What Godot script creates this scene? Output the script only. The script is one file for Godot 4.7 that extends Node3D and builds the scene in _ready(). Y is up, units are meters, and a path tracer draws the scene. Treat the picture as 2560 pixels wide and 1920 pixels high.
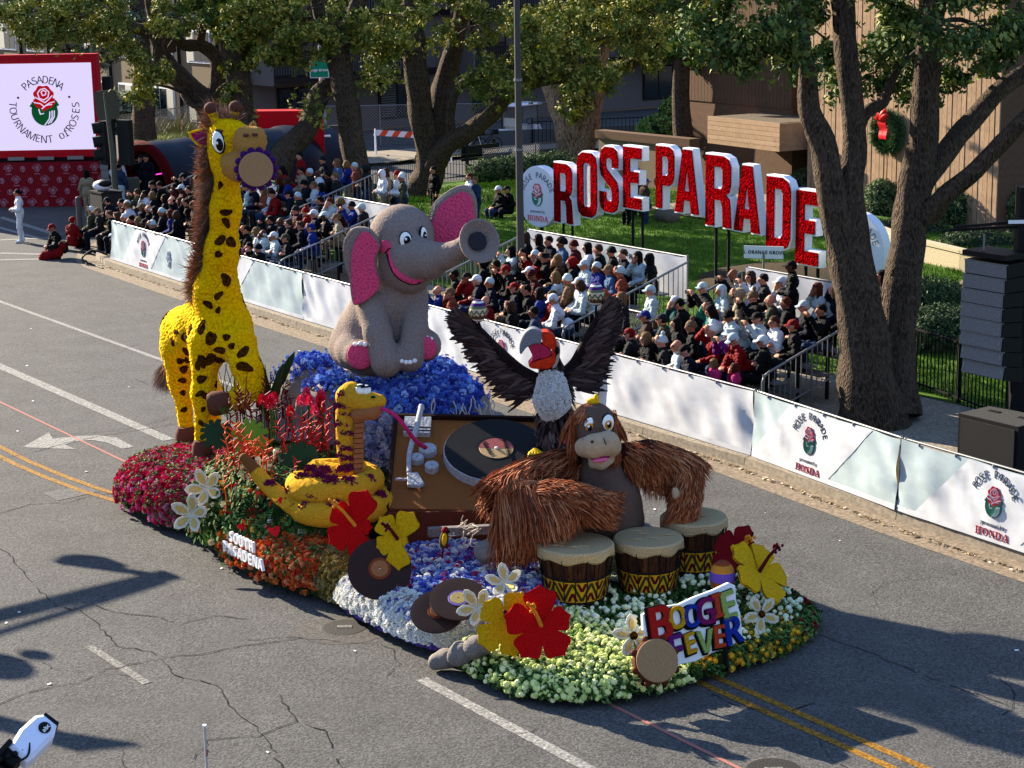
extends Node3D

const S3 := Vector3(0.587785, 0, 0.809017)      # along the street, towards the near right
const T3 := Vector3(0.809017, 0, -0.587785)     # across the street, towards the crowd
const O3 := Vector3(0, 0, -30)
const SY := -0.942478                           # yaw that turns local x into the street direction
var rng := RandomNumberGenerator.new()
var taken := {}
var mats := {}
var tex := {}

func W(s: float, t: float, y := 0.0) -> Vector3:
	return O3 + S3 * s + T3 * t + Vector3(0, y, 0)

func V(x: float, y: float, z: float) -> Vector3:
	return Vector3(x, y, z)

func U(x: float, y: float) -> Vector2:
	return Vector2(x, y)

func R(a: float, b: float) -> float:
	return rng.randf_range(a, b)

# ---------------------------------------------------------------- geometry collector
class G:
	var v := PackedVector3Array()
	var n := PackedVector3Array()
	var u := PackedVector2Array()
	var c := PackedColorArray()
	var i := PackedInt32Array()
	var col := Color.WHITE

	func vert(p: Vector3, nn: Vector3, uv := Vector2.ZERO) -> int:
		v.append(p); n.append(nn); u.append(uv); c.append(col)
		return v.size() - 1

	func quad(a: Vector3, b: Vector3, cc: Vector3, d: Vector3, uvs := [Vector2(0, 1), Vector2(1, 1), Vector2(1, 0), Vector2(0, 0)]) -> void:
		var nn := (b - a).cross(d - a)
		if nn.length_squared() < 1e-14:
			nn = (b - a).cross(cc - a)
		nn = nn.normalized()
		var k := vert(a, nn, uvs[0])
		vert(b, nn, uvs[1]); vert(cc, nn, uvs[2]); vert(d, nn, uvs[3])
		i.append_array([k, k + 2, k + 1, k, k + 3, k + 2])

	func tri(a: Vector3, b: Vector3, cc: Vector3) -> void:
		var nn := (b - a).cross(cc - a).normalized()
		var k := vert(a, nn)
		vert(b, nn, Vector2(1, 0)); vert(cc, nn, Vector2(0, 1))
		i.append_array([k, k + 2, k + 1])

	func box(size: Vector3, at := Vector3.ZERO, b := Basis.IDENTITY) -> G:
		var h := size / 2
		for ax in 3:
			for sg in [-1.0, 1.0]:
				var nn := Vector3.ZERO; nn[ax] = sg
				var p := Vector3.ZERO; p[(ax + 1) % 3] = 1
				var q := Vector3.ZERO; q[(ax + 2) % 3] = 1
				if sg < 0:
					var w := p; p = q; q = w
				quad(at + b * ((nn - p - q) * h), at + b * ((nn + p - q) * h), at + b * ((nn + p + q) * h), at + b * ((nn - p + q) * h))
		return self

	func quad_slant(a: Vector3, b: Vector3, h: float, lean: Vector3) -> G:
		var d := (b - a).normalized()
		var z := Vector3(-d.z, 0, d.x) * 0.02
		var up_ := Vector3(0, h / 2, 0)
		for sg in [1.0, -1.0]:
			var p: Vector3 = a - up_ - lean + z * sg; var q: Vector3 = b - up_ - lean + z * sg; var r: Vector3 = b + up_ + lean + z * sg; var s: Vector3 = a + up_ + lean + z * sg
			if sg > 0: quad(p, q, r, s)
			else: quad(q, p, s, r)
		return self

	func bar(a: Vector3, b: Vector3, w: float, h := -1.0, upv := Vector3.UP) -> G:
		var d := b - a
		var x := d.normalized()
		var z := x.cross(upv)
		if z.length() < 0.01: z = x.cross(Vector3.RIGHT)
		z = z.normalized()
		return box(Vector3(d.length(), h if h > 0 else w, w), (a + b) / 2, Basis(x, z.cross(x), z))

	func tube(pts: Array, rad: Array, sides := 8, caps := true, flat := 1.0, wob := 0.0) -> G:
		var m := pts.size()
		var ref := Vector3.UP
		var first := -1
		var d0: Vector3 = (pts[1] - pts[0]).normalized()
		if absf(d0.y) > 0.9: ref = Vector3.RIGHT
		var x := d0.cross(ref).normalized()
		var along := 0.0
		for k in m:
			var d: Vector3 = (pts[mini(k + 1, m - 1)] - pts[maxi(k - 1, 0)]).normalized()
			x = (x - d * x.dot(d)).normalized()
			var y := d.cross(x)
			var rf := float(k) / (m - 1) * (rad.size() - 1)
			var r: float = lerpf(rad[int(rf)], rad[mini(int(rf) + 1, rad.size() - 1)], rf - int(rf))
			if k > 0: along += (pts[k] - pts[k - 1]).length()
			for j in sides + 1:
				var a := TAU * j / sides
				var rr := r * (1.0 + wob * sin(a * 3.0 + k * 1.3) + wob * sin(a * 5.0 - k * 0.7))
				var o := x * cos(a) + y * (sin(a) * flat)
				var idx := vert(pts[k] + o * rr, (x * cos(a) * flat + y * sin(a)).normalized(), Vector2(float(j) / sides, along))
				if first < 0: first = idx
		for k in m - 1:
			for j in sides:
				var p := first + k * (sides + 1) + j
				var q := p + sides + 1
				i.append_array([p, q, p + 1, p + 1, q, q + 1])
		if caps:
			for e in [0, m - 1]:
				var d: Vector3 = (pts[0] - pts[1] if e == 0 else pts[m - 1] - pts[m - 2]).normalized()
				var base: int = first + e * (sides + 1)
				var ce := vert(pts[e], d)
				var ring := v.size()
				for j in sides:
					vert(v[base + j], d)
				for j in sides:
					var a := ring + j
					var b := ring + (j + 1) % sides
					if e == 0: i.append_array([ce, a, b])
					else: i.append_array([ce, b, a])
		return self

	func lathe(prof_: Array, sides := 16, at := Vector3.ZERO, b := Basis.IDENTITY, from := 0.0, to := TAU) -> G:
		var first := v.size()
		var prof := []
		for k in prof_.size():
			prof.append(prof_[k])
			if k > 0 and k < prof_.size() - 1 and absf((prof_[k] - prof_[k - 1]).angle_to(prof_[k + 1] - prof_[k])) > 0.6: prof.append(prof_[k])
		var m := prof.size()
		for k in m:
			var p: Vector2 = prof[k]
			var t: Vector2 = prof[mini(k + 1, m - 1)] - prof[maxi(k - 1, 0)]
			for j in sides + 1:
				var a := from + (to - from) * j / sides
				var dir := Vector3(cos(a), 0, -sin(a))
				vert(at + b * (dir * p.x + Vector3(0, p.y, 0)), (b * (dir * t.y - Vector3(0, t.x, 0))).normalized(), Vector2(float(j) / sides, float(k) / (m - 1)))
		for k in m - 1:
			for j in sides:
				var p := first + k * (sides + 1) + j
				var q := p + sides + 1
				i.append_array([p, q, p + 1, p + 1, q, q + 1])
		return self

	func ball(at: Vector3, r: Vector3, sides := 14, rings := 9, b := Basis.IDENTITY, from := 0.0, to := PI) -> G:
		var first := v.size()
		for k in rings + 1:
			var th := from + (to - from) * k / rings
			for j in sides + 1:
				var a := TAU * j / sides
				var d := Vector3(sin(th) * cos(a), cos(th), -sin(th) * sin(a))
				vert(at + b * (d * r), (b * (d / r)).normalized(), Vector2(float(j) / sides, float(k) / rings))
		for k in rings:
			for j in sides:
				var p := first + k * (sides + 1) + j
				var q := p + sides + 1
				i.append_array([p, p + 1, q, p + 1, q + 1, q])
		return self

	func slab(poly: PackedVector2Array, depth: float, at := Vector3.ZERO, b := Basis.IDENTITY, bev := 0.0) -> G:
		var p := poly
		if Geometry2D.is_polygon_clockwise(p):
			p = p.duplicate(); p.reverse()
		var m := p.size()
		var inner := PackedVector2Array()
		for k in m:
			var e1 := (p[k] - p[(k + m - 1) % m]).normalized()
			var e2 := (p[(k + 1) % m] - p[k]).normalized()
			var nn := Vector2(-e1.y - e2.y, e1.x + e2.x)
			var l := nn.length()
			inner.append(p[k] + (nn / l * bev * minf(2.0 / maxf(l, 0.7), 2.0) if l > 0.01 else Vector2.ZERO))
		var ids := Geometry2D.triangulate_polygon(inner)
		if ids.is_empty() and bev > 0.002: return slab(poly, depth, at, b, bev * 0.5)
		if ids.is_empty():   # fan round the middle
			var mid := Vector2.ZERO
			for q in inner: mid += q / m
			inner.append(mid)
			for k in m: ids.append_array([m, k, (k + 1) % m])
		for side in [0, 1]:
			var z := 0.0 if side == 0 else -depth
			var nz := b * Vector3(0, 0, 1 if side == 0 else -1)
			var k0 := v.size()
			for q in inner:
				vert(at + b * Vector3(q.x, q.y, z), nz.normalized(), q)
			for k in range(0, ids.size(), 3):
				var tri_ := [ids[k], ids[k + 1], ids[k + 2]]
				var area := (inner[tri_[1]] - inner[tri_[0]]).cross(inner[tri_[2]] - inner[tri_[0]])
				if (area > 0) == (side == 0):
					i.append_array([k0 + tri_[0], k0 + tri_[2], k0 + tri_[1]])
				else:
					i.append_array([k0 + tri_[0], k0 + tri_[1], k0 + tri_[2]])
		for k in m:
			var a := p[k]
			var c2 := p[(k + 1) % m]
			var ai := inner[k]
			var ci := inner[(k + 1) % m]
			var za := -bev
			var zb := -depth + bev
			quad(at + b * Vector3(c2.x, c2.y, za), at + b * Vector3(a.x, a.y, za), at + b * Vector3(a.x, a.y, zb), at + b * Vector3(c2.x, c2.y, zb))
			if bev > 0:
				quad(at + b * Vector3(ci.x, ci.y, 0), at + b * Vector3(ai.x, ai.y, 0), at + b * Vector3(a.x, a.y, za), at + b * Vector3(c2.x, c2.y, za))
				quad(at + b * Vector3(c2.x, c2.y, zb), at + b * Vector3(a.x, a.y, zb), at + b * Vector3(ai.x, ai.y, -depth), at + b * Vector3(ci.x, ci.y, -depth))
		return self

	func sheet(f: Callable, nu: int, nv: int, uvs := Vector2.ONE) -> G:
		var first := v.size()
		var pts := []
		for a in nv + 1:
			for b2 in nu + 1:
				pts.append(f.call(float(b2) / nu, float(a) / nv))
		for a in nv + 1:
			for b2 in nu + 1:
				var du: Vector3 = pts[a * (nu + 1) + mini(b2 + 1, nu)] - pts[a * (nu + 1) + maxi(b2 - 1, 0)]
				var dv: Vector3 = pts[mini(a + 1, nv) * (nu + 1) + b2] - pts[maxi(a - 1, 0) * (nu + 1) + b2]
				vert(pts[a * (nu + 1) + b2], du.cross(dv).normalized(), Vector2(float(b2) / nu, 1.0 - float(a) / nv) * uvs)
		for a in nv:
			for b2 in nu:
				var p := first + a * (nu + 1) + b2
				var q := p + nu + 1
				i.append_array([p, q, p + 1, p + 1, q, q + 1])
		return self

	func text(s: String, size: float, at: Vector3, b: Basis, depth := 0.006, serif := false, bold := true) -> G:
		var tm := TextMesh.new()
		var f := SystemFont.new()
		f.font_names = ["Droid Serif" if serif else "Droid Sans"]
		f.font_weight = 700 if bold else 400
		tm.font = f
		tm.text = s
		tm.font_size = 48
		tm.pixel_size = size / 35.0
		tm.depth = depth
		tm.curve_step = 2.0
		var arr := tm.get_mesh_arrays()
		return add_arrays(arr, Transform3D(b, at))

	func arc_text(s: String, size: float, r: float, mid: float, gap: float, at: Vector3, b: Basis, inward := false) -> G:
		var m := s.length()
		for k in m:
			if s[k] == " ": continue
			var a := mid - (k - (m - 1) / 2.0) * gap * (-1.0 if inward else 1.0)
			var rot := b * Basis(Vector3(0, 0, 1), a - PI / 2 + (PI if inward else 0.0))
			text(s[k], size, at + b * Vector3(cos(a) * r, sin(a) * r, 0), rot, 0.006, false, false)
		return self

	func add_arrays(arr: Array, x: Transform3D) -> G:
		if arr.is_empty() or arr[Mesh.ARRAY_VERTEX] == null: return self
		var first := v.size()
		var av: PackedVector3Array = arr[Mesh.ARRAY_VERTEX]
		var an: PackedVector3Array = arr[Mesh.ARRAY_NORMAL]
		for k in av.size():
			vert(x * av[k], (x.basis * an[k]).normalized(), arr[Mesh.ARRAY_TEX_UV][k] if arr[Mesh.ARRAY_TEX_UV] != null else Vector2.ZERO)
		if arr[Mesh.ARRAY_INDEX] != null:
			for k in arr[Mesh.ARRAY_INDEX]:
				i.append(first + k)
		else:
			for k in av.size():
				i.append(first + k)
		return self

	func add(g: G, x := Transform3D.IDENTITY) -> G:
		var first := v.size()
		var nb := x.basis.inverse().transposed()
		for k in g.v.size():
			v.append(x * g.v[k]); n.append((nb * g.n[k]).normalized()); u.append(g.u[k]); c.append(g.c[k])
		for k in g.i:
			i.append(first + k)
		return self

	func warp(f: Callable) -> G:
		for k in v.size():
			v[k] = f.call(v[k])
		return self

	func mesh(shift := Vector3.ZERO, into: ArrayMesh = null) -> ArrayMesh:
		var am := into if into else ArrayMesh.new()
		if i.is_empty(): return am
		if shift != Vector3.ZERO:
			for k in v.size():
				v[k] -= shift
		var arr := []
		arr.resize(Mesh.ARRAY_MAX)
		arr[Mesh.ARRAY_VERTEX] = v; arr[Mesh.ARRAY_NORMAL] = n; arr[Mesh.ARRAY_TEX_UV] = u; arr[Mesh.ARRAY_COLOR] = c; arr[Mesh.ARRAY_INDEX] = i
		am.add_surface_from_arrays(Mesh.PRIMITIVE_TRIANGLES, arr)
		return am

# ---------------------------------------------------------------- smooth bodies: tapered capsules joined, meshed as surface nets
class Blob:
	var bones := []
	var k := 0.08
	func bone(a: Vector3, b: Vector3, ra: float, rb: float, tag := 0) -> void:
		bones.append([a, b, ra, rb, tag])
	func chain(pts: Array, rad: Array, tag := 0) -> void:
		for j in pts.size() - 1:
			bone(pts[j], pts[j + 1], rad[j], rad[j + 1], tag)
	func dist(p: Vector3) -> float:
		var f := 9.0
		for bo in bones:
			var a: Vector3 = bo[0]
			var ab: Vector3 = bo[1] - a
			var t := clampf((p - a).dot(ab) / maxf(ab.length_squared(), 1e-9), 0, 1)
			var d: float = (p - a - ab * t).length() - lerpf(bo[2], bo[3], t)
			var h := maxf(k - absf(d - f), 0.0) / k
			f = minf(d, f) - h * h * k * 0.25
		return f
	func grad(p: Vector3) -> Vector3:
		var e := 0.004
		return Vector3(dist(p + Vector3(e, 0, 0)) - dist(p - Vector3(e, 0, 0)), dist(p + Vector3(0, e, 0)) - dist(p - Vector3(0, e, 0)), dist(p + Vector3(0, 0, e)) - dist(p - Vector3(0, 0, e))).normalized()
	func snap(p: Vector3, dir: Vector3, off := 0.0) -> Vector3:
		for j in 24:
			var d := dist(p) - off
			if absf(d) < 0.001: break
			p += dir * d
		return p
	func tag_at(p: Vector3) -> int:
		var best := 9.0
		var tag := 0
		for bo in bones:
			var a: Vector3 = bo[0]
			var ab: Vector3 = bo[1] - a
			var t := clampf((p - a).dot(ab) / maxf(ab.length_squared(), 1e-9), 0, 1)
			var d: float = (p - a - ab * t).length() - lerpf(bo[2], bo[3], t)
			if d < best:
				best = d; tag = bo[4]
		return tag
	func mesh(cell: float) -> Dictionary:
		var lo := Vector3.INF
		var hi := -Vector3.INF
		for bo in bones:
			var r: float = maxf(bo[2], bo[3]) + k * 0.5 + cell * 3
			var rv := Vector3(r, r, r)
			lo = lo.min(bo[0] - rv).min(bo[1] - rv)
			hi = hi.max(bo[0] + rv).max(bo[1] + rv)
		var nx := int((hi.x - lo.x) / cell) + 2
		var ny := int((hi.y - lo.y) / cell) + 2
		var nz := int((hi.z - lo.z) / cell) + 2
		var F := PackedFloat32Array()
		F.resize(nx * ny * nz)
		F.fill(9.0)
		for bo in bones:
			var a: Vector3 = bo[0]
			var b: Vector3 = bo[1]
			var ra: float = bo[2]
			var dr: float = bo[3] - ra
			var ab := b - a
			var il := 1.0 / maxf(ab.length_squared(), 1e-9)
			var m: float = maxf(bo[2], bo[3]) + k + cell * 2
			var mn := (a.min(b) - Vector3(m, m, m) - lo) / cell
			var mx := (a.max(b) + Vector3(m, m, m) - lo) / cell
			for z in range(maxi(0, int(mn.z)), mini(nz - 1, int(mx.z) + 1) + 1):
				for y in range(maxi(0, int(mn.y)), mini(ny - 1, int(mx.y) + 1) + 1):
					var q := (z * ny + y) * nx
					for x in range(maxi(0, int(mn.x)), mini(nx - 1, int(mx.x) + 1) + 1):
						var p := lo + Vector3(x, y, z) * cell - a
						var t := clampf(p.dot(ab) * il, 0.0, 1.0)
						var d := (p - ab * t).length() - ra - dr * t
						var f := F[q + x]
						var h := k - absf(d - f)
						if h > 0.0:
							F[q + x] = minf(d, f) - h * h / k * 0.25
						elif d < f:
							F[q + x] = d
		var ids := {}
		var v := PackedVector3Array()
		var idx := PackedInt32Array()
		var sx := 1
		var sy := nx
		var sz := nx * ny
		var off := [0, sx, sy, sx + sy, sz, sx + sz, sy + sz, sx + sy + sz]
		var edges := [[0, 1], [2, 3], [4, 5], [6, 7], [0, 2], [1, 3], [4, 6], [5, 7], [0, 4], [1, 5], [2, 6], [3, 7]]
		var lim := cell * 2.0
		for z in nz - 1:
			for y in ny - 1:
				var row := (z * ny + y) * nx
				for x in nx - 1:
					var q := row + x
					var f0 := F[q]
					if f0 > lim or f0 < -lim: continue
					var mask := 0
					for j in 8:
						if F[q + off[j]] < 0.0: mask |= 1 << j
					if mask == 0 or mask == 255: continue
					var s := Vector3.ZERO
					var cnt := 0
					for e in edges:
						var fa := F[q + off[e[0]]]
						var fb := F[q + off[e[1]]]
						if (fa < 0.0) != (fb < 0.0):
							var t := fa / (fa - fb)
							var pa := Vector3(e[0] & 1, (e[0] >> 1) & 1, e[0] >> 2)
							var pb := Vector3(e[1] & 1, (e[1] >> 1) & 1, e[1] >> 2)
							s += pa.lerp(pb, t)
							cnt += 1
					ids[q] = v.size()
					v.append(lo + (Vector3(x, y, z) + s / cnt) * cell)
		var str3 := [sx, sy, sz]
		for q in ids:
			var f0 := F[q]
			for ax in 3:
				var f1 := F[q + str3[ax]]
				if (f0 < 0.0) == (f1 < 0.0): continue
				var b1: int = str3[(ax + 1) % 3]
				var b2: int = str3[(ax + 2) % 3]
				if not (ids.has(q - b1) and ids.has(q - b2) and ids.has(q - b1 - b2)): continue
				var A: int = ids[q]
				var B: int = ids[q - b1]
				var C: int = ids[q - b1 - b2]
				var D: int = ids[q - b2]
				if f0 < 0.0: idx.append_array([A, C, B, A, D, C])
				else: idx.append_array([A, B, C, A, C, D])
		var n := PackedVector3Array()
		n.resize(v.size())
		for j in range(0, idx.size(), 3):
			var fn := (v[idx[j + 2]] - v[idx[j]]).cross(v[idx[j + 1]] - v[idx[j]])
			n[idx[j]] += fn; n[idx[j + 1]] += fn; n[idx[j + 2]] += fn
		for j in n.size():
			n[j] = n[j].normalized()
		return {"v": v, "n": n, "i": idx}
	func g(cell: float, rough := 0.0, freq := 9.0) -> G:
		var m := mesh(cell)
		var o := G.new()
		o.v = m.v; o.n = m.n; o.i = m.i
		if rough > 0.0:
			var ns := FastNoiseLite.new()
			ns.seed = 5; ns.frequency = freq; ns.fractal_octaves = 2
			for j in o.v.size():
				o.v[j] += o.n[j] * ns.get_noise_3dv(o.v[j]) * rough
		o.u.resize(o.v.size())
		o.c.resize(o.v.size()); o.c.fill(Color.WHITE)
		return o

# ---------------------------------------------------------------- nodes
func numbered(called: String) -> String:
	var c: int = taken.get(called, 0)
	taken[called] = c + 1
	return called if c == 0 else "%s_%03d" % [called, c]

func thing(called: String, label: String, cat: String, at := Vector3.ZERO, yaw := 0.0, group := "") -> Node3D:
	var o := Node3D.new()
	o.name = numbered(called)
	add_child(o)
	o.position = at
	o.rotation.y = yaw
	return tag(o, label, cat, group)

func tag(o: Node3D, label: String, cat: String, group := "") -> Node3D:
	o.set_meta("label", label); o.set_meta("category", cat)
	if group: o.set_meta("group", group)
	return o

func put(parent: Node3D, called: String, g: G, m: Material, world := false, stuff := false) -> MeshInstance3D:
	var o := MeshInstance3D.new()
	o.name = called
	var shift := Vector3.ZERO
	if world:
		var p: Node3D = parent
		while p != self:
			shift += p.position
			p = p.get_parent()
	o.mesh = g.mesh(shift)
	o.material_override = m
	parent.add_child(o, true)
	if stuff: o.set_meta("kind", "stuff")
	return o

func inst(parent: Node3D, called: String, mesh_: Mesh, m: Material, x := Transform3D.IDENTITY) -> MeshInstance3D:
	var o := MeshInstance3D.new()
	o.name = called
	o.mesh = mesh_
	if m: o.material_override = m
	o.transform = x
	parent.add_child(o, true)
	return o

func struct(called: String, g: G, m: Material) -> MeshInstance3D:
	var o := put(self, numbered(called), g, m)
	o.set_meta("kind", "structure")
	return o

func solo(called: String, label: String, cat: String, g: G, m: Material, group := "") -> MeshInstance3D:
	var at := Vector3.ZERO
	var lo := Vector3.INF
	var hi := -Vector3.INF
	for p in g.v:
		lo = lo.min(p); hi = hi.max(p)
	at = Vector3((lo.x + hi.x) / 2, lo.y, (lo.z + hi.z) / 2)
	var o := MeshInstance3D.new()
	o.name = numbered(called)
	o.mesh = g.mesh(at)
	o.position = at
	o.material_override = m
	add_child(o)
	tag(o, label, cat, group)
	return o

func many(parent: Node3D, called: String, mesh_: Mesh, m: Material, xs: Array, cols: Array, stuff := true) -> MultiMeshInstance3D:
	var mm := MultiMesh.new()
	mm.transform_format = MultiMesh.TRANSFORM_3D
	mm.use_colors = true
	mm.mesh = mesh_
	mm.instance_count = xs.size()
	var p: Node3D = parent
	var shift := Vector3.ZERO
	while p != self:
		shift += p.position
		p = p.get_parent()
	for k in xs.size():
		var x: Transform3D = xs[k]
		x.origin -= shift
		mm.set_instance_transform(k, x)
		mm.set_instance_color(k, cols[k % cols.size()])
	var o := MultiMeshInstance3D.new()
	o.name = called
	o.multimesh = mm
	o.material_override = m
	parent.add_child(o, true)
	if stuff: o.set_meta("kind", "stuff")
	return o

func upto(n: Vector3, a := 0.0, s := 1.0) -> Basis:
	var r := Vector3.RIGHT if absf(n.x) < 0.9 else Vector3.FORWARD
	var x := r.cross(n).normalized()
	return (Basis(x, n, x.cross(n)) * Basis(Vector3.UP, a)).scaled_local(Vector3(s, s, s))

func facing(n: Vector3, roll := 0.0) -> Basis:
	var z := n.normalized()
	var x := Vector3.UP.cross(z).normalized()
	return Basis(x, z.cross(x), z) * Basis(Vector3(0, 0, 1), roll)

# ---------------------------------------------------------------- textures and materials
func noise(key: String, type: int, freq: float, a: Color, b: Color, oct := 3, size := 512, mid := -1.0, ret := FastNoiseLite.RETURN_DISTANCE) -> NoiseTexture2D:
	if tex.has(key): return tex[key]
	var f := FastNoiseLite.new()
	f.seed = 11 + tex.size()
	f.noise_type = type
	f.frequency = freq
	f.fractal_octaves = oct
	f.cellular_return_type = ret
	if key == "bark": f.fractal_type = FastNoiseLite.FRACTAL_RIDGED
	if type == FastNoiseLite.TYPE_CELLULAR: f.fractal_type = FastNoiseLite.FRACTAL_NONE
	var t := NoiseTexture2D.new()
	t.width = size; t.height = size
	t.seamless = true
	t.noise = f
	var gr := Gradient.new()
	gr.offsets = PackedFloat32Array([0.0, 1.0]) if mid < 0 else PackedFloat32Array([0.0, mid, 1.0])
	gr.colors = PackedColorArray([a, b]) if mid < 0 else PackedColorArray([a, a.lerp(b, 0.85), b])
	t.color_ramp = gr
	tex[key] = t
	return t

func grey(x: float) -> Color:
	return Color(x, x, x)

func mat(key: String, col := Color.WHITE, rough := 0.8, o := {}) -> StandardMaterial3D:
	if mats.has(key): return mats[key]
	var m := StandardMaterial3D.new()
	m.resource_name = key
	m.albedo_color = col
	m.roughness = rough
	m.metallic = o.get("met", 0.0)
	m.metallic_specular = o.get("spec", 0.25)
	m.vertex_color_use_as_albedo = o.get("vc", false)
	if o.has("t") or o.has("h"):
		m.uv1_triplanar = not o.get("uv", false)
		m.uv1_world_triplanar = not o.get("local", false) and m.uv1_triplanar
		var s: Variant = o.get("s", 1.0)
		m.uv1_scale = s if s is Vector3 else Vector3(s, s, s)
		if o.has("t"): m.albedo_texture = o.t
		if o.has("h"):
			m.heightmap_enabled = true
			m.heightmap_texture = o.h
			m.heightmap_scale = o.get("d", 1.0)
	if o.has("t2"):
		m.detail_enabled = true
		m.detail_blend_mode = BaseMaterial3D.BLEND_MODE_MUL
		m.detail_albedo = o.t2
		m.detail_uv_layer = BaseMaterial3D.DETAIL_UV_2
		m.uv2_triplanar = true
		m.uv2_world_triplanar = true
		var s2: float = o.get("s2", 0.1)
		m.uv2_scale = Vector3(s2, s2, s2)
	if o.has("back"):
		m.backlight_enabled = true
		m.backlight = o.back
	if o.has("e"):
		m.emission_enabled = true
		m.emission = o.e
		m.emission_energy_multiplier = o.get("em", 1.0)
	if o.has("rim"):
		m.rim_enabled = true; m.rim = o.rim; m.rim_tint = 0.5
	mats[key] = m
	return m

func textures() -> void:
	var SIM := FastNoiseLite.TYPE_SIMPLEX_SMOOTH
	var CEL := FastNoiseLite.TYPE_CELLULAR
	noise("fine", SIM, 0.06, grey(0.62), grey(1.0), 4)
	noise("speck", FastNoiseLite.TYPE_VALUE, 0.45, grey(0.45), grey(1.0), 2, 1024)
	noise("blotch", SIM, 0.012, grey(0.86), grey(1.0), 4)
	noise("bump", SIM, 0.05, grey(0.0), grey(1.0), 4)
	noise("cell", CEL, 0.045, grey(1.0), grey(0.0), 1)
	noise("petal", CEL, 0.05, Color(1, 1, 1), Color(0.72, 0.62, 0.5), 1)
	noise("sparkle", CEL, 0.08, grey(0.25), grey(1.0), 1, 512, -1.0, FastNoiseLite.RETURN_CELL_VALUE)
	noise("bark", SIM, 0.022, grey(0.22), grey(1.0), 4)
	noise("felt", SIM, 0.11, grey(0.7), grey(1.0), 4)
	noise("lawn", SIM, 0.09, Color(0.55, 0.6, 0.45), Color(1, 1, 1), 4)
	noise("scales", CEL, 0.07, Color(1, 0.97, 0.97), Color(0.74, 0.62, 0.66), 1)

# ---------------------------------------------------------------- the scene
func _ready() -> void:
	rng.seed = 20240101
	var cam := Camera3D.new()
	cam.name = "camera"
	cam.position = V(0, 8.5, 0)
	cam.basis = Basis(Vector3.RIGHT, deg_to_rad(-12.8)) * Basis(V(0, 0, 1), deg_to_rad(-1.0))
	cam.fov = rad_to_deg(2.0 * atan(960.0 / 4629.0))
	cam.near = 0.1
	cam.far = 900.0
	add_child(cam)
	cam.current = true
	var we := WorldEnvironment.new()
	we.name = "environment"
	var env := Environment.new()
	env.background_mode = Environment.BG_SKY
	var sm := ProceduralSkyMaterial.new()
	sm.sky_top_color = Color(0.44, 0.57, 0.78)
	sm.sky_horizon_color = Color(0.8, 0.85, 0.91)
	sm.sky_curve = 0.12
	sm.ground_bottom_color = Color(0.2, 0.19, 0.18)
	sm.ground_horizon_color = Color(0.5, 0.52, 0.55)
	sm.use_debanding = false
	var sk := Sky.new()
	sk.sky_material = sm
	env.sky = sk
	env.background_energy_multiplier = 0.48
	env.tonemap_mode = Environment.TONE_MAPPER_LINEAR
	env.tonemap_exposure = 4.0
	env.sdfgi_enabled = true
	env.ssao_enabled = true
	env.ssil_enabled = true
	we.environment = env
	add_child(we)
	var sun := DirectionalLight3D.new()
	sun.name = "sun"
	sun.light_energy = 1.55
	sun.light_color = Color(1.0, 0.945, 0.86)
	sun.light_angular_distance = 0.5
	sun.shadow_enabled = true
	add_child(sun)
	sun.look_at_from_position(Vector3.ZERO, V(0.707, -tan(deg_to_rad(23.0)), 0.707))
	textures()
	materials()
	ground()
	markings()
	banners()
	far_buildings()
	tunnel_and_screen()
	lawn_things()
	letters()
	trees()
	bleachers()
	float_body()
	giraffe()
	elephant()
	turntable()
	snake()
	condor()
	gorilla()
	drums()
	big_flowers()
	signs_on_float()
	flower_beds()
	street_furniture()
	foreground()
	people()

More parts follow.
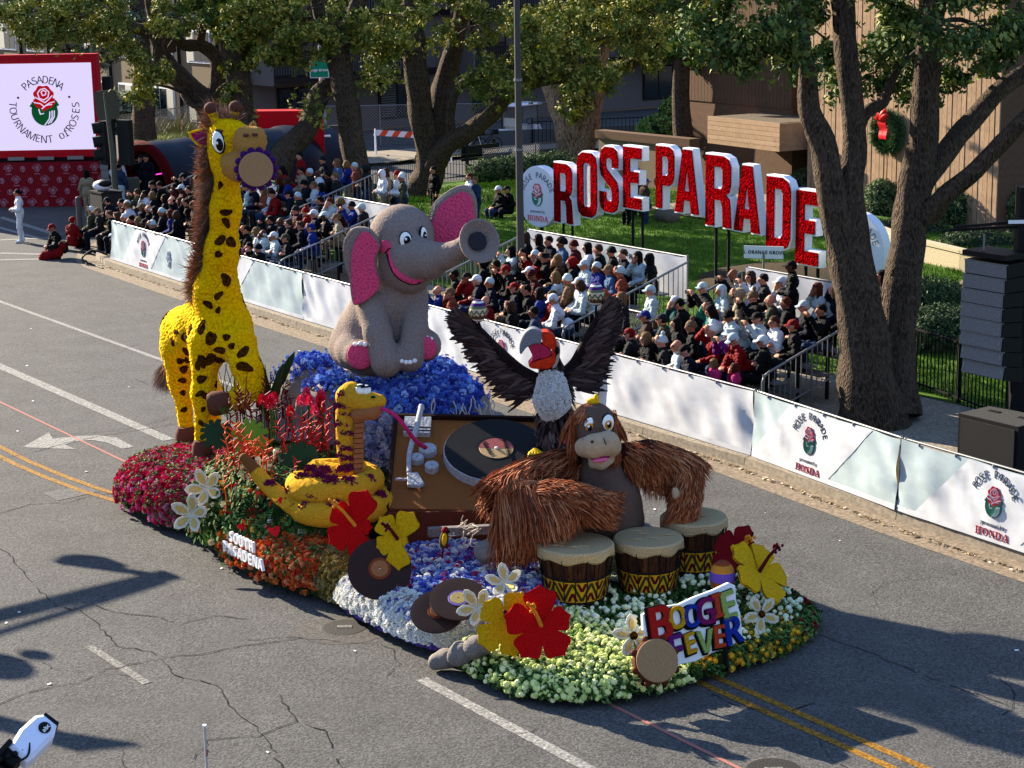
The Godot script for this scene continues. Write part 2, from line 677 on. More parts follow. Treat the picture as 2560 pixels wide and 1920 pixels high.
func materials() -> void:
	mat("asphalt", Color(0.44, 0.435, 0.42), 0.9, {"t": tex.speck, "s": 0.12, "t2": tex.blotch, "s2": 0.12, "h": tex.speck, "d": 1.2})
	mat("concrete", Color(0.66, 0.61, 0.53), 0.9, {"t": tex.fine, "s": 0.35, "t2": tex.blotch, "s2": 0.3, "h": tex.speck, "d": 0.2})
	mat("gutter", Color(0.62, 0.55, 0.46), 0.9, {"t": tex.fine, "s": 0.35, "t2": tex.blotch, "s2": 0.5, "h": tex.speck, "d": 0.2})
	mat("dirt", Color(0.33, 0.28, 0.2), 1.0, {"t": tex.fine, "s": 1.2, "h": tex.bump, "d": 3.0})
	mat("grass", Color(0.36, 0.5, 0.1), 0.95, {"t": tex.lawn, "s": 0.8, "t2": tex.blotch, "s2": 0.2, "h": tex.lawn, "d": 3.0})
	mat("white_paint", Color(0.82, 0.81, 0.77), 0.8, {"t": tex.fine, "s": 0.5, "t2": tex.speck, "s2": 0.12})
	mat("worn_paint", Color(0.70, 0.69, 0.65), 0.8, {"t": tex.fine, "s": 0.5, "t2": tex.speck, "s2": 0.12})
	mat("yellow_paint", Color(0.86, 0.62, 0.2), 0.8, {"t": tex.fine, "s": 0.5, "t2": tex.speck, "s2": 0.12})
	mat("pink_paint", Color(0.72, 0.47, 0.42), 0.8, {"t": tex.fine, "s": 1.7})
	mat("crack", Color(0.1, 0.1, 0.1), 1.0)
	mat("steel", Color(0.62, 0.62, 0.61), 0.45, {"met": 0.6, "t": tex.fine, "s": 2.0})
	mat("black", Color(0.07, 0.07, 0.075), 0.6)
	mat("black_steel", Color(0.09, 0.09, 0.09), 0.5, {"met": 0.3})
	mat("white_plastic", Color(0.88, 0.88, 0.88), 0.5)
	mat("red_plastic", Color(0.75, 0.06, 0.08), 0.5)
	mat("white", Color(0.9, 0.9, 0.88), 0.7)
	mat("eye_white", Color(0.92, 0.92, 0.88), 0.6)
	mat("eye_black", Color(0.03, 0.03, 0.03), 0.5)

func ribbon(g: G, pts: Array, w: float, y: float) -> void:
	var m := pts.size()
	var l := []
	for k in m:
		var d: Vector3 = pts[mini(k + 1, m - 1)] - pts[maxi(k - 1, 0)]
		d.y = 0
		d = d.normalized()
		var side := V(d.z, 0, -d.x) * (w / 2)
		l.append([V(pts[k].x, y, pts[k].z) - side, V(pts[k].x, y, pts[k].z) + side])
	for k in m - 1:
		g.quad(l[k][1], l[k][0], l[k + 1][0], l[k + 1][1]) if (l[k][0] - l[k][1]).cross(l[k + 1][1] - l[k][1]).y > 0 else g.quad(l[k][0], l[k][1], l[k + 1][1], l[k + 1][0])

func flat(g: G, pts: Array, y: float) -> void:
	var p := PackedVector2Array()
	for q in pts: p.append(U(q.x, q.z))
	var ids := Geometry2D.triangulate_polygon(p)
	var k0 := g.v.size()
	for q in p: g.vert(V(q.x, y, q.y), Vector3.UP, q)
	for k in range(0, ids.size(), 3):
		var a := p[ids[k]]; var b := p[ids[k + 1]]; var c := p[ids[k + 2]]
		if (b - a).cross(c - a) > 0: g.i.append_array([k0 + ids[k], k0 + ids[k + 1], k0 + ids[k + 2]])
		else: g.i.append_array([k0 + ids[k], k0 + ids[k + 2], k0 + ids[k + 1]])

var front_line := [U(-26.6, 4.85), U(-20.5, 4.55), U(-14.4, 4.35), U(-6.5, 4.12), U(-1.0, 3.98), U(1.75, 3.88), U(5.55, 3.36), U(9.3, 3.1), U(13.0, 2.9), U(18.0, 2.8)]

func ground() -> void:
	var g := G.new()
	g.quad(V(-400, 0, 200), V(400, 0, 200), V(400, 0, -600), V(-400, 0, -600))
	struct("road", g, mats.asphalt)
	var c := [U(-33.5, 14.0), U(-32.6, 10.0), U(-31.3, 7.3), U(-29.6, 5.6), U(-28.0, 4.85)]
	for q in front_line: c.append(q - U(0, 0.32 if q.x < 0 else lerpf(0.32, 0.1, minf(q.x / 6.0, 1.0))))
	c.append(U(60, 2.4))
	var gut := G.new()
	var curb := G.new()
	var walk := G.new()
	for k in c.size() - 1:
		var a: Vector2 = c[k]
		var b: Vector2 = c[k + 1]
		var na := U(-0.62, -0.35) if k < 4 else U(0, -0.62)
		var nb2 := U(-0.62, -0.35) if k + 1 < 4 else U(0, -0.62)
		gut.quad(W(a.x + na.x, a.y + na.y, 0.004), W(b.x + nb2.x, b.y + nb2.y, 0.004), W(b.x, b.y, 0.012), W(a.x, a.y, 0.012))
		var n := maxi(1, int((b - a).length() / 3.0))
		for j in n:
			var p := a.lerp(b, float(j) / n)
			var q := a.lerp(b, (j + 1.0) / n)
			var e := (b - a).normalized() * 0.006
			p += e; q -= e
			var low := 0.05 if k < 3 else 0.15
			curb.quad(W(p.x, p.y, 0), W(q.x, q.y, 0), W(q.x, q.y + 0.03, low), W(p.x, p.y + 0.03, low))
			curb.quad(W(p.x, p.y + 0.03, low), W(q.x, q.y + 0.03, low), W(q.x, q.y + 0.17, low + 0.01), W(p.x, p.y + 0.17, low + 0.01))
		walk.quad(W(a.x, a.y + 0.16, 0.152), W(b.x, b.y + 0.16, 0.152), W(b.x, 9.6, 0.152), W(maxf(a.x, -33), 9.6, 0.152))
	struct("gutter", gut, mats.gutter)
	struct("curb", curb, mats.concrete)
	struct("pavement", walk, mats.concrete)
	var dirt := G.new()
	for k in range(5, c.size() - 1):
		var a: Vector2 = c[k]
		var b: Vector2 = c[k + 1]
		dirt.quad(W(a.x, a.y + 0.45, 0.16), W(b.x, b.y + 0.45, 0.16), W(b.x, maxf(b.y + 2.1, 6.3), 0.16), W(a.x, maxf(a.y + 2.1, 6.3), 0.16))
	struct("planting_strip", dirt, mats.dirt)
	var lawn := G.new()
	lawn.sheet(func(u: float, v: float) -> Vector3:
		var s := lerpf(-36.0, 24.0, u)
		var t := lerpf(9.4, 26.0, v)
		return W(s, t, 0.17 + 0.35 * smoothstep(0.05, 0.6, v) * smoothstep(0, 0.2, u)), 60, 20)
	struct("lawn", lawn, mats.grass)
	var blade := G.new()
	for k in 7:
		var a := k * 2.4
		var o := V(cos(a), 0, sin(a)) * 0.05 * (k % 3)
		var tip := o + V(cos(a * 1.7) * 0.035, R(0.05, 0.09), sin(a * 1.7) * 0.035)
		blade.tri(o + V(-0.008, 0, 0), o + V(0.008, 0, 0), tip)
		blade.tri(o + V(0, 0, -0.008), o + V(0, 0, 0.008), tip)
	mat("blade", Color.WHITE, 0.8, {"vc": true, "back": Color(0.25, 0.35, 0.05)})
	var xs := []
	for k in 26000:
		var s := R(-32, 8)
		var t := R(9.6, 25.5)
		var v := (t - 9.4) / 16.6
		xs.append(Transform3D(upto(Vector3.UP, R(0, TAU), R(0.8, 1.7)), W(s, t, 0.16 + 0.35 * smoothstep(0.05, 0.6, v))))
	var gr := many(self, "grass", blade.mesh(), mats.blade, xs, [Color(0.11, 0.2, 0.02), Color(0.16, 0.25, 0.03), Color(0.09, 0.17, 0.02), Color(0.2, 0.26, 0.05)])
	tag(gr, "short green lawn grass behind the spectator stands", "grass")
	var path := G.new()
	flat(path, [V(4.6,0.5,-60.91), V(7.4,0.5,-64.01), V(8.97,0.5,-63.78), V(9.72,0.5,-60.93), V(8.75,0.5,-54.71), V(7.63,0.5,-56.14), V(5.61,0.5,-58.72)], 0.57)
	struct("path", path, mats.concrete)
	var mound := G.new()
	mound.lathe([U(2.6, 0), U(2.0, 0.25), U(1.1, 0.42), U(0.01, 0.48)], 20, V(7.11,0.25,-47.74) - V(0, 0.05, 0))
	struct("soil_mound", mound, mats.dirt)

func markings() -> void:
	var g := G.new()
	ribbon(g, [W(-75, -0.1), W(-9, -0.18)], 0.13, 0.006)
	ribbon(g, [W(-75, -3.1), W(-6.35, -3.26)], 0.24, 0.006)
	ribbon(g, [W(6.4, -6.1), W(20, -6.1)], 0.16, 0.006)
	ribbon(g, [W(-90, 5.1), W(-33.3, 5.25)], 0.2, 0.006)
	struct("white_lane_line", g, mats.white_paint)
	g = G.new()
	ribbon(g, [V(-5.52,0,-22.57), V(-4.52,0,-21.25)], 0.12, 0.006)
	struct("lane_dash", g, mats.worn_paint)
	g = G.new()
	ribbon(g, [V(-18.12,0,-65.66), V(-14.84,0,-60.66)], 0.25, 0.006)
	ribbon(g, [V(-16.57,0,-59.82), V(-14.96,0,-60.15)], 0.25, 0.007)
	ribbon(g, [V(-15.81,0,-56.97), V(-14.19,0,-56.51)], 0.25, 0.006)
	ribbon(g, [V(-15.43,0,-55.55), V(-14.25,0,-55.6)], 0.25, 0.007)
	struct("crosswalk", g, mats.white_paint)
	g = G.new()
	var yl := [V(-11.91,0,-36.63), V(-10.27,0,-34.15), V(-9.43,0,-32.95), V(-8.65,0,-31.9), V(-7.84,0,-30.93), V(-7.01,0,-30.03), V(-6.16,0,-29.26), V(-5.12,0,-28.49)]
	ribbon(g, yl, 0.11, 0.006)
	var y2 := []
	for p in yl: y2.append(p - T3 * 0.27)
	ribbon(g, y2, 0.11, 0.006)
	ribbon(g, [W(5.0, -3.25), W(30, -3.3)], 0.11, 0.006)
	ribbon(g, [W(5.0, -3.52), W(30, -3.57)], 0.11, 0.006)
	struct("yellow_lane_line", g, mats.yellow_paint)
	g = G.new()
	ribbon(g, [W(-60, -4.45), W(-3, -4.56), W(7.4, -4.78), W(16, -4.9)], 0.055, 0.007)
	struct("pink_guide_line", g, mats.pink_paint)
	g = G.new()
	flat(g, [V(-8.99,0,-32.86), V(-8.77,0,-33.97), V(-8.58,0,-33.47), V(-8.17,0,-33.62), V(-7.75,0,-33.66), V(-7.38,0,-33.46), V(-6.92,0,-32.75), V(-7.11,0,-32.63), V(-7.48,0,-33.09), V(-7.8,0,-33.31), V(-8.07,0,-33.26), V(-8.25,0,-33.01), V(-7.96,0,-32.65)], 0.006)
	struct("turn_arrow", g, mats.white_paint)
	g = G.new()
	var runs := [
		[V(-6.17,0,-20.7), V(-5.99,0,-20.96), V(-5.58,0,-21.25), V(-5.36,0,-21.29), V(-5.11,0,-21.72), V(-4.94,0,-21.79), V(-4.75,0,-21.95), V(-4.38,0,-22.12), V(-3.98,0,-22.23), V(-3.55,0,-22.47), V(-3.31,0,-22.53), V(-2.8,0,-22.74)],
		[V(-7.79,0,-26.79), V(-7.56,0,-26.44), V(-7.11,0,-25.55), V(-6.54,0,-24.52), V(-6.27,0,-24.13), V(-5.95,0,-23.92), V(-5.6,0,-23.45), V(-5.17,0,-22.57), V(-4.64,0,-22.3), V(-4.21,0,-21.49), V(-3.64,0,-21.16), V(-3.3,0,-20.29), V(-2.95,0,-19.74), V(-2.57,0,-18.74)],
		[V(-5.74,0,-24.1), V(-5.36,0,-23.8), V(-4.83,0,-23.65), V(-4.46,0,-23.31), V(-4.08,0,-23.65), V(-3.56,0,-23.47)],
		[V(3.75,0,-22.72), V(4.29,0,-22.03), V(4.95,0,-21.06), V(5.82,0,-19.89), V(6.15,0,-19.41)],
		[V(-8.28,0,-28.63), V(-7.96,0,-29.13), V(-7.29,0,-29.2), V(-7,0,-29.61), V(-6.42,0,-29.8)],
		[V(-9.19,0,-32.06), V(-8.71,0,-32.48), V(-8.27,0,-33.11), V(-7.62,0,-33.68), V(-6.84,0,-34.16), V(-6.46,0,-34.49)],
		[V(-2.87,0,-20.84), V(-2.56,0,-19.99), V(-2.21,0,-19.71), V(-1.91,0,-18.71)],
		[V(2.32,0,-20.6), V(2.6,0,-20.17), V(3.06,0,-20.01), V(3.47,0,-20.27)],
		[V(-3.57,0,-19.01), V(-3.5,0,-19.51), V(-2.94,0,-19.61), V(-2.56,0,-19.99)]]
	for r in runs:
		crack(g, r, 0.017)
	for k in 34:
		var p := W(R(-26, 14), R(-11, 3.0))
		var d := R(0, TAU)
		var l := [p]
		for j in rng.randi_range(3, 7):
			d += R(-0.8, 0.8)
			p += V(cos(d), 0, sin(d)) * R(0.2, 0.6)
			l.append(p)
		crack(g, l, R(0.006, 0.012))
	struct("road_crack", g, mats.crack)
	g = G.new()
	flat(g, [V(-7.88,0,-29.81), V(-7.24,0,-30.19), V(-6.93,0,-29.83), V(-7.51,0,-29.32)], 0.005)
	struct("road_patch", g, mats.worn_asphalt if mats.has("worn_asphalt") else mat("worn_asphalt", Color(0.47, 0.46, 0.45), 0.9, {"t": tex.speck, "s": 0.12}))
	for d in [[V(-2.26,0,-23.09), 0.30, "dark round manhole cover in the road beside the white flowers"], [V(2.74,0,-18.46), 0.3, "round manhole cover in the road between yellow lines at the lower edge"]]:
		var mh := thing("manhole_cover", d[2], "manhole cover", d[0])
		put(mh, "frame", G.new().lathe([U(d[1] + (0.32 if d[1] == 0.3 and d[0].z < -20.0 else 0.04), 0.002), U(d[1] + 0.03, 0.006), U(d[1], 0.008)], 28), mat("patch_asphalt", Color(0.42, 0.4, 0.38), 0.9, {"t": tex.speck, "s": 0.12}))
		put(mh, "lid", G.new().lathe([U(d[1], 0.009), U(d[1] - 0.03, 0.014), U(0.001, 0.014)], 28), mat("iron", Color(0.17, 0.165, 0.16), 0.7, {"met": 0.3, "h": tex.cell, "s": 4.0, "d": 1.0}))
		put(mh, "plate", G.new().box(V(0.2, 0.01, 0.09), V(0, 0.016, 0)), mats.worn_paint if d[1] < 0.32 else mats.iron)
	g = G.new()
	for k in 90:
		var p := W(R(-24, 13), R(-12, 3.5), 0.012)
		var a := R(0, TAU)
		var e := V(cos(a), 0, sin(a)) * R(0.012, 0.03)
		var f := V(-sin(a), 0.2, cos(a)) * R(0.01, 0.022)
		g.quad(p - e - f, p + e - f, p + e + f, p - e + f)
	tag(put(self, "paper_scrap", g, mats.white, false, true), "white scraps of paper and petals scattered on the road", "litter")
	var lf := G.new()
	lf.quad(V(-0.04, 0, -0.012), V(0.0, 0.012, 0.02), V(0.045, 0.004, 0.01), V(0.0, 0.0, -0.02))
	var xs := []
	for k in 1500:
		var q: Vector2
		var j := rng.randi_range(0, front_line.size() - 2)
		q = front_line[j].lerp(front_line[j + 1], rng.randf())
		xs.append(Transform3D(upto(Vector3.UP, R(0, TAU), R(0.5, 1.3)), W(q.x, q.y - 0.38 - absf(rng.randfn(0, 0.05)), 0.02)))
	mat("leaf_litter", Color.WHITE, 0.9, {"vc": true})
	tag(many(self, "leaf_litter", lf.mesh(), mats.leaf_litter, xs, [Color(0.2, 0.13, 0.07), Color(0.1, 0.07, 0.04), Color(0.5, 0.42, 0.3), Color(0.28, 0.2, 0.1)]), "dry fallen leaves gathered along the gutter below the banners", "leaf litter")

func crack(g: G, r: Array, w: float) -> void:
	var l := []
	for k in r.size() - 1:
		var n := maxi(2, int((r[k + 1] - r[k]).length() / 0.12))
		for j in n:
			l.append(r[k].lerp(r[k + 1], float(j) / n) + V(R(-0.03, 0.03), 0, R(-0.03, 0.03)))
	l.append(r[-1])
	for k in l.size() - 1:
		if rng.randf() < 0.95: ribbon(g, [l[k], l[k + 1]], w * R(0.35, 1.2), 0.0085)

# ---------------------------------------------------------------- the rose emblem, as printed on banners and boards: red petals, green ball and leaves, pale lines
func outline(f: Callable, n := 40) -> PackedVector2Array:
	var p := PackedVector2Array()
	for k in n: p.append(f.call(TAU * k / n))
	return p

func emblem_shapes() -> Array:
	var red := []
	var green := []
	green.append(outline(func(a: float) -> Vector2: return U(cos(a) * 0.30, sin(a) * 0.32 - 0.16)))
	green.append(PackedVector2Array([U(-0.34, -0.04), U(-0.27, 0.06), U(-0.16, 0.1), U(-0.1, -0.02), U(-0.2, -0.1)]))
	green.append(PackedVector2Array([U(0.34, -0.02), U(0.27, 0.1), U(0.16, 0.08), U(0.12, -0.04), U(0.22, -0.08)]))
	red.append(outline(func(a: float) -> Vector2: return U(cos(a), sin(a)) * (0.225 + 0.015 * sin(a * 7.0)) + U(0, 0.2)))
	red.append(PackedVector2Array([U(-0.24, 0.12), U(0.24, 0.14), U(0.26, 0.04), U(0.18, -0.06), U(0.04, -0.12), U(-0.04, -0.16), U(-0.06, -0.1), U(-0.18, -0.06), U(-0.24, 0.03)]))
	return [red, green]

func emblem_lines() -> Array:
	var l := []
	l.append([[-0.2, 0.17], [-0.08, 0.1], [0.02, 0.04], [0.1, 0.1], [0.2, 0.2]])
	l.append([[-0.13, 0.26], [-0.1, 0.14], [0.0, 0.1], [0.1, 0.16], [0.13, 0.28], [0.04, 0.36], [-0.06, 0.34], [-0.13, 0.26]])
	l.append([[-0.05, 0.28], [-0.02, 0.2], [0.05, 0.22], [0.06, 0.29], [0.0, 0.32], [-0.05, 0.28]])
	l.append([[-0.23, 0.05], [-0.08, 0.02], [0.0, -0.05], [0.12, 0.03], [0.24, 0.06]])
	l.append([[-0.06, -0.1], [0.04, -0.02], [0.18, 0.0]])
	l.append([[-0.13, -0.1], [-0.1, -0.22], [-0.02, -0.2]])
	l.append([[0.06, -0.44], [0.16, -0.3], [0.17, -0.14]])
	l.append([[0.12, -0.42], [0.21, -0.28], [0.22, -0.14]])
	l.append([[-0.02, -0.47], [0.1, -0.32], [0.12, -0.16]])
	return l

func emblem(at: Vector3, b: Basis, size: float, thick: float, line: float, cut := true) -> Array:
	var red := G.new()
	var green := G.new()
	var lines := G.new()
	var sh := emblem_shapes()
	var bs := b.scaled_local(V(size, size, 1))
	var nrm := b.z
	for p in sh[0]: red.slab(p, thick, at + nrm * thick * 2.0, bs)
	for p in sh[1]: green.slab(p, thick, at + nrm * thick, bs)
	if cut:
		for l in emblem_lines():
			for k in l.size() - 1:
				var p := at + bs * V(l[k][0], l[k][1], 0) + nrm * thick * 2.4
				var q := at + bs * V(l[k + 1][0], l[k + 1][1], 0) + nrm * thick * 2.4
				lines.bar(p, q, line, line, nrm)
	return [red, green, lines]

func banners() -> void:
	mat("cloth_white", Color(0.8, 0.81, 0.82), 0.85, {"t": tex.blotch, "s": 0.5})
	mat("cloth_grey", Color(0.68, 0.74, 0.745), 0.85, {"t": tex.blotch, "s": 0.5})
	mat("print_grey", Color(0.38, 0.4, 0.42), 0.8)
	mat("print_red", Color(0.86, 0.27, 0.3), 0.8)
	mat("print_green", Color(0.25, 0.48, 0.38), 0.8)
	mat("print_white", Color(0.88, 0.89, 0.9), 0.8)
	var list := [
		[-26.6, -20.5, "far", "white and grey rose banner on the fence at its far left end"],
		[-20.5, -14.42, "far2", "grey and white rose banner on the fence behind the giraffe's neck"],
		[-14.38, -6.5, "plain", "plain white banner on the fence behind the elephant"],
		[-6.5, -2.6, "cut", "white banner on the fence beside the parrot's right wing"],
		[-2.6, 1.75, "white", "plain creased white banner on the fence right of the parrot"],
		[1.79, 5.53, "logo", "grey and white rose banner on the fence in front of the big tree"],
		[5.57, 9.3, "logo", "white rose banner on the fence beside the black speaker box"],
		[9.3, 13.0, "white", "white banner on the fence at the right edge"]]
	var no := 0
	for d in list:
		no += 1
		var a: float = d[0]
		var b: float = d[1]
		var g := G.new()
		var seedn := FastNoiseLite.new()
		seedn.seed = no * 7; seedn.frequency = 0.9; seedn.fractal_octaves = 2
		var len_ := b - a
		var surf := func(u: float, v: float) -> Vector3:
			var s := a + len_ * u
			var t := line_t(s)
			var e := minf(u, 1.0 - u) * len_
			var amp := 0.006 + 0.025 * exp(-e / 0.35) + 0.008 * (1.0 if d[2] in ["white", "plain"] else 0.4)
			var fold := seedn.get_noise_2d(s * 1.6 + v * 1.2, v * 0.5) * amp * 2.0 * (0.3 + sin(v * PI))
			fold += sin((u - 0.5) * len_ * 9.0 + v * 3.0) * 0.012 * exp(-e / 0.5)
			var pk := absf(sin(u * len_ * 2.1)) # sag between the ties
			fold += 0.02 * sin((u * len_ * 2.0 + (1.0 - v) * 1.6) * 2.2 + no) * (1.0 - v) * v * 2.0
			return W(s, t - 0.05 + fold - 0.06 * (1.0 - v), 0.17 + 1.13 * v - 0.025 * pk * v)
		var o := thing("fence_banner", d[3], "banner", W((a + b) / 2, line_t((a + b) / 2), 0.15), 0.0, "banners hung along the street fence")
		var nu := int(len_ * 9)
		g.sheet(surf, nu, 12)
		var base: StandardMaterial3D = mats.cloth_white
		if d[2] in ["far", "far2", "logo"]: base = mats.cloth_grey
		put(o, "cloth", g, base, true)
		var on := func(p: Vector3) -> Vector3:   # p.x metres from the left end, p.y height fraction in metres, p.z proud
			var q: Vector3 = surf.call(clampf(p.x / len_, 0, 1), clampf(p.y / 1.13, 0, 1))
			return q - T3 * (p.z + 0.006)
		if d[2] in ["far", "far2", "logo", "cut"]:
			var cx := {"far": 2.5, "far2": 1.9, "logo": 1.55, "cut": 0.6}[d[2]] as float
			if d[2] == "logo" and no == 7: cx = 1.95
			if d[2] != "cut":
				var f := G.new()
				f.sheet(func(u: float, v: float) -> Vector3: return on.call(V(clampf(cx - 1.65 + u * 2.1 + v * 1.1, 0.02, len_ - 0.02), v * 1.12, 0)), 16, 10)
				put(o, "pale_stripe", f, mats.cloth_white, true)
			var em := emblem(V(cx, 0.62, 0.008), Basis.IDENTITY, 0.52, 0.003, 0.012)
			put(o, "red_rose", em[0].warp(on), mats.print_red, true)
			put(o, "green_ball", em[1].warp(on), mats.print_green, true)
			put(o, "rose_line", em[2].warp(on), mats.print_white, true)
			var tx := G.new().arc_text("ROSE PARADE", 0.12, 0.42, PI / 2, 0.232, V(cx, 0.6, 0.008), Basis.IDENTITY)
			tx.text("presented by", 0.055, V(cx, 0.26, 0.008), Basis.IDENTITY, 0.004, true, false)
			put(o, "lettering", tx.warp(on), mats.print_grey, true)
			put(o, "red_lettering", G.new().text("HONDA", 0.12, V(cx, 0.12, 0.008), Basis.IDENTITY, 0.004, true, true).warp(on), mats.print_red, true)
			if no == 1:
				var e2 := emblem(V(4.3, 0.55, 0.008), Basis.IDENTITY, 0.5, 0.003, 0.02)
				var ring := G.new()
				ring.add(e2[2])
				for sh in emblem_shapes():
					for p in sh:
						for k in p.size():
							var pa: Vector2 = p[k] * 0.5
							var pb: Vector2 = p[(k + 1) % p.size()] * 0.5
							ring.bar(V(4.3 + pa.x, 0.55 + pa.y, 0.01), V(4.3 + pb.x, 0.55 + pb.y, 0.01), 0.02, 0.006, V(0, 0, 1))
				put(o, "white_rose_outline", ring.warp(on), mats.print_white, true)
		var hem := G.new()
		hem.sheet(func(u: float, v: float) -> Vector3: return on.call(V(u * len_, v * 0.09, 0.002)), nu / 3, 1)
		put(o, "hem", hem, mats.cloth_white, true)
		var rail := G.new()
		rail.tube([W(a, line_t(a) + 0.02, 1.29), W((a + b) / 2, line_t((a + b) / 2) + 0.02, 1.29), W(b, line_t(b) + 0.02, 1.29)], [0.02], 6)
		put(o, "rail", rail, mats.steel, true)
		for s in [a + 0.03, b - 0.03]:
			put(o, "post", G.new().tube([W(s, line_t(s) + 0.02, 0.1), W(s, line_t(s) + 0.02, 1.32)], [0.02], 6), mats.steel, true)
		for k in int(len_ / 0.75):
			var p: Vector3 = surf.call((k + 0.5) * 0.75 / len_, 1.0)
			put(o, "cable_tie", G.new().box(V(0.03, 0.05, 0.05), p + V(0, 0.0, 0)), mats.print_grey, true)

func line_t(s: float) -> float:
	for k in front_line.size() - 1:
		if s <= front_line[k + 1].x or k == front_line.size() - 2:
			var f: float = (s - front_line[k].x) / (front_line[k + 1].x - front_line[k].x)
			return lerpf(front_line[k].y, front_line[k + 1].y, f)
	return 4.0

# ---------------------------------------------------------------- buildings behind
func stbox(g: G, s0: float, s1: float, t0: float, t1: float, y0: float, y1: float) -> G:
	return g.box(V(s1 - s0, y1 - y0, t1 - t0), W((s0 + s1) / 2, (t0 + t1) / 2, (y0 + y1) / 2), Basis(Vector3.UP, SY))

func far_buildings() -> void:
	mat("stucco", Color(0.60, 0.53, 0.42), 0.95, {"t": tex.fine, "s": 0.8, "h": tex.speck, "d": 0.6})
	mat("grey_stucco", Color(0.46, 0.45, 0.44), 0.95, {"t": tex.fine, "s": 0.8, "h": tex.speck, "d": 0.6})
	mat("dark_trim", Color(0.13, 0.12, 0.115), 0.8)
	mat("shutter", Color(0.35, 0.35, 0.34), 0.7)
	mat("window_glass", Color(0.05, 0.08, 0.09), 0.08, {"spec": 0.7})
	mat("curtain", Color(0.75, 0.73, 0.66), 0.9)
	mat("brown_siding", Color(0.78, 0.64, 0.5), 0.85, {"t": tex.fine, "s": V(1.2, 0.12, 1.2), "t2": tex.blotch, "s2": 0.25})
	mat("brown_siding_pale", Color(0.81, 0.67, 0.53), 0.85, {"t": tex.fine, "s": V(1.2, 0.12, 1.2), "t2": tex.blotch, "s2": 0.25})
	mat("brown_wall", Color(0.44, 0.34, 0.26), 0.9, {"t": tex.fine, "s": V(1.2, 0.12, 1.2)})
	mat("door_wood", Color(0.55, 0.28, 0.12), 0.5, {"t": tex.fine, "s": V(3, 0.3, 3)})
	var ap := thing("apartment_building", "large stucco apartment block behind the trees, its long balcony side in shade", "building", W(-80, 44))
	put(ap, "wall", stbox(G.new(), -112, -60, 27, 66, 0, 15), mats.stucco, true)
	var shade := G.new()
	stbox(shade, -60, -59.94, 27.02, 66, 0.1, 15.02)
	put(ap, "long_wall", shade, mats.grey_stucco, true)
	for j in 4:                      # storeys of the long side
		var y := 0.0 + j * 3.1
		put(ap, "floor_band", stbox(G.new(), -59.94, -59.7, 27, 66, y + 2.75, y + 3.1), mats.dark_trim, true)
		for k in 6:
			var t := 29.0 + k * 6.1
			var w := put(ap, "window", stbox(G.new(), -59.94, -59.86, t, t + 2.3, y + 0.5, y + 2.5), mats.dark_trim, true)
			put(w, "pane", stbox(G.new(), -59.86, -59.84, t + 0.12, t + 1.1, y + 0.6, y + 2.4), mats.window_glass, true)
			put(w, "pane", stbox(G.new(), -59.86, -59.84, t + 1.2, t + 2.18, y + 0.6, y + 2.4), mats.window_glass, true)
			if k % 2 == 1:
				var sh := G.new()
				for q in 14: stbox(sh, -59.84, -59.8, t + 0.12, t + 1.02, y + 0.65 + q * 0.125, y + 0.72 + q * 0.125)
				put(w, "shutter_slats", sh, mats.shutter, true)
		if j > 0:
			for k in 3:
				var t := 27.6 + k * 12.2
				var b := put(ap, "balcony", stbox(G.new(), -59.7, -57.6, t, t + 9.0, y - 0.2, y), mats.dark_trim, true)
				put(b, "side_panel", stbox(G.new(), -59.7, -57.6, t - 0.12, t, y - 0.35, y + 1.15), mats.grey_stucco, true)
				put(b, "rail", stbox(G.new(), -57.66, -57.6, t, t + 9.0, y + 1.0, y + 1.08), mats.dark_trim, true)
				var pk := G.new()
				for q in 60: stbox(pk, -57.64, -57.61, t + 0.05 + q * 0.15, t + 0.11 + q * 0.15, y, y + 1.0)
				put(b, "pickets", pk, mats.dark_trim, true)
	for k in 9:                      # the pale side: dark posts and windows
		var s := -62.5 - k * 4.4
		put(ap, "post", stbox(G.new(), s, s + 0.35, 26.8, 27, 0, 15), mats.dark_trim, true)
		for j in 4:
			var y := j * 3.1
			var w := put(ap, "window", stbox(G.new(), s - 3.2, s - 0.5, 26.93, 27, y + 0.6, y + 2.3), mats.white_plastic, true)
			for q in 3:
				put(w, "pane", stbox(G.new(), s - 3.1 + q * 0.86, s - 2.35 + q * 0.86, 26.9, 26.93, y + 0.7, y + 2.2), mats.window_glass if (q + k) % 3 else mats.curtain, true)
	var br := thing("brown_building", "brown building with vertical board siding and a flat canopy behind the lawn", "building", W(-17, 28))
	br.rotation.y = -0.105
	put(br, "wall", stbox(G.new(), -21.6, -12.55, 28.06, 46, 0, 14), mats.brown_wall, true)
	for k in 44:
		var s := -21.6 + k * 0.206
		if k >= 26 and k <= 27: continue
		put(br, "siding_board", stbox(G.new(), s + 0.006, s + 0.19, 28.0 + (0.012 if k % 3 == 1 else 0.0), 28.06, 0.0, 14.02), mats.brown_siding if k % 4 else mats.brown_siding_pale, true)
	put(br, "slit_window", stbox(G.new(), -16.22, -15.86, 28.03, 28.06, 0.5, 13), mats.window_glass, true)
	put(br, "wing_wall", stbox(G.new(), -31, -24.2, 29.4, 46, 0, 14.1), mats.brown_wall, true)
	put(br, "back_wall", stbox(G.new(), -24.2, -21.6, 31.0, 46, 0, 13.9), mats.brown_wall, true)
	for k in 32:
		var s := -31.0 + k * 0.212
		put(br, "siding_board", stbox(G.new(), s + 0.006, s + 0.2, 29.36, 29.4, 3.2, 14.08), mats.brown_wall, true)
	var wn := put(br, "window", stbox(G.new(), -23.9, -22.2, 30.95, 31.0, 3.4, 5.2), mats.dark_trim, true)
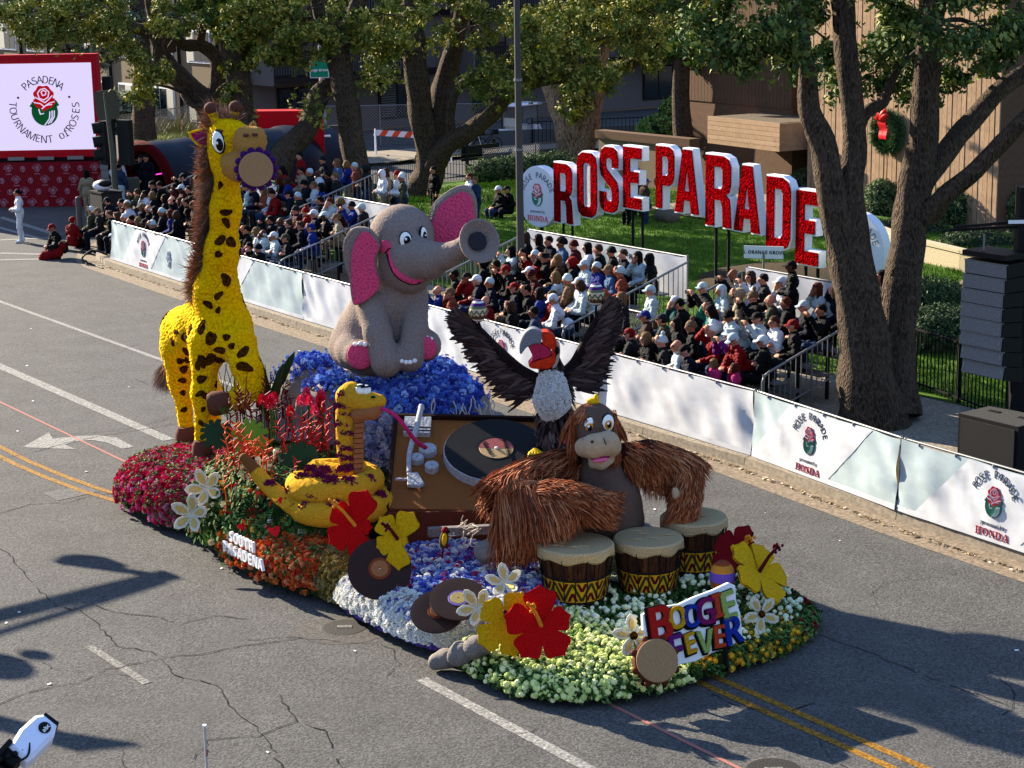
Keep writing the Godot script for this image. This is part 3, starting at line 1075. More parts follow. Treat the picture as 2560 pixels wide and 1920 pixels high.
	put(wn, "pane", stbox(G.new(), -23.8, -23.1, 30.93, 30.95, 3.5, 5.1), mats.window_glass, true)
	put(wn, "pane", stbox(G.new(), -23.0, -22.3, 30.93, 30.95, 3.5, 5.1), mats.window_glass, true)
	var ca := put(br, "canopy", stbox(G.new(), -26.1, -22.0, 27.1, 30.9, 2.0, 2.95), mats.brown_siding, true)
	for q in 6:
		put(ca, "board", stbox(G.new(), -26.14, -21.96, 27.05, 27.1, 2.0 + q * 0.165, 2.155 + q * 0.165), mats.brown_siding_pale if q % 2 else mats.brown_siding, true)
	put(ca, "gravel_roof", stbox(G.new(), -26.0, -22.1, 27.2, 30.9, 2.95, 2.97), mat("gravel", Color(0.6, 0.54, 0.46), 1.0, {"t": tex.speck, "s": 2.0, "h": tex.speck, "d": 3.0}), true)
	var dr := put(br, "door", stbox(G.new(), -22.75, -21.7, 30.9, 31.0, 0.0, 1.95), mats.door_wood, true)
	put(dr, "pane", stbox(G.new(), -23.7, -22.8, 30.92, 31.0, 0.0, 1.95), mats.window_glass, true)
	put(dr, "wreath", G.new().tube(ring_pts(W(-22.2, 30.85, 1.3), Basis(Vector3.UP, SY), 0.2), [0.06], 6, false), mat("wreath_dark", Color(0.2, 0.1, 0.07), 0.9), true)
	var pl := thing("planter_wall", "low brown planter wall at the left of the brown building", "planter", W(-29, 27.5))
	put(pl, "wall", stbox(G.new(), -31.5, -26.2, 27.2, 27.45, 0, 1.9), mats.stucco, true)
	put(pl, "cap", stbox(G.new(), -31.6, -26.15, 27.1, 27.6, 1.9, 2.2), mats.brown_wall, true)
	var wp := V(12.32,2.94,-60.34)
	var wr := thing("christmas_wreath", "round green wreath with a red bow on the brown wall", "wreath", wp)
	var fb := Basis(Vector3.UP, SY - 0.105)
	var ndl := G.new()
	ndl.tri(V(-0.02, 0, 0), V(0.02, 0, 0), V(0, 0.22, 0.03))
	ndl.tri(V(0, 0, -0.02), V(0, 0, 0.02), V(0.03, 0.2, 0))
	put(wr, "ring", G.new().tube(ring_pts(wp, fb, 0.52), [0.12], 8, false), mat("pine_dark", Color(0.1, 0.17, 0.1), 0.9), true)
	var xs := []
	for k in 1500:
		var a := R(0, TAU)
		var b := R(0, TAU)
		var rad := fb * V(cos(a), sin(a), 0)
		var nn := (rad * cos(b) + fb.z * sin(b)).normalized()
		xs.append(Transform3D(upto((nn + V(R(-1, 1), R(-1, 1), R(-1, 1)) * 0.6).normalized(), R(0, TAU), R(0.7, 1.2)), wp + rad * 0.52 + nn * 0.1))
	many(wr, "needles", ndl.mesh(), mat("leaf", Color.WHITE, 0.7, {"vc": true, "back": Color(0.3, 0.35, 0.05)}), xs, [Color(0.03, 0.08, 0.03), Color(0.05, 0.11, 0.04), Color(0.08, 0.13, 0.04)])
	var bow := G.new()
	for k in 5:
		var a := 0.4 + k * 0.55
		bow.ball(wp + fb * V(-0.12 + cos(a) * 0.16, 0.46 + sin(a) * 0.12, 0.2), V(0.24, 0.13, 0.12), 8, 6, fb * Basis(V(0, 0, 1), a))
	for k in 2:
		bow.sheet(func(u: float, v: float) -> Vector3: return wp + fb * V(-0.16 + k * 0.2 + (u - 0.5) * 0.2 + v * (0.1 - k * 0.05), 0.42 - v * 0.62, 0.2 + 0.03 * sin(v * 9.0)), 2, 8)
	put(wr, "red_bow", bow, mat("bow_red", Color(0.8, 0.07, 0.1), 0.5), true)
	put(wr, "hanging_cord", G.new().tube([wp - V(0, 0.62, 0), wp + V(0.02, -1.1, 0), wp - V(0, 1.7, 0)], [0.015], 5), mats.brown_wall, true)
	var lw := thing("garden_wall", "low cream garden wall below the clipped shrubs", "wall", V(11.04,0.17,-48.53))
	var wl := [V(9.98,0.2,-56.65), V(10.21,0.2,-53.32), V(10.74,0.2,-50.07), V(11.75,0.2,-47.41), V(13.14,0.2,-44.7)]
	var wg := G.new()
	var cg := G.new()
	for k in 4:
		wg.bar(wl[k] + V(0, 0.35, 0), wl[k + 1] + V(0, 0.35, 0), 0.25, 0.9)
		cg.bar(wl[k] + V(0, 0.84, 0), wl[k + 1] + V(0, 0.84, 0), 0.32, 0.08)
	put(lw, "wall", wg, mat("cream_stucco", Color(0.8, 0.74, 0.6), 0.9, {"t": tex.fine, "s": 0.9, "h": tex.speck, "d": 0.4}), true)
	put(lw, "cap", cg, mats.cream_stucco, true)
	var vent := G.new()
	for q in 5: vent.box(V(0.3, 0.035, 0.03), V(10.65,0.2,-50.56) + V(-0.1, 0.3 + q * 0.06, 0.16))
	put(lw, "vent", vent, mats.door_wood, true)
	var fw := G.new()
	flat(fw, [V(-9.69,0.1,-77.95), V(2.2,0.1,-85.78), V(8.5,0.1,-84.65), V(8.85,0.1,-88.18), V(0.07,0.1,-89.82), V(-10.31,0.1,-83.13)], 0.14)
	struct("far_pavement", fw, mats.concrete)
	mat("blue_wall", Color(0.42, 0.45, 0.46), 0.9, {"t": tex.fine, "s": 0.8})
	solo("low_block_wall", "low grey block wall behind the parked bicycles", "wall", G.new().bar(V(-2.96,0.1,-86.7) + V(0, 0.35, 0), V(8.98,0.1,-90.56) + V(0, 0.35, 0), 0.2, 0.75), mats.blue_wall)

func ring_pts(at: Vector3, b: Basis, r: float, n := 28) -> Array:
	var l := []
	for k in n + 1: l.append(at + b * V(cos(TAU * k / n), sin(TAU * k / n), 0) * r)
	return l

# ---------------------------------------------------------------- big screen, printed wall, inflatable tunnel
func tunnel_and_screen() -> void:
	mat("screen_white", Color(0.5, 0.48, 0.55), 0.6, {"e": Color(0.87, 0.82, 0.97), "em": 0.24})
	mat("screen_red", Color(0.5, 0.02, 0.05), 0.6, {"e": Color(0.85, 0.03, 0.1), "em": 0.12})
	mat("screen_green", Color(0.02, 0.25, 0.1), 0.6, {"e": Color(0.02, 0.38, 0.18), "em": 0.1})
	mat("screen_ink", Color(0.06, 0.06, 0.07), 0.6)
	mat("backdrop", Color(0.62, 0.09, 0.14), 0.8, {"t": tex.fine, "s": 0.5, "h": tex.bump, "d": 1.0})
	mat("backdrop_print", Color(0.80, 0.55, 0.6), 0.8)
	var z := -68.8
	var xr := -15.0
	var sc := thing("video_screen", "huge video screen with a rose emblem in a red frame", "screen", V(-19.5, 1.7, z))
	put(sc, "frame", G.new().box(V(9.2, 3.75, 0.5), V(xr - 4.6, 3.66, z - 0.26)), mat("frame_red", Color(0.74, 0.03, 0.1), 0.6, {"t": tex.blotch, "s": 0.7}), true)
	put(sc, "panel", G.new().box(V(9.0, 3.16, 0.03), V(xr - 4.72, 3.64, z + 0.01)), mats.screen_white, true)
	var c := V(-17.02,3.61,-68.75)
	var em := emblem(c + V(0, 0.12, 0), Basis.IDENTITY, 1.62, 0.01, 0.035)
	put(sc, "red_rose", em[0], mats.screen_red, true)
	put(sc, "green_ball", em[1], mats.screen_green, true)
	put(sc, "rose_line", em[2], mats.screen_white, true)
	var tx := G.new()
	tx.arc_text("PASADENA", 0.28, 1.02, PI / 2, 0.2, c + V(0, 0, 0.02), Basis.IDENTITY)
	tx.arc_text("TOURNAMENT", 0.28, 1.16, -2.36, 0.2, c + V(0, 0, 0.02), Basis.IDENTITY, true)
	tx.arc_text("ROSES", 0.28, 1.16, -0.32, 0.2, c + V(0, 0, 0.02), Basis.IDENTITY, true)
	tx.text("of", 0.3, c + V(0.62, -0.98, 0.02), Basis(V(0, 0, 1), 0.45), 0.006, true, false)
	for sg in [-1.0, 1.0]: tx.ball(c + V(sg * 0.94, 0.38, 0.02), V(0.045, 0.045, 0.01), 8, 4)
	put(sc, "lettering", tx, mats.screen_ink, true)
	var bar := G.new()
	for k in 10: bar.box(V(0.6, 0.12, 0.1), V(xr - 1.0 - k * 1.1, 1.76, z + 0.05))
	put(sc, "ballast", bar, mats.steel, true)
	put(sc, "gap", G.new().box(V(9.1, 0.3, 0.3), V(xr - 4.6, 1.7, z - 0.3)), mats.black, true)
	var bd := thing("backdrop_wall", "dark red printed backdrop wall below the video screen", "backdrop", V(-19.5, 0, z + 0.4))
	put(bd, "cloth", G.new().sheet(func(u: float, v: float) -> Vector3: return V(-24.5 + u * 9.75, v * 1.66, z + 0.42 + 0.02 * sin(u * 60.0) * (1.0 - v)), 60, 4), mats.backdrop, true)
	var pr := G.new()
	var lg := emblem(Vector3.ZERO, Basis.IDENTITY, 0.19, 0.003, 0.012)
	for row in 4:
		for k in 12:
			var p := V(-14.98 - k * 0.53 - (0.0 if row % 2 else 0.26) * 1.0, 1.42 - row * 0.42, z + 0.44)
			pr.add(lg[2], Transform3D(Basis.IDENTITY, p))
			for q in 16:
				var a := TAU * q / 16
				var b := TAU * (q + 1) / 16
				pr.bar(p + V(cos(a) * 0.085, sin(a) * 0.1 - 0.01, 0.004), p + V(cos(b) * 0.085, sin(b) * 0.1 - 0.01, 0.004), 0.014, 0.01, V(0, 0, 1))
			if (k + row / 2) % 2 == 0:
				pr.arc_text("ROSE PARADE", 0.055, 0.15, PI / 2, 0.3, p, Basis.IDENTITY)
				pr.text("HONDA", 0.04, p + V(0, -0.19, 0), Basis.IDENTITY, 0.004, true, true)
	put(bd, "print", pr, mats.backdrop_print, true)
	mat("navy_vinyl", Color(0.075, 0.105, 0.16), 0.45, {"t": tex.blotch, "s": 0.4})
	mat("red_fringe", Color(0.6, 0.02, 0.07), 0.9, {"h": tex.cell, "s": 3.0, "d": 6.0, "t": tex.sparkle})
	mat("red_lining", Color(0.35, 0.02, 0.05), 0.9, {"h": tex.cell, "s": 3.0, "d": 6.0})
	var a0 := V(-13.5, 0, -68.6)
	var ax := V(0.62, 0, -0.78)
	var side := V(0.78, 0, 0.62)
	var tn := thing("inflatable_tunnel", "long dark blue inflatable tunnel with a red fringed mouth", "tunnel", a0)
	var arch := func(u: float, v: float, r: float, l0: float, l1: float) -> Vector3:
		var an := PI * (1.0 - u)
		return a0 + ax * lerpf(l0, l1, v) + side * cos(an) * r + V(0, sin(an) * r * 1.32, 0)
	put(tn, "cover", G.new().sheet(func(u: float, v: float) -> Vector3: return arch.call(1.0 - u, v, 1.72 + 0.025 * absf(sin(v * 22.0)), 0.05, 9.5), 24, 44), mats.navy_vinyl, true)
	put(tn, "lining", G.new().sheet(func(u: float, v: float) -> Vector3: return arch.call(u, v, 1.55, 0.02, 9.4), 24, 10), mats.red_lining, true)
	var fr := []
	for k in 29: fr.append(arch.call(k / 28.0, 0, 1.64, 0, 1))
	put(tn, "red_rim", G.new().tube(fr, [0.2], 8), mats.red_fringe, true)
	put(tn, "pink_light", G.new().bar(a0 + V(-1.0, 0.98, 0.9), a0 + V(0.8, 1.2, 0.6), 0.04), mat("pink_glow_strip", Color(0.9, 0.3, 0.7), 0.5, {"e": Color(1.0, 0.25, 0.75), "em": 0.4}), true)
	var hb := V(-9.2, 0, -74.5)
	var h2 := thing("inflatable_hump", "dark blue inflatable hump at the far end of the tunnel", "tunnel", hb)
	put(h2, "cover", G.new().ball(hb + V(0.3, 0.6, 0), V(1.75, 1.75, 2.2), 20, 12), mats.navy_vinyl, true)
	solo("red_box", "long red box standing on the dark tunnel", "box", G.new().box(V(2.3, 0.75, 1.0), V(-9.39,2.46,-76), Basis(Vector3.UP, -0.1)), mats.frame_red)
	solo("red_fin_board", "tall red board with a black rim right of the tunnel", "board", G.new().slab(PackedVector2Array([U(0, 0), U(0.75, 0), U(0.75, 2.6), U(0.1, 2.2)]), 0.12, V(-8.05, 0.05, -74.0)), mats.frame_red)

# ---------------------------------------------------------------- lawn: hedge, shrubs, fences, seats
func shrub(called: String, label: String, lumps: Array, n: int, cols: Array, leaf := 0.06, grp := "") -> Node3D:
	var o := thing(called, label, "shrub", lumps[0][0] - V(0, lumps[0][1].y, 0), 0, grp)
	var core := G.new()
	for l in lumps: core.ball(l[0], l[1] * 0.86, 10, 7)
	put(o, "stems", core, mats.pine_dark, true)
	var xs := []
	for l in lumps:
		for k in n / lumps.size():
			var d := V(rng.randfn(), rng.randfn(), rng.randfn()).normalized()
			var nn := (d + V(R(-1, 1), R(-1, 1), R(-1, 1)) * 0.7).normalized()
			xs.append(Transform3D(upto(nn, R(0, TAU), R(0.7, 1.3)), l[0] + d * l[1] * R(0.84, 1.04)))
	many(o, "leaves", leaf_mesh(leaf), mats.leaf, xs, cols)
	return o

var leafs := {}
func leaf_mesh(size: float) -> ArrayMesh:
	if leafs.has(size): return leafs[size]
	var g := G.new()
	var r2 := RandomNumberGenerator.new()
	r2.seed = 77
	for k in 7:
		var a := r2.randf_range(0, TAU)
		var o := V(r2.randf_range(-1, 1), r2.randf_range(-0.4, 0.8), r2.randf_range(-1, 1)) * size * 1.3
		var b := Basis(Vector3.UP, a) * Basis(Vector3.RIGHT, r2.randf_range(-0.9, 0.9))
		g.quad(o + b * V(-size * 0.05, 0, -size * 0.7), o + b * V(-size * 0.32, size * 0.05, 0), o + b * V(0, -size * 0.05, size * 0.8), o + b * V(size * 0.32, size * 0.05, 0))
	leafs[size] = g.mesh()
	return leafs[size]

func lawn_things() -> void:
	var dk := [Color(0.04, 0.075, 0.025), Color(0.06, 0.1, 0.03), Color(0.1, 0.14, 0.05), Color(0.14, 0.17, 0.07)]
	var hl := []
	for k in 6: hl.append([V(-0.89,0.3,-70.86).lerp(V(1.96,0.3,-73.28), k / 5.0) + V(0, 0.3, 0), V(0.75, 0.62, 0.7)])
	shrub("clipped_hedge", "long clipped hedge left of the oval sign", hl, 2600, dk)
	shrub("round_shrub", "round clipped shrub between the last letters and the big tree", [[V(10.61,0,-65.47) + V(0, 0.55, 0), V(0.8, 0.72, 0.8)]], 900, dk, 0.06, "clipped shrubs at the brown building")
	shrub("round_shrub", "cone shaped shrub under the wreath", [[V(12.24,0,-60.44) + V(0, 0.55, 0), V(0.6, 0.85, 0.6)]], 900, dk, 0.06, "clipped shrubs at the brown building")
	shrub("round_shrub", "wide shrub right of the big tree's right trunk", [[V(14.25,0,-58.04) + V(0, 0.75, 0), V(0.95, 0.8, 0.8)], [V(13.32,0,-58.15) + V(0, 0.5, 0), V(0.6, 0.6, 0.6)]], 1500, dk, 0.06, "clipped shrubs at the brown building")
	shrub("round_shrub", "shrub at the right edge above the garden wall", [[V(15.82,0,-56.83) + V(0, 0.8, 0), V(0.6, 0.7, 0.6)]], 800, dk, 0.06, "clipped shrubs at the brown building")
	shrub("ground_cover", "dark low shrubs along the top of the garden wall", [[V(11.81,0,-54.45) + V(0, 0.4, 0), V(1.3, 0.55, 0.6)], [V(13.31,0,-51.67) + V(0, 0.4, 0), V(1.4, 0.6, 0.6)]], 1600, [Color(0.03, 0.05, 0.02), Color(0.05, 0.07, 0.03)])
	shrub("dark_shrub", "large dark clipped shrub behind the iron fence", [[V(9.32,0,-39.38) + V(0, 0.35, 0), V(1.15, 0.75, 0.9)]], 1500, [Color(0.035, 0.06, 0.025), Color(0.05, 0.08, 0.03)], 0.06, "dark shrubs behind the iron fence")
	shrub("dark_shrub", "dark shrub just below the garden wall beside the big tree", [[V(9.95,0,-43.62) + V(0, 0.4, 0), V(1.0, 0.6, 0.8)]], 1200, [Color(0.035, 0.06, 0.025), Color(0.05, 0.08, 0.03)], 0.06, "dark shrubs behind the iron fence")
	shrub("leafy_shrub", "loose bright leafy shrub at the corner of the planter wall", [[V(6.14,0,-76.34) + V(0, 1.5, 0), V(0.9, 0.8, 0.8)], [V(5.66,0,-75.05) + V(0, 0.6, 0), V(0.7, 0.9, 0.7)], [V(7.63,0,-82.06) + V(0, 2.1, 0), V(0.9, 0.55, 0.7)]], 1500, [Color(0.07, 0.16, 0.03), Color(0.13, 0.24, 0.05), Color(0.2, 0.3, 0.08)], 0.09)
	shrub("street_hedge", "pale speckled hedge behind the chain link fence at the left", [[V(-20.47,0,-100.28) + V(0, 0.9, 0), V(1.6, 1.2, 1.2)], [V(-19.6,0,-102.99) + V(0, 0.9, 0), V(2.0, 1.3, 1.2)], [V(-18.01,0,-104.17) + V(0, 0.8, 0), V(2.2, 1.2, 1.2)]], 3600, [Color(0.06, 0.09, 0.05), Color(0.2, 0.24, 0.16), Color(0.32, 0.34, 0.26)], 0.1)
	var bl := G.new()
	bl.sheet(func(u: float, v: float) -> Vector3: return V((u - 0.5) * 0.07 * (1.0 - v), v * 1.1, 0.35 * v * v), 1, 5)
	var xs := []
	for k in 260:
		var p := V(-17.9,0,-95.75) + V(R(-1.6, 1.9), 0.2, R(-0.8, 0.8))
		xs.append(Transform3D(Basis(Vector3.UP, R(0, TAU)) * Basis(Vector3.RIGHT, R(0, 0.5)) * R(0.6, 1.2), p))
	tag(many(self, "flax_plant", bl.mesh(), mats.leaf, xs, [Color(0.3, 0.2, 0.1), Color(0.22, 0.2, 0.08), Color(0.16, 0.18, 0.07)]), "clump of tan spiky flax leaves behind the left chain link fence", "plant")
	var pam := []
	for k in 9000:
		var p := V(-18.36,0,-91.4).lerp(V(-16.23,0,-96.47), rng.randf()) + V(R(-0.4, 0.4), 0, R(-1.2, 1.6))
		pam.append(Transform3D(Basis(Vector3.UP, R(0, TAU)) * Basis(Vector3.RIGHT, R(0.3, 1.1)) * R(0.25, 0.55), p))
	tag(many(self, "bank_grass", bl.mesh(), mats.leaf, pam, [Color(0.3, 0.34, 0.1), Color(0.36, 0.36, 0.14), Color(0.22, 0.28, 0.08)]), "long sunlit yellow grass on the bank above the tunnel", "grass")
	for q in pam.size(): pam[q] = null
	chain_fence("chain_link_fence", "chain link fence along the bank above the blue tunnel", V(-19.22,0,-92.03), V(-15.84,0,-99.37), 1.5, 0.16)
	chain_fence("chain_link_fence", "tall chain link fence across the street behind the barricades", V(-9.17,0,-90.44), V(2.32,0,-90.47), 1.9, 0.16)
	chain_fence("chain_link_fence", "low chain link fence right of the green bench board", V(-1.03,0,-77.48), V(2.36,0,-80.6), 0.95, 0.13)
	iron_fence("iron_fence", "black iron picket fence in the lawn right of the big tree", [V(7.2,0.15,-38.85), V(7.89,0.15,-36.03), V(8.52,0.15,-34.38), V(9.09,0.15,-32.7), V(9.56,0.15,-31.3)], 1.25, 0.125)
	iron_fence("iron_fence", "black iron picket fence behind the curved tree", [V(-5.31,0,-71.04), V(-3.66,0,-73.71), V(-1.28,0,-75.3)], 1.05, 0.14)
	iron_fence("iron_fence", "long black iron fence before the low block wall", [V(1.16,0,-87.88), V(8.94,0,-90.19)], 1.25, 0.2)
	var gf := [W(-20.0, 10.0, 0.15), W(-13.6, 10.0, 0.15)]
	iron_fence("lawn_fence", "steel picket fence on the lawn behind the elephant's trunk", gf, 1.1, 0.12, mats.steel)
	var bb := thing("notice_board", "dark green slatted board on two posts beside the hedge", "board", V(-1.12,0,-77.5))
	var a := V(-1.71,0,-77.76); var b := V(-0.59,0,-79.21)
	mat("dark_green", Color(0.1, 0.13, 0.1), 0.7)
	for p in [a, b]: put(bb, "post", G.new().bar(p, p + V(0, 1.25, 0), 0.14), mats.dark_green, true)
	put(bb, "plank", G.new().bar(a + V(-0.25, 0.86, 0.1), b + V(0.2, 0.86, 0.1), 0.05, 0.42), mats.dark_green, true)
	put(bb, "plank", G.new().bar(a + V(-0.25, 0.5, 0.1), b + V(0.2, 0.5, 0.1), 0.05, 0.12), mats.dark_green, true)
	var rk := Blob.new(); rk.k = 0.2
	rk.bone(V(-0.3, 0.15, 0), V(0.3, 0.15, 0.05), 0.25, 0.3); rk.bone(V(0, 0.2, 0.1), V(0.1, 0.3, 0), 0.25, 0.2)
	mat("boulder", Color(0.5, 0.44, 0.36), 0.9, {"t": tex.fine, "s": 1.0, "h": tex.bump, "d": 2.0})
	var rm := rk.g(0.09, 0.1, 3.0).mesh()
	for d in [[V(-1.69,0.2,-44.75), 0.9, "boulder beside the folding chair on the lawn"], [V(4.95,0.5,-57.94), 1.0, "tan boulder under the first letter R"], [V(-0.82,0.2,-52.83), 1.1, "boulder beside the wooden chair on the lawn"], [V(11.1,0.2,-44.27), 1.5, "flat grey boulder below the garden wall"]]:
		var o := inst(self, numbered("boulder"), rm, mats.boulder, Transform3D(Basis(Vector3.UP, R(0, 6)).scaled(V(d[1], d[1] * 0.8, d[1])), d[0]))
		tag(o, d[2], "boulder")
	for d in [[V(7.03,0.3,-55.34), 0.4, mats.black_steel, "black folding chair on the lawn under the letter A"], [V(7.43,0.3,-54.63), 0.7, mats.black_steel, "black folding chair right beside the sign post on the lawn"], [V(-1.22,0.2,-52.87), -0.6, mats.door_wood, "orange wooden folding chair on the lawn behind the elephant's ear"], [V(5.68,0.4,-59.46), 0.2, mats.dark_green, "folded green chair under the letter O"]]:
		folding_chair(d[0], d[1], d[2], d[3])
	var sg := thing("lawn_sign", "small white street name sign on a thin post under the last letters", "sign", V(6.07,1.5,-43.77) * V(1, 0, 1))
	var sp := V(6.06,1.67,-43.77)
	put(sg, "post", G.new().bar(V(sp.x, 0, sp.z), sp, 0.05), mats.steel, true)
	put(sg, "plate", G.new().box(V(0.95, 0.3, 0.02), sp, Basis(Vector3.UP, -0.3)), mats.white_plastic, true)
	put(sg, "lettering", G.new().text("S. ORANGE GROVE", 0.085, sp + V(0, 0, 0.016), Basis(Vector3.UP, -0.3), 0.004), mats.black, true)

func folding_chair(at: Vector3, yaw: float, m: Material, label: String) -> void:
	var o := thing("folding_chair", label, "chair", at, yaw)
	for sx in [-0.2, 0.2]:
		put(o, "leg", G.new().bar(V(sx, 0, 0.25), V(sx, 0.85, -0.2), 0.03), m)
		put(o, "leg", G.new().bar(V(sx, 0, -0.25), V(sx, 0.45, 0.2), 0.03), m)
	put(o, "seat", G.new().box(V(0.42, 0.03, 0.4), V(0, 0.45, 0.02)), m)
	put(o, "backrest", G.new().box(V(0.42, 0.2, 0.03), V(0, 0.75, -0.16)), m)

func chain_fence(called: String, label: String, a: Vector3, b: Vector3, h: float, cell: float) -> void:
	var o := thing(called, label, "fence", (a + b) / 2)
	var l := (b - a).length()
	var d := (b - a) / l
	var wire := G.new()
	var n := int((l + h) / cell)
	for k in n:
		var x := k * cell - h
		var x0 := maxf(x, 0.0); var x1 := minf(x + h, l)
		wire.bar(a + d * x0 + V(0, x0 - x, 0), a + d * x1 + V(0, x1 - x, 0), 0.014)
		wire.bar(a + d * x0 + V(0, h - (x0 - x), 0.004), a + d * x1 + V(0, h - (x1 - x), 0.004), 0.014)
	put(o, "wire_mesh", wire, mats.steel, true, true)
	for k in int(l / 3.0) + 1:
		var p := a + d * minf(k * 3.0, l)
		put(o, "post", G.new().tube([p, p + V(0, h + 0.05, 0)], [0.035], 6), mats.steel, true)
	put(o, "top_rail", G.new().tube([a + V(0, h, 0), b + V(0, h, 0)], [0.025], 6), mats.steel, true)

func iron_fence(called: String, label: String, pts: Array, h: float, gap: float, m: Material = null) -> void:
	var mm: Material = m if m else mats.black_steel
	var o := thing(called, label, "fence", pts[0])
	var pm := G.new().box(V(0.022, h, 0.022), V(0, h / 2, 0)).mesh()
	for k in pts.size() - 1:
		var a: Vector3 = pts[k]; var b: Vector3 = pts[k + 1]
		var l := (b - a).length()
		for y in [0.12, h - 0.06]: put(o, "rail", G.new().bar(a + V(0, y, 0), b + V(0, y, 0), 0.035), mm, true)
		put(o, "post", G.new().bar(a, a + V(0, h + 0.08, 0), 0.06), mm, true)
		for j in int(l / gap):
			inst(o, "picket", pm, mm, Transform3D(Basis.IDENTITY, a.lerp(b, (j + 0.5) * gap / l) - o.position))

# ---------------------------------------------------------------- the big red letters and the oval signs
func glyph(ch: String) -> Array:   # outer outline, holes; unit box 0.62 x 1
	var w := 0.6
	match ch:
		"R": return [[0, 0], [0, 1], [0.4, 1], [0.52, 0.96], [0.58, 0.86], [0.58, 0.6], [0.54, 0.5], [0.46, 0.46], [0.55, 0.4], [0.57, 0.3], [0.6, 0], [0.42, 0], [0.4, 0.28], [0.36, 0.38], [0.19, 0.38], [0.19, 0]]
		"O": return [[0.16, 0], [0.04, 0.06], [0, 0.18], [0, 0.82], [0.04, 0.94], [0.16, 1], [0.44, 1], [0.56, 0.94], [0.6, 0.82], [0.6, 0.18], [0.56, 0.06], [0.44, 0]]
		"S": return [[0, 0.3], [0, 0.16], [0.05, 0.05], [0.17, 0], [0.42, 0], [0.54, 0.05], [0.59, 0.17], [0.59, 0.36], [0.54, 0.47], [0.22, 0.66], [0.19, 0.72], [0.19, 0.8], [0.22, 0.84], [0.36, 0.84], [0.4, 0.8], [0.4, 0.7], [0.58, 0.7], [0.58, 0.84], [0.53, 0.95], [0.42, 1], [0.17, 1], [0.06, 0.95], [0.01, 0.84], [0.01, 0.67], [0.06, 0.56], [0.37, 0.37], [0.4, 0.31], [0.4, 0.21], [0.37, 0.16], [0.23, 0.16], [0.19, 0.21], [0.19, 0.3]]
		"E": return [[0, 0], [0, 1], [0.54, 1], [0.54, 0.83], [0.19, 0.83], [0.19, 0.6], [0.45, 0.6], [0.45, 0.43], [0.19, 0.43], [0.19, 0.17], [0.54, 0.17], [0.54, 0]]
		"P": return [[0, 0], [0, 1], [0.42, 1], [0.54, 0.95], [0.59, 0.85], [0.59, 0.53], [0.54, 0.43], [0.42, 0.38], [0.19, 0.38], [0.19, 0]]
		"A": return [[0, 0], [0.2, 1], [0.42, 1], [0.62, 0], [0.43, 0], [0.4, 0.2], [0.22, 0.2], [0.19, 0]]
		"D": return [[0, 0], [0, 1], [0.38, 1], [0.52, 0.95], [0.59, 0.83], [0.59, 0.17], [0.52, 0.05], [0.38, 0]]
	return []

func hole(ch: String) -> Array:
	match ch:
		"R": return [[0.19, 0.54], [0.36, 0.54], [0.39, 0.58], [0.39, 0.8], [0.36, 0.84], [0.19, 0.84]]
		"O": return [[0.22, 0.16], [0.38, 0.16], [0.41, 0.2], [0.41, 0.8], [0.38, 0.84], [0.22, 0.84], [0.19, 0.8], [0.19, 0.2]]
		"P": return [[0.19, 0.54], [0.36, 0.54], [0.4, 0.58], [0.4, 0.8], [0.36, 0.84], [0.19, 0.84]]
		"A": return [[0.25, 0.35], [0.37, 0.35], [0.31, 0.72]]
		"D": return [[0.19, 0.16], [0.35, 0.16], [0.4, 0.22], [0.4, 0.78], [0.35, 0.84], [0.19, 0.84]]
	return []

func poly(l: Array, k := 1.0) -> PackedVector2Array:
	var p := PackedVector2Array()
	for q in l: p.append(U(q[0], q[1]) * k)
	if Geometry2D.is_polygon_clockwise(p): p.reverse()
	return p

func keyed(outer: PackedVector2Array, inner: PackedVector2Array) -> PackedVector2Array:
	if inner.is_empty(): return outer
	var inn := inner.duplicate()
	inn.reverse()
	var bi := 0; var bj := 0; var best := 1e9
	for a in outer.size():
		for b in inn.size():
			var d := outer[a].distance_to(inn[b])
			if d < best:
				best = d; bi = a; bj = b
	var r := PackedVector2Array()
	for k in bi + 1: r.append(outer[k])
	for k in inn.size() + 1: r.append(inn[(bj + k) % inn.size()] + (U(0.0004, 0.0004) if k == inn.size() else Vector2.ZERO))
	r.append(outer[bi] + U(0.0004, 0.0004))
	for k in range(bi + 1, outer.size()): r.append(outer[k])
	return r

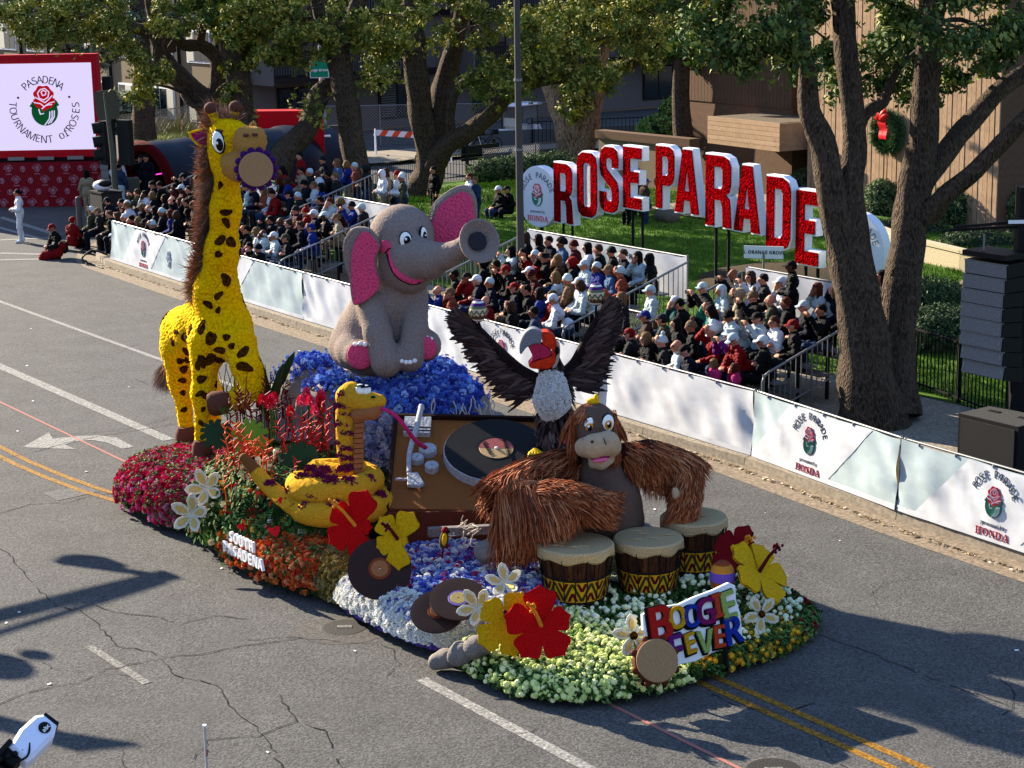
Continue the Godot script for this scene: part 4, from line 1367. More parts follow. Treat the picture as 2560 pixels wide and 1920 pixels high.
func letters() -> void:
	mat("letter_red", Color(0.72, 0.035, 0.07), 1.0, {"t": tex.sparkle, "s": 0.9, "h": tex.cell, "d": 4.0, "spec": 0.0})
	mat("letter_white", Color(0.84, 0.85, 0.87), 0.6)
	var spec := [["R", W(-17.06, 14, 1.39), 1.63, 0.92], ["O", W(-16.0, 14, 1.66), 1.74, 0.88], ["S", W(-15.01, 14, 1.88), 1.74, 0.83], ["E", W(-14.0, 14, 2.07), 1.61, 0.9], ["P", W(-12.66, 14, 2.19), 1.6, 0.8], ["A", W(-11.9, 14, 2.16), 1.61, 0.97], ["R", W(-10.72, 14, 1.94), 1.76, 0.95], ["A", W(-9.67, 14, 1.91), 1.62, 0.97], ["D", W(-8.51, 14, 1.59), 1.74, 0.84], ["E", W(-7.49, 14, 1.34), 1.74, 0.82]]
	var says := ["R at the left end", "O, second from the left", "S, third from the left", "E at the end of the first word", "P that begins the second word", "A beside the letter P", "R in the second word", "A left of the D", "D beside the last letter", "E at the right end, the lowest of all"]
	var fb := Basis(Vector3.UP, SY - 0.06)
	for k in spec.size():
		var d: Array = spec[k]
		var hgt: float = d[2]
		var o := thing("giant_letter", "giant white edged red letter %s" % says[k], "letter", d[1], 0, "giant letters on the lawn")
		var b := fb.scaled_local(V(hgt * d[3], hgt, 1))
		var outer := poly(glyph(d[0]))
		var h := poly(hole(d[0])) if not hole(d[0]).is_empty() else PackedVector2Array()
		put(o, "body", G.new().slab(keyed(inset(outer, -0.03), inset(h, 0.02) if h.size() else h), 0.22, d[1], b, 0.0), mats.letter_white, true)
		var fo := inset(outer, -0.006)
		var fh := inset(h, -0.006) if h.size() else h
		put(o, "red_front", G.new().slab(keyed(fo, fh), 0.03, d[1] + fb.z * 0.034, b, 0.0), mats.letter_red, true)
		if k in [0, 3, 6, 9]:
			for e in [0.12, 0.42]:
				var p: Vector3 = d[1] + b * V(e, 0.05, -0.16)
				put(o, "post", G.new().bar(V(p.x, 0.1, p.z), p, 0.07), mats.black, true)
	for d in [[V(0.82,1.99,-52.69), 1.15, "oval white rose sign at the left end of the giant letters"], [V(8.04,1.85,-42.75), 1.15, "oval white rose sign behind the big tree's left trunk"]]:
		var at: Vector3 = d[0]
		var o := thing("oval_sign", d[2], "sign", at)
		var ob := Basis(Vector3.UP, SY + 0.12)
		put(o, "plate", G.new().slab(outline(func(a: float) -> Vector2: return U(cos(a) * 0.82, sin(a) * 0.88)), 0.3, at, ob, 0.02), mats.letter_white, true)
		var f := at + ob.z * 0.01
		var em := emblem(f + V(0, 0.08, 0), ob, 0.72, 0.006, 0.018)
		put(o, "red_rose", em[0], mats.print_red, true)
		put(o, "green_ball", em[1], mats.print_green, true)
		put(o, "rose_line", em[2], mats.print_white, true)
		put(o, "lettering", G.new().arc_text("ROSE PARADE", 0.17, 0.62, PI / 2, 0.24, f, ob).text("presented by", 0.07, f + V(0, -0.42, 0), ob, 0.004, true, false), mats.print_grey, true)
		put(o, "red_lettering", G.new().text("HONDA", 0.16, f + V(0, -0.62, 0), ob, 0.004, true, true), mats.print_red, true)
		put(o, "post", G.new().bar(V(at.x, 0.1, at.z) - ob.z * 0.15, at - ob.z * 0.15, 0.1), mats.black, true)

func inset(p: PackedVector2Array, w: float) -> PackedVector2Array:
	var m := p.size()
	var r := PackedVector2Array()
	for k in m:
		var e1 := (p[k] - p[(k + m - 1) % m]).normalized()
		var e2 := (p[(k + 1) % m] - p[k]).normalized()
		var n1 := U(-e1.y, e1.x)
		var n2 := U(-e2.y, e2.x)
		var s := n1 + n2
		r.append(p[k] + s * (w / maxf(0.35, 1.0 + n1.dot(n2))))
	return r

# ---------------------------------------------------------------- trees
func tree(called: String, label: String, base: Vector3, limbs: Array, lumps: Array, n: int, cols: Array, bark: Material, leaf := 0.13) -> void:
	var o := thing(called, label, "tree", base, 0, "trees along the street")
	var g := G.new()
	for l in limbs:
		var pts := smooth(l[0])
		var rad := []
		for k in pts.size():
			var f: float = float(k) / (pts.size() - 1) * (l[1].size() - 1)
			rad.append(lerpf(l[1][int(f)], l[1][mini(int(f) + 1, l[1].size() - 1)], f - int(f)))
		g.tube(pts, rad, 14, true, 1.0, 0.06)
	put(o, "trunk", g, bark, true)
	if lumps.is_empty(): return
	var tw := G.new()
	var xs := []
	var vol := 0.0
	for l in lumps: vol += pow(l[1].x * l[1].y * l[1].z, 0.8)
	for l in lumps:
		var best := base
		for b in limbs:
			for p in b[0]:
				if p.y > base.y + 2.0 and (p - l[0]).length() < (best - l[0]).length(): best = p
		var m: Vector3 = (best + l[0]) / 2 + V(R(-0.3, 0.3), R(0, 0.4), R(-0.3, 0.3))
		if (best - l[0]).length() < 7.0: tw.tube(smooth([best, m, l[0]]), [0.06, 0.05, 0.02], 6)
		var cnt := int(n * pow(l[1].x * l[1].y * l[1].z, 0.8) / vol)
		var sub := []
		for k in maxi(4, cnt / 45):
			var d := V(rng.randfn(), rng.randfn(), rng.randfn()).normalized()
			sub.append([l[0] + d * l[1] * pow(rng.randf(), 0.4), R(0.2, 0.5)])
		for q in sub:
			if rng.randf() < 0.5: tw.tube([l[0].lerp(q[0], 0.1), l[0].lerp(q[0], 0.6) + V(0, R(-0.1, 0.15), 0), q[0]], [0.025, 0.018, 0.008], 4)
		for k in cnt:
			var q: Array = sub[rng.randi() % sub.size()]
			var d := V(rng.randfn(), rng.randfn() * 0.75, rng.randfn()) * 0.5
			var up := (V(R(-1, 1), R(0.2, 1.2), R(-1, 1)) + d).normalized()
			xs.append(Transform3D(upto(up, R(0, TAU), R(0.75, 1.25)), q[0] + d * q[1]))
	put(o, "twigs", tw, bark, true, true)
	many(o, "crown", leaf_mesh(leaf), mats.leaf, xs, cols)

func smooth(p: Array) -> Array:
	var r := []
	var m := p.size()
	for k in m - 1:
		var a: Vector3 = p[maxi(k - 1, 0)]
		var b: Vector3 = p[k]
		var c: Vector3 = p[k + 1]
		var d: Vector3 = p[mini(k + 2, m - 1)]
		for j in 4: r.append(b.cubic_interpolate(c, a, d, j / 4.0))
	r.append(p[m - 1])
	return r

func trees() -> void:
	mat("bark", Color(0.54, 0.46, 0.38), 0.95, {"t": tex.bark, "s": V(1.25, 0.34, 1.25), "h": tex.bark, "d": 20.0, "t2": tex.blotch, "s2": 0.6})
	mat("pale_bark", Color(0.78, 0.68, 0.54), 0.9, {"t": tex.bark, "s": V(0.6, 0.2, 0.6), "h": tex.bark, "d": 5.0})
	var gn := [Color(0.055, 0.1, 0.018), Color(0.085, 0.13, 0.02), Color(0.12, 0.155, 0.025), Color(0.045, 0.08, 0.016), Color(0.17, 0.18, 0.03)]
	var yl := [Color(0.1, 0.13, 0.02), Color(0.18, 0.18, 0.03), Color(0.24, 0.22, 0.035), Color(0.07, 0.1, 0.02), Color(0.3, 0.27, 0.05)]
	tree("street_tree", "huge rough barked tree with two trunks at the right end of the stands", V(6.38,0.15,-32.45),
		[[[V(6.65,-0.17,-33), V(6.58,0.36,-33), V(6.5,1.12,-33.1), V(6.41,1.97,-33.2), V(6.24,2.81,-33.3), V(6.01,3.65,-33.4), V(5.87,4.16,-33.4), V(5.72,5.07,-33.5), V(5.44,5.85,-33.6), V(5.37,6.72,-33.6), V(4.99,6.83,-33.4)], [0.8, 0.62, 0.5, 0.44, 0.37, 0.3, 0.27, 0.25, 0.2, 0.15, 0.11]],
		[[V(6.4,2.48,-33.2), V(6.27,3.47,-33.4), V(6.22,4.46,-33.6), V(6.31,5.28,-33.8), V(6.2,6.52,-34), V(6.09,7.75,-34.2), V(5.94,9.06,-34.4)], [0.33, 0.28, 0.24, 0.21, 0.21, 0.21, 0.18]],
		[[V(6.23,4.44,-33.8), V(6.39,5.34,-34.1), V(6.63,5.71,-34.4), V(6.99,5.83,-34.8), V(7.13,6.06,-35), V(7.35,6.43,-35.2)], [0.15, 0.14, 0.12, 0.11, 0.09, 0.06]],
		[[V(7.08,0.21,-33.2), V(7.07,1.02,-33.5), V(7.16,1.86,-33.7), V(7.26,2.71,-33.8), V(7.38,3.55,-33.9), V(7.46,4.39,-34), V(7.61,5.24,-34), V(7.62,6.24,-34), V(7.67,7.24,-34), V(7.87,8.54,-34)], [0.48, 0.4, 0.37, 0.34, 0.32, 0.31, 0.27, 0.25, 0.22, 0.18]],
		[[V(7.47,4.22,-34), V(8.09,4.94,-34.4), V(8.71,5.48,-34.9), V(9.4,6.09,-35.3), V(10.31,6.52,-35.8)], [0.24, 0.2, 0.19, 0.17, 0.14]],
		[[V(7.65,3.82,-33.8), V(7.93,4.22,-33.6), V(8.43,4.75,-33.3), V(8.9,5.39,-33), V(9.49,6.06,-32.6)], [0.22, 0.18, 0.16, 0.15, 0.12]],
		[[V(5.37,6.72,-33.6), V(5.24,7.3,-33.2), V(5.08,7.79,-33), V(4.82,8.74,-33)], [0.14, 0.08, 0.07, 0.06]]],
		[[V(4.44,6.92,-33), V(0.9, 0.55, 0.8)], [V(3.84,7.24,-33.4), V(0.9, 0.5, 0.8)], [V(4.92,7.48,-33), V(1.0, 0.8, 1.0)], [V(7.04,6.32,-35.8), V(0.9, 0.5, 0.8)], [V(7.33,7.19,-35.6), V(1.1, 0.8, 0.9)], [V(8.01,7.26,-33), V(1.0, 0.6, 0.8)], [V(8.83,6.09,-36.2), V(1.0, 0.55, 0.7)], [V(9.1,6.96,-34), V(0.9, 0.8, 0.8)], [V(5.72,8.25,-34), V(1.5, 0.9, 1.2)], [V(8.08,8.45,-34.5), V(2.0, 0.9, 1.4)], [V(9.91,8.17,-35), V(1.5, 1.2, 1.4)], [V(4.15,8.27,-34), V(1.4, 0.8, 1.2)], [V(6.35,6.87,-36.5), V(1.2, 0.6, 0.8)], [V(8.18,6.59,-37), V(1.2, 0.7, 0.8)]],
		5200, [Color(0.03, 0.06, 0.014), Color(0.05, 0.09, 0.02), Color(0.04, 0.075, 0.02), Color(0.1, 0.14, 0.03), Color(0.2, 0.22, 0.05)], mats.bark, 0.1)
	tree("street_tree", "many limbed tree with a long low branch behind the elephant's head", V(-3.29,0,-65.82),
		[[[V(-3.39,-0.32,-66), V(-3.26,0.34,-66), V(-2.86,1.08,-66), V(-2.76,1.82,-66), V(-3.02,3.13,-66), V(-3.14,4.43,-66), V(-3.25,5.88,-66), V(-3.26,7.31,-66), V(-3.28,9.2,-66)], [0.8, 0.66, 0.56, 0.48, 0.45, 0.42, 0.4, 0.38, 0.32]],
		[[V(-2.63,1.73,-66), V(-2.38,2.92,-66.4), V(-2.26,4.2,-66.8), V(-1.78,5.81,-67), V(-1.51,7.25,-67.4)], [0.45, 0.45, 0.42, 0.3, 0.25]],
		[[V(-2.76,1.35,-65.8), V(-2.15,2.27,-65.5), V(-1.32,2.77,-65.2), V(-0.41,3.57,-65), V(0.32,4.29,-64.8), V(1.69,4.67,-64.6), V(3.27,4.73,-64.4), V(4.83,5.35,-64)], [0.4, 0.36, 0.33, 0.3, 0.27, 0.26, 0.22, 0.15]],
		[[V(-1.98,2.52,-65.4), V(-2,3.49,-65.3), V(-1.69,4.3,-65.2), V(-0.87,4.93,-65), V(0.1,5.39,-65)], [0.18, 0.17, 0.15, 0.13, 0.1]],
		[[V(3.11,4.74,-64.4), V(2.71,5.69,-64.2), V(2.64,6.94,-64)], [0.13, 0.1, 0.08]]],
		[[V(-0.38,4.98,-64), V(1.5, 1.0, 1.2)], [V(1.06,6.04,-64), V(1.7, 1.2, 1.3)], [V(2.13,5.12,-63.5), V(1.3, 1.0, 1.0)], [V(3.7,6.01,-63.5), V(1.8, 1.3, 1.3)], [V(-1.34,6.32,-66), V(1.6, 1.3, 1.2)], [V(5.31,6.59,-64), V(1.8, 1.1, 1.2)], [V(3.66,4.67,-62.8), V(0.9, 0.7, 0.8)], [V(0.79,4.11,-63.8), V(0.5, 0.7, 0.5)], [V(-3.93,6.37,-66), V(1.2, 1.0, 1.0)], [V(4.8,5.38,-63.5), V(1.2, 0.6, 0.8)]],
		4300, yl, mats.bark, 0.105)
	tree("street_tree", "tall leaning tree left of the elephant's head", V(-4.78,0,-61.26),
		[[[V(-4.73,-0.31,-61.5), V(-4.8,0.77,-61.5), V(-4.97,1.69,-61.6), V(-5.17,2.91,-61.7), V(-5.35,4.43,-61.8), V(-5.58,5.63,-62), V(-5.98,6.98,-62.2), V(-6.24,8.62,-62.4)], [0.54, 0.44, 0.4, 0.4, 0.4, 0.4, 0.38, 0.34]],
		[[V(-5.67,5.78,-62), V(-6.09,6.18,-61.5), V(-6.63,6.58,-61)], [0.2, 0.12, 0.06]],
		[[V(-5.47,5.78,-62), V(-5.05,6.81,-62.3), V(-4.59,8,-62.5)], [0.3, 0.28, 0.25]]],
		[[V(-7.08,6.44,-61), V(1.6, 1.2, 1.2)], [V(-7.95,7.19,-61), V(1.6, 1.0, 1.2)], [V(-6.47,7.18,-60.5), V(1.5, 1.0, 1.2)], [V(-6.86,5.9,-61.5), V(0.8, 0.7, 0.8)], [V(-4.52,5.74,-62.5), V(1.1, 0.9, 1.0)], [V(-3.98,6.95,-62), V(1.6, 1.1, 1.2)], [V(-6.34,3.99,-60.8), V(0.35, 0.6, 0.35)], [V(-4.62,4.96,-61.5), V(0.8, 0.35, 0.6)]],
		3000, yl, mats.bark, 0.105)
	tree("street_tree", "dark trunk with a bent limb between the tambourine and the sign pole", V(-7.8,0,-60.76),
		[[[V(-7.96,-0.19,-60.8), V(-7.76,0.92,-60.8), V(-7.59,1.96,-61), V(-7.25,2.68,-61.3), V(-6.62,3.31,-61.8), V(-6.33,4.18,-62.3), V(-6.03,4.62,-62.6)], [0.55, 0.47, 0.42, 0.4, 0.36, 0.34, 0.3]],
		[[V(-8.66,-0.16,-62), V(-8.61,0.93,-62), V(-8.7,2.29,-62.4), V(-8.96,3.79,-63), V(-9.15,5.47,-63.4), V(-9.34,6.84,-63.8), V(-9.52,8.52,-64)], [0.62, 0.55, 0.5, 0.44, 0.42, 0.4, 0.34]]],
		[[V(-7.58,1.45,-59.5), V(0.4, 0.45, 0.4)], [V(-9.13,7.32,-63), V(1.5, 0.9, 1.2)], [V(-8.37,6.51,-64), V(1.2, 0.8, 1.0)]],
		2200, gn, mats.bark)
	tree("street_tree", "twisted tree with open crooked limbs at the left behind the giraffe", V(-9.37,0,-64.39),
		[[[V(-9.46,-0.16,-64.4), V(-9.58,0.81,-64.4), V(-9.93,2.74,-64.5), V(-10.34,3.77,-64.6), V(-10.8,4.33,-64.7), V(-11.35,4.88,-64.8), V(-11.88,5.44,-65), V(-11.88,5.91,-65)], [0.5, 0.47, 0.42, 0.42, 0.4, 0.36, 0.34, 0.3]],
		[[V(-10.26,3.77,-64.6), V(-9.94,4.65,-64.4), V(-9.91,5.44,-64.3), V(-10.32,5.92,-64.2), V(-10.91,5.97,-64), V(-11.18,6.26,-63.8)], [0.3, 0.28, 0.25, 0.22, 0.2, 0.18]],
		[[V(-11.86,5.75,-65), V(-12.17,6.39,-65), V(-12.76,6.56,-64.8), V(-13.49,7.05,-64.6)], [0.3, 0.24, 0.2, 0.14]],
		[[V(-11.62,5.76,-64.8), V(-11.58,6.55,-64.6), V(-12.03,7.03,-64.4), V(-12.08,8.11,-64.2)], [0.26, 0.22, 0.2, 0.14]],
		[[V(-10.48,5.84,-64.2), V(-10.24,6.7,-64), V(-9.94,7.92,-64)], [0.16, 0.14, 0.1]],
		[[V(-11.19,4.88,-64.8), V(-11.15,4.35,-64.4), V(-10.74,3.93,-64), V(-10.28,3.99,-63.8)], [0.16, 0.13, 0.1, 0.05]]],
		[[V(-14.48,6.91,-62), V(1.8, 0.8, 1.2)], [V(-15.85,6.78,-62), V(1.3, 0.7, 1.1)], [V(-15.12,6.36,-62), V(0.9, 0.5, 0.8)], [V(-13.38,6.65,-62.5), V(1.5, 0.9, 1.1)], [V(-11.85,5.69,-63), V(1.2, 0.8, 0.8)], [V(-12.21,4.77,-63), V(0.8, 0.7, 0.7)], [V(-9.22,5.49,-63), V(0.6, 0.9, 0.7)], [V(-9.18,4.72,-63), V(0.5, 0.9, 0.6)], [V(-10.68,7.04,-63), V(1.7, 0.9, 1.2)], [V(-13.63,7.55,-62.5), V(2.2, 0.6, 1.0)], [V(-11.69,5.16,-62.8), V(0.6, 0.5, 0.5)]],
		2900, yl, mats.bark, 0.105)
	tree("sycamore_tree", "pale peeling barked tree behind the first giant letters", V(2.96,0,-80.5),
		[[[V(2.98,-0.25,-81), V(2.88,0.59,-81), V(2.59,1.6,-81), V(2.21,2.49,-81.3), V(1.88,3.37,-81.6), V(1.65,4.95,-82)], [0.95, 0.85, 0.55, 0.45, 0.4, 0.3]],
		[[V(3.08,0.19,-81), V(3.44,1.22,-80.6), V(3.64,2.23,-80.4), V(3.87,3.23,-80.2), V(4.07,4.99,-80)], [0.6, 0.5, 0.42, 0.36, 0.3]],
		[[V(3.12,0.61,-80.8), V(3.03,1.84,-80.4), V(2.87,3.06,-80), V(2.79,4.62,-80)], [0.4, 0.35, 0.32, 0.26]]],
		[[V(2.54,3.33,-79), V(1.0, 0.8, 0.8)], [V(2.81,2.49,-78.5), V(0.5, 0.7, 0.5)], [V(4.28,6.15,-80), V(2.2, 1.6, 1.5)], [V(2.11,5.8,-80), V(2.0, 1.6, 1.5)]],
		2600, yl, mats.pale_bark, 0.16)
	tree("street_tree", "dark straight trunk before the beige wall behind the traffic signal", V(-19.4,0,-99.23),
		[[[V(-17.95,0.35,-92), V(-17.9,1.93,-92), V(-17.85,3.51,-92), V(-17.9,5.74,-92), V(-17.73,8.38,-92)], [0.62, 0.55, 0.52, 0.48, 0.4]]],
		[[V(-19.95,5.63,-90), V(2.4, 1.6, 1.5)], [V(-22.75,6.54,-90), V(2.8, 1.5, 1.5)], [V(-21.19,7.12,-92), V(3.0, 1.5, 1.5)], [V(-19.34,4.7,-91), V(1.4, 0.9, 1.0)], [V(-17.19,6.17,-92), V(2.0, 1.2, 1.3)]],
		3400, [Color(0.06, 0.09, 0.05), Color(0.1, 0.13, 0.07), Color(0.15, 0.17, 0.09), Color(0.2, 0.2, 0.12)], mats.bark, 0.2)
	tree("street_tree", "leafy tree crown above the letters before the brown building", V(7.96,0,-68.84),
		[[[V(6.87,1.22,-72), V(6.68,3.53,-72), V(6.85,5.98,-72), V(7.2,8.05,-72)], [0.4, 0.34, 0.3, 0.22]]],
		[[V(6.85,6.16,-72), V(1.6, 1.0, 1.3)], [V(6.33,4.95,-72), V(1.2, 0.8, 0.9)], [V(5.44,6.7,-72), V(1.4, 1.0, 1.0)]],
		1800, gn, mats.bark)

# ---------------------------------------------------------------- spectator stands
const ROW_T := 0.8
func row_t(i: float) -> float: return 5.3 + ROW_T * i
func row_y(i: float) -> float: return 0.1 + 0.2 * i

func stand(label: String, s0: float, s1: float, rails: Array, rows := 5, first := 0) -> void:
	var o := thing("spectator_stand", label, "stand", W((s0 + s1) / 2, row_t(first), 0.15))
	for i in range(first, first + rows):
		var t := row_t(i)
		var y := row_y(i)
		put(o, "seat_plank", stbox(G.new(), s0, s1, t + 0.16, t + 0.42, y + 0.39, y + 0.43), mats.steel, true)
		put(o, "foot_plank", stbox(G.new(), s0, s1, t - 0.28, t + 0.12, y - 0.03, y), mats.steel, true)
		for s in [s0 + 0.2, (s0 + s1) / 2, s1 - 0.2]:
			put(o, "support", stbox(G.new(), s - 0.025, s + 0.025, t + 0.1, t + 0.16, 0.15, y + 0.4), mats.black_steel, true)
	for s in rails:
		var t0 := row_t(first) - 0.45 if first else 5.85
		var t1 := row_t(first + rows) + 0.02
		var y0 := 0.98 + 0.2 * first
		var y1 := y0 + (t1 - t0) * 0.295
		var pts := [W(s, t0 - 0.03, y0 - 0.55), W(s, t0 - 0.03, y0 - 0.14), W(s, t0 + 0.02, y0 - 0.03), W(s, t0 + 0.14, y0 + 0.03), W(s, t1, y1)]
		put(o, "hand_rail", G.new().tube(pts, [0.026], 7), mats.steel, true)
		put(o, "lower_rail", G.new().tube([W(s, t0, y0 - 0.82), W(s, t1, y1 - 0.86)], [0.018], 6), mats.steel, true)
		var n := int((t1 - t0) / 0.135)
		for k in n + 1:
			var f := float(k) / n
			var t := lerpf(t0, t1, f)
			var thick := 0.024 if k % 9 == 0 else 0.011
			put(o, "picket", G.new().tube([W(s, t, lerpf(y0, y1, f) - 0.86 - (0.4 if k % 9 == 0 else 0.0)), W(s, t, lerpf(y0, y1, f))], [thick], 5, false), mats.steel, true)

func back_cloth(label: String, s0: float, s1: float, kind: int, rows := 5, first := 0) -> void:
	var t := row_t(first + rows) + 0.06
	var y := row_y(first + rows) + 0.05
	var o := thing("stand_banner", label, "banner", W((s0 + s1) / 2, t, y), 0, "banners behind the spectator stands")
	var l := s1 - s0
	var on := func(p: Vector3) -> Vector3: return W(s0 + p.x, t - 0.02 - p.z - 0.012 * sin(p.x * 5.0 + p.y * 2.0), y + p.y - 0.02 * sin(p.x / l * PI))
	put(o, "cloth", G.new().sheet(func(u: float, v: float) -> Vector3: return on.call(V(u * l, v * 0.95, 0)), 30, 6), mats.cloth_white, true)
	put(o, "rail", G.new().tube([W(s0, t, y + 0.96), W(s1, t, y + 0.96)], [0.022], 6), mats.steel, true)
	for s in [s0, s1]: put(o, "post", G.new().tube([W(s, t, 0.15), W(s, t, y + 1.0)], [0.025], 6), mats.steel, true)
	if kind == 0: return
	put(o, "grey_stripe", G.new().sheet(func(u: float, v: float) -> Vector3: return on.call(V(l * 0.38 + u * 0.55 + v * 0.9, v * 0.94, 0.004)), 8, 6), mats.cloth_grey, true)
	var c := V(l * 0.66, 0.36, 0.008)
	var em := emblem(c, Basis.IDENTITY, 0.45, 0.003, 0.012)
	put(o, "red_rose", em[0].warp(on), mats.print_red, true)
	put(o, "green_ball", em[1].warp(on), mats.print_green, true)
	put(o, "lettering", G.new().arc_text("ROSE PARADE", 0.12, 0.42, PI / 2, 0.232, c, Basis.IDENTITY).warp(on), mats.print_grey, true)

func bleachers() -> void:
	stand("steel spectator stand at the far left with sloping picket rails", -30.0, -24.6, [-30.1], 5)
	stand("steel spectator stand on the upper level behind the giraffe's muzzle", -26.0, -21.7, [-21.55], 3, 4)
	stand("steel spectator stand left of the elephant", -21.3, -18.5, [-21.4, -18.35], 5)
	stand("steel spectator stand behind the parrot, with picket rails at both ends", -12.0, -6.3, [-12.15, -6.15], 5)
	stand("steel spectator stand at the right beside the big tree", -4.3, -0.2, [-4.4, -0.1], 5)
	back_cloth("white rose banner behind the stand in the middle, below the first giant letters", -12.1, -6.2, 1)
	back_cloth("white rose banner behind the right stand, below the last giant letters", -4.3, 0.2, 1)
	back_cloth("white banner at the back of the far left stand", -26.5, -24.6, 0)
	back_cloth("pale banner behind the upper stand at the leaning tree", -21.3, -18.4, 0)
	chain_fence("chain_link_fence", "chain link fence in the aisle between the two right stands", W(-5.9, 6.9, 0.15), W(-4.6, 6.9, 0.15), 1.2, 0.1)

# ---------------------------------------------------------------- people
var poses := {}
var hairs := {}

func person_mesh(kind: String) -> Dictionary:
	if poses.has(kind): return poses[kind]
	var b := Blob.new()
	b.k = 0.045
	var sit := kind.begins_with("sit")
	var hip := V(0, 0.50, 0) if sit else V(0, 0.92, 0)
	var lean := 0.0
	if kind == "sit_lean": lean = 0.26
	elif sit: lean = 0.04
	var head_pitch := 0.0
	if kind in ["sit_lean", "stand_pray"]: head_pitch = 0.4
	var chest := hip + V(0, 0.36, lean * 0.8)
	var neck := hip + V(0, 0.50, lean)
	for sx in [-1.0, 1.0]:
		var h := hip + V(0.09 * sx, -0.02, 0)
		if sit:
			var kn := V(0.13 * sx, 0.5, 0.44)
			var an := V(0.12 * sx, 0.09, 0.42)
			b.chain([h, kn], [0.1, 0.07], 2)
			b.chain([kn, an], [0.068, 0.048], 2)
			b.bone(an + V(0, -0.04, 0), an + V(0.01 * sx, -0.055, 0.17), 0.045, 0.038, 3)
		else:
			var kn := V(0.1 * sx, 0.49, 0.03 + 0.02 * sx)
			var an := V(0.11 * sx, 0.09, -0.02 + 0.04 * sx)
			b.chain([h, kn], [0.098, 0.068], 2)
			b.chain([kn, an], [0.066, 0.05], 2)
			b.bone(an + V(0, -0.04, 0), an + V(0.02 * sx, -0.055, 0.17), 0.045, 0.038, 3)
	b.bone(hip + V(-0.05, 0.02, 0), hip + V(0.05, 0.02, 0), 0.125, 0.125, 2)
	b.bone(hip + V(-0.055, 0.12, 0.01), hip + V(0.055, 0.12, 0.01), 0.128, 0.128, 1)
	b.bone(chest + V(-0.08, 0, 0), chest + V(0.08, 0, 0), 0.125, 0.125, 1)
	b.bone(neck + V(-0.13, -0.04, -0.01), neck + V(0.13, -0.04, -0.01), 0.07, 0.07, 1)
	b.bone(neck + V(0, -0.02, 0.0), neck + V(0, 0.035, 0.01), 0.075, 0.065, 1)
	var el := [V(-0.27, 0.2, 0.02), V(0.27, 0.2, 0.02)]
	var wr := [V(-0.08, 0.1, 0.3), V(0.08, 0.1, 0.28)]
	match kind:
		"sit_chin": wr[0] = V(-0.04, 0.52, 0.15 + lean); el[0] = V(-0.22, 0.28, 0.22)
		"sit_phone", "stand_phone":
			wr = [V(-0.1, 0.55, 0.33), V(0.1, 0.55, 0.33)]; el = [V(-0.25, 0.3, 0.2), V(0.25, 0.3, 0.2)]
		"sit_cross": wr = [V(0.1, 0.27, 0.2), V(-0.1, 0.24, 0.22)]; el = [V(-0.26, 0.22, 0.1), V(0.26, 0.22, 0.1)]
		"sit_lean": wr = [V(-0.06, 0.12, 0.5), V(0.06, 0.12, 0.5)]; el = [V(-0.24, 0.14, 0.34), V(0.24, 0.14, 0.34)]
		"sit_shade": wr[0] = V(-0.06, 0.7, 0.17); el[0] = V(-0.27, 0.5, 0.22)
		"stand": wr = [V(-0.27, -0.06, 0.06), V(0.27, -0.06, 0.06)]; el = [V(-0.27, 0.18, -0.02), V(0.27, 0.18, -0.02)]
		"stand_clasp": wr = [V(-0.05, 0.16, 0.22), V(0.05, 0.15, 0.22)]; el = [V(-0.26, 0.18, 0.04), V(0.26, 0.18, 0.04)]
		"stand_pray": wr = [V(-0.05, 0.48, 0.2), V(0.03, 0.46, 0.21)]; el = [V(-0.24, 0.24, 0.14), V(0.24, 0.24, 0.14)]
	for j in 2:
		var sx := -1.0 if j == 0 else 1.0
		var sh := neck + V(0.17 * sx, -0.06, -0.01)
		var e: Vector3 = hip + el[j]
		var w: Vector3 = hip + wr[j]
		b.chain([sh, e, w], [0.07, 0.058, 0.047], 1)
		var d := (w - e).normalized()
		var inn := V(-sx, 0, 0)
		inn = (inn - d * inn.dot(d)).normalized()
		var fl := d.cross(inn)
		b.bone(w + d * 0.03, w + d * 0.085, 0.034, 0.036, 0)
		for q in 4:   # fingers
			var root := w + d * 0.085 + inn.lerp(fl, 0.2) * (0.026 - 0.018 * q)
			var tip := root + d * (0.05 - 0.006 * absf(q - 1.0)) + inn * 0.018
			b.bone(root, tip, 0.011, 0.009, 0)
		b.bone(w + d * 0.045 + inn * 0.03, w + d * 0.085 + inn * 0.055, 0.013, 0.01, 0)
	var hd := neck + V(0, 0.17, 0.035 + head_pitch * 0.06)
	var hb := Basis(Vector3.RIGHT, head_pitch)
	b.bone(neck + V(0, 0.02, 0.0), hd + hb * V(0, -0.06, -0.01), 0.052, 0.052, 0)
	b.bone(hd + hb * V(0, 0.032, -0.018), hd + hb * V(0, 0.012, 0.01), 0.086, 0.079, 0)
	b.bone(hd + hb * V(0, -0.02, 0.02), hd + hb * V(0, -0.075, 0.045), 0.064, 0.036, 0)
	b.bone(hd + hb * V(0, 0.012, 0.093), hd + hb * V(0, -0.025, 0.112), 0.012, 0.018, 0)
	for sx in [-1.0, 1.0]: b.bone(hd + hb * V(0.084 * sx, 0.01, 0), hd + hb * V(0.088 * sx, -0.03, 0.005), 0.016, 0.012, 0)
	var m := b.mesh(0.021)
	var tags := PackedInt32Array()
	var fold := FastNoiseLite.new()
	fold.seed = poses.size(); fold.frequency = 6.5; fold.fractal_type = FastNoiseLite.FRACTAL_RIDGED; fold.fractal_octaves = 2
	for k in m.v.size():
		var p: Vector3 = m.v[k]
		var t := b.tag_at(p)
		tags.append(t)
		if t in [1, 2]: m.v[k] = p + m.n[k] * fold.get_noise_3d(p.x, p.y * 1.7, p.z) * 0.02
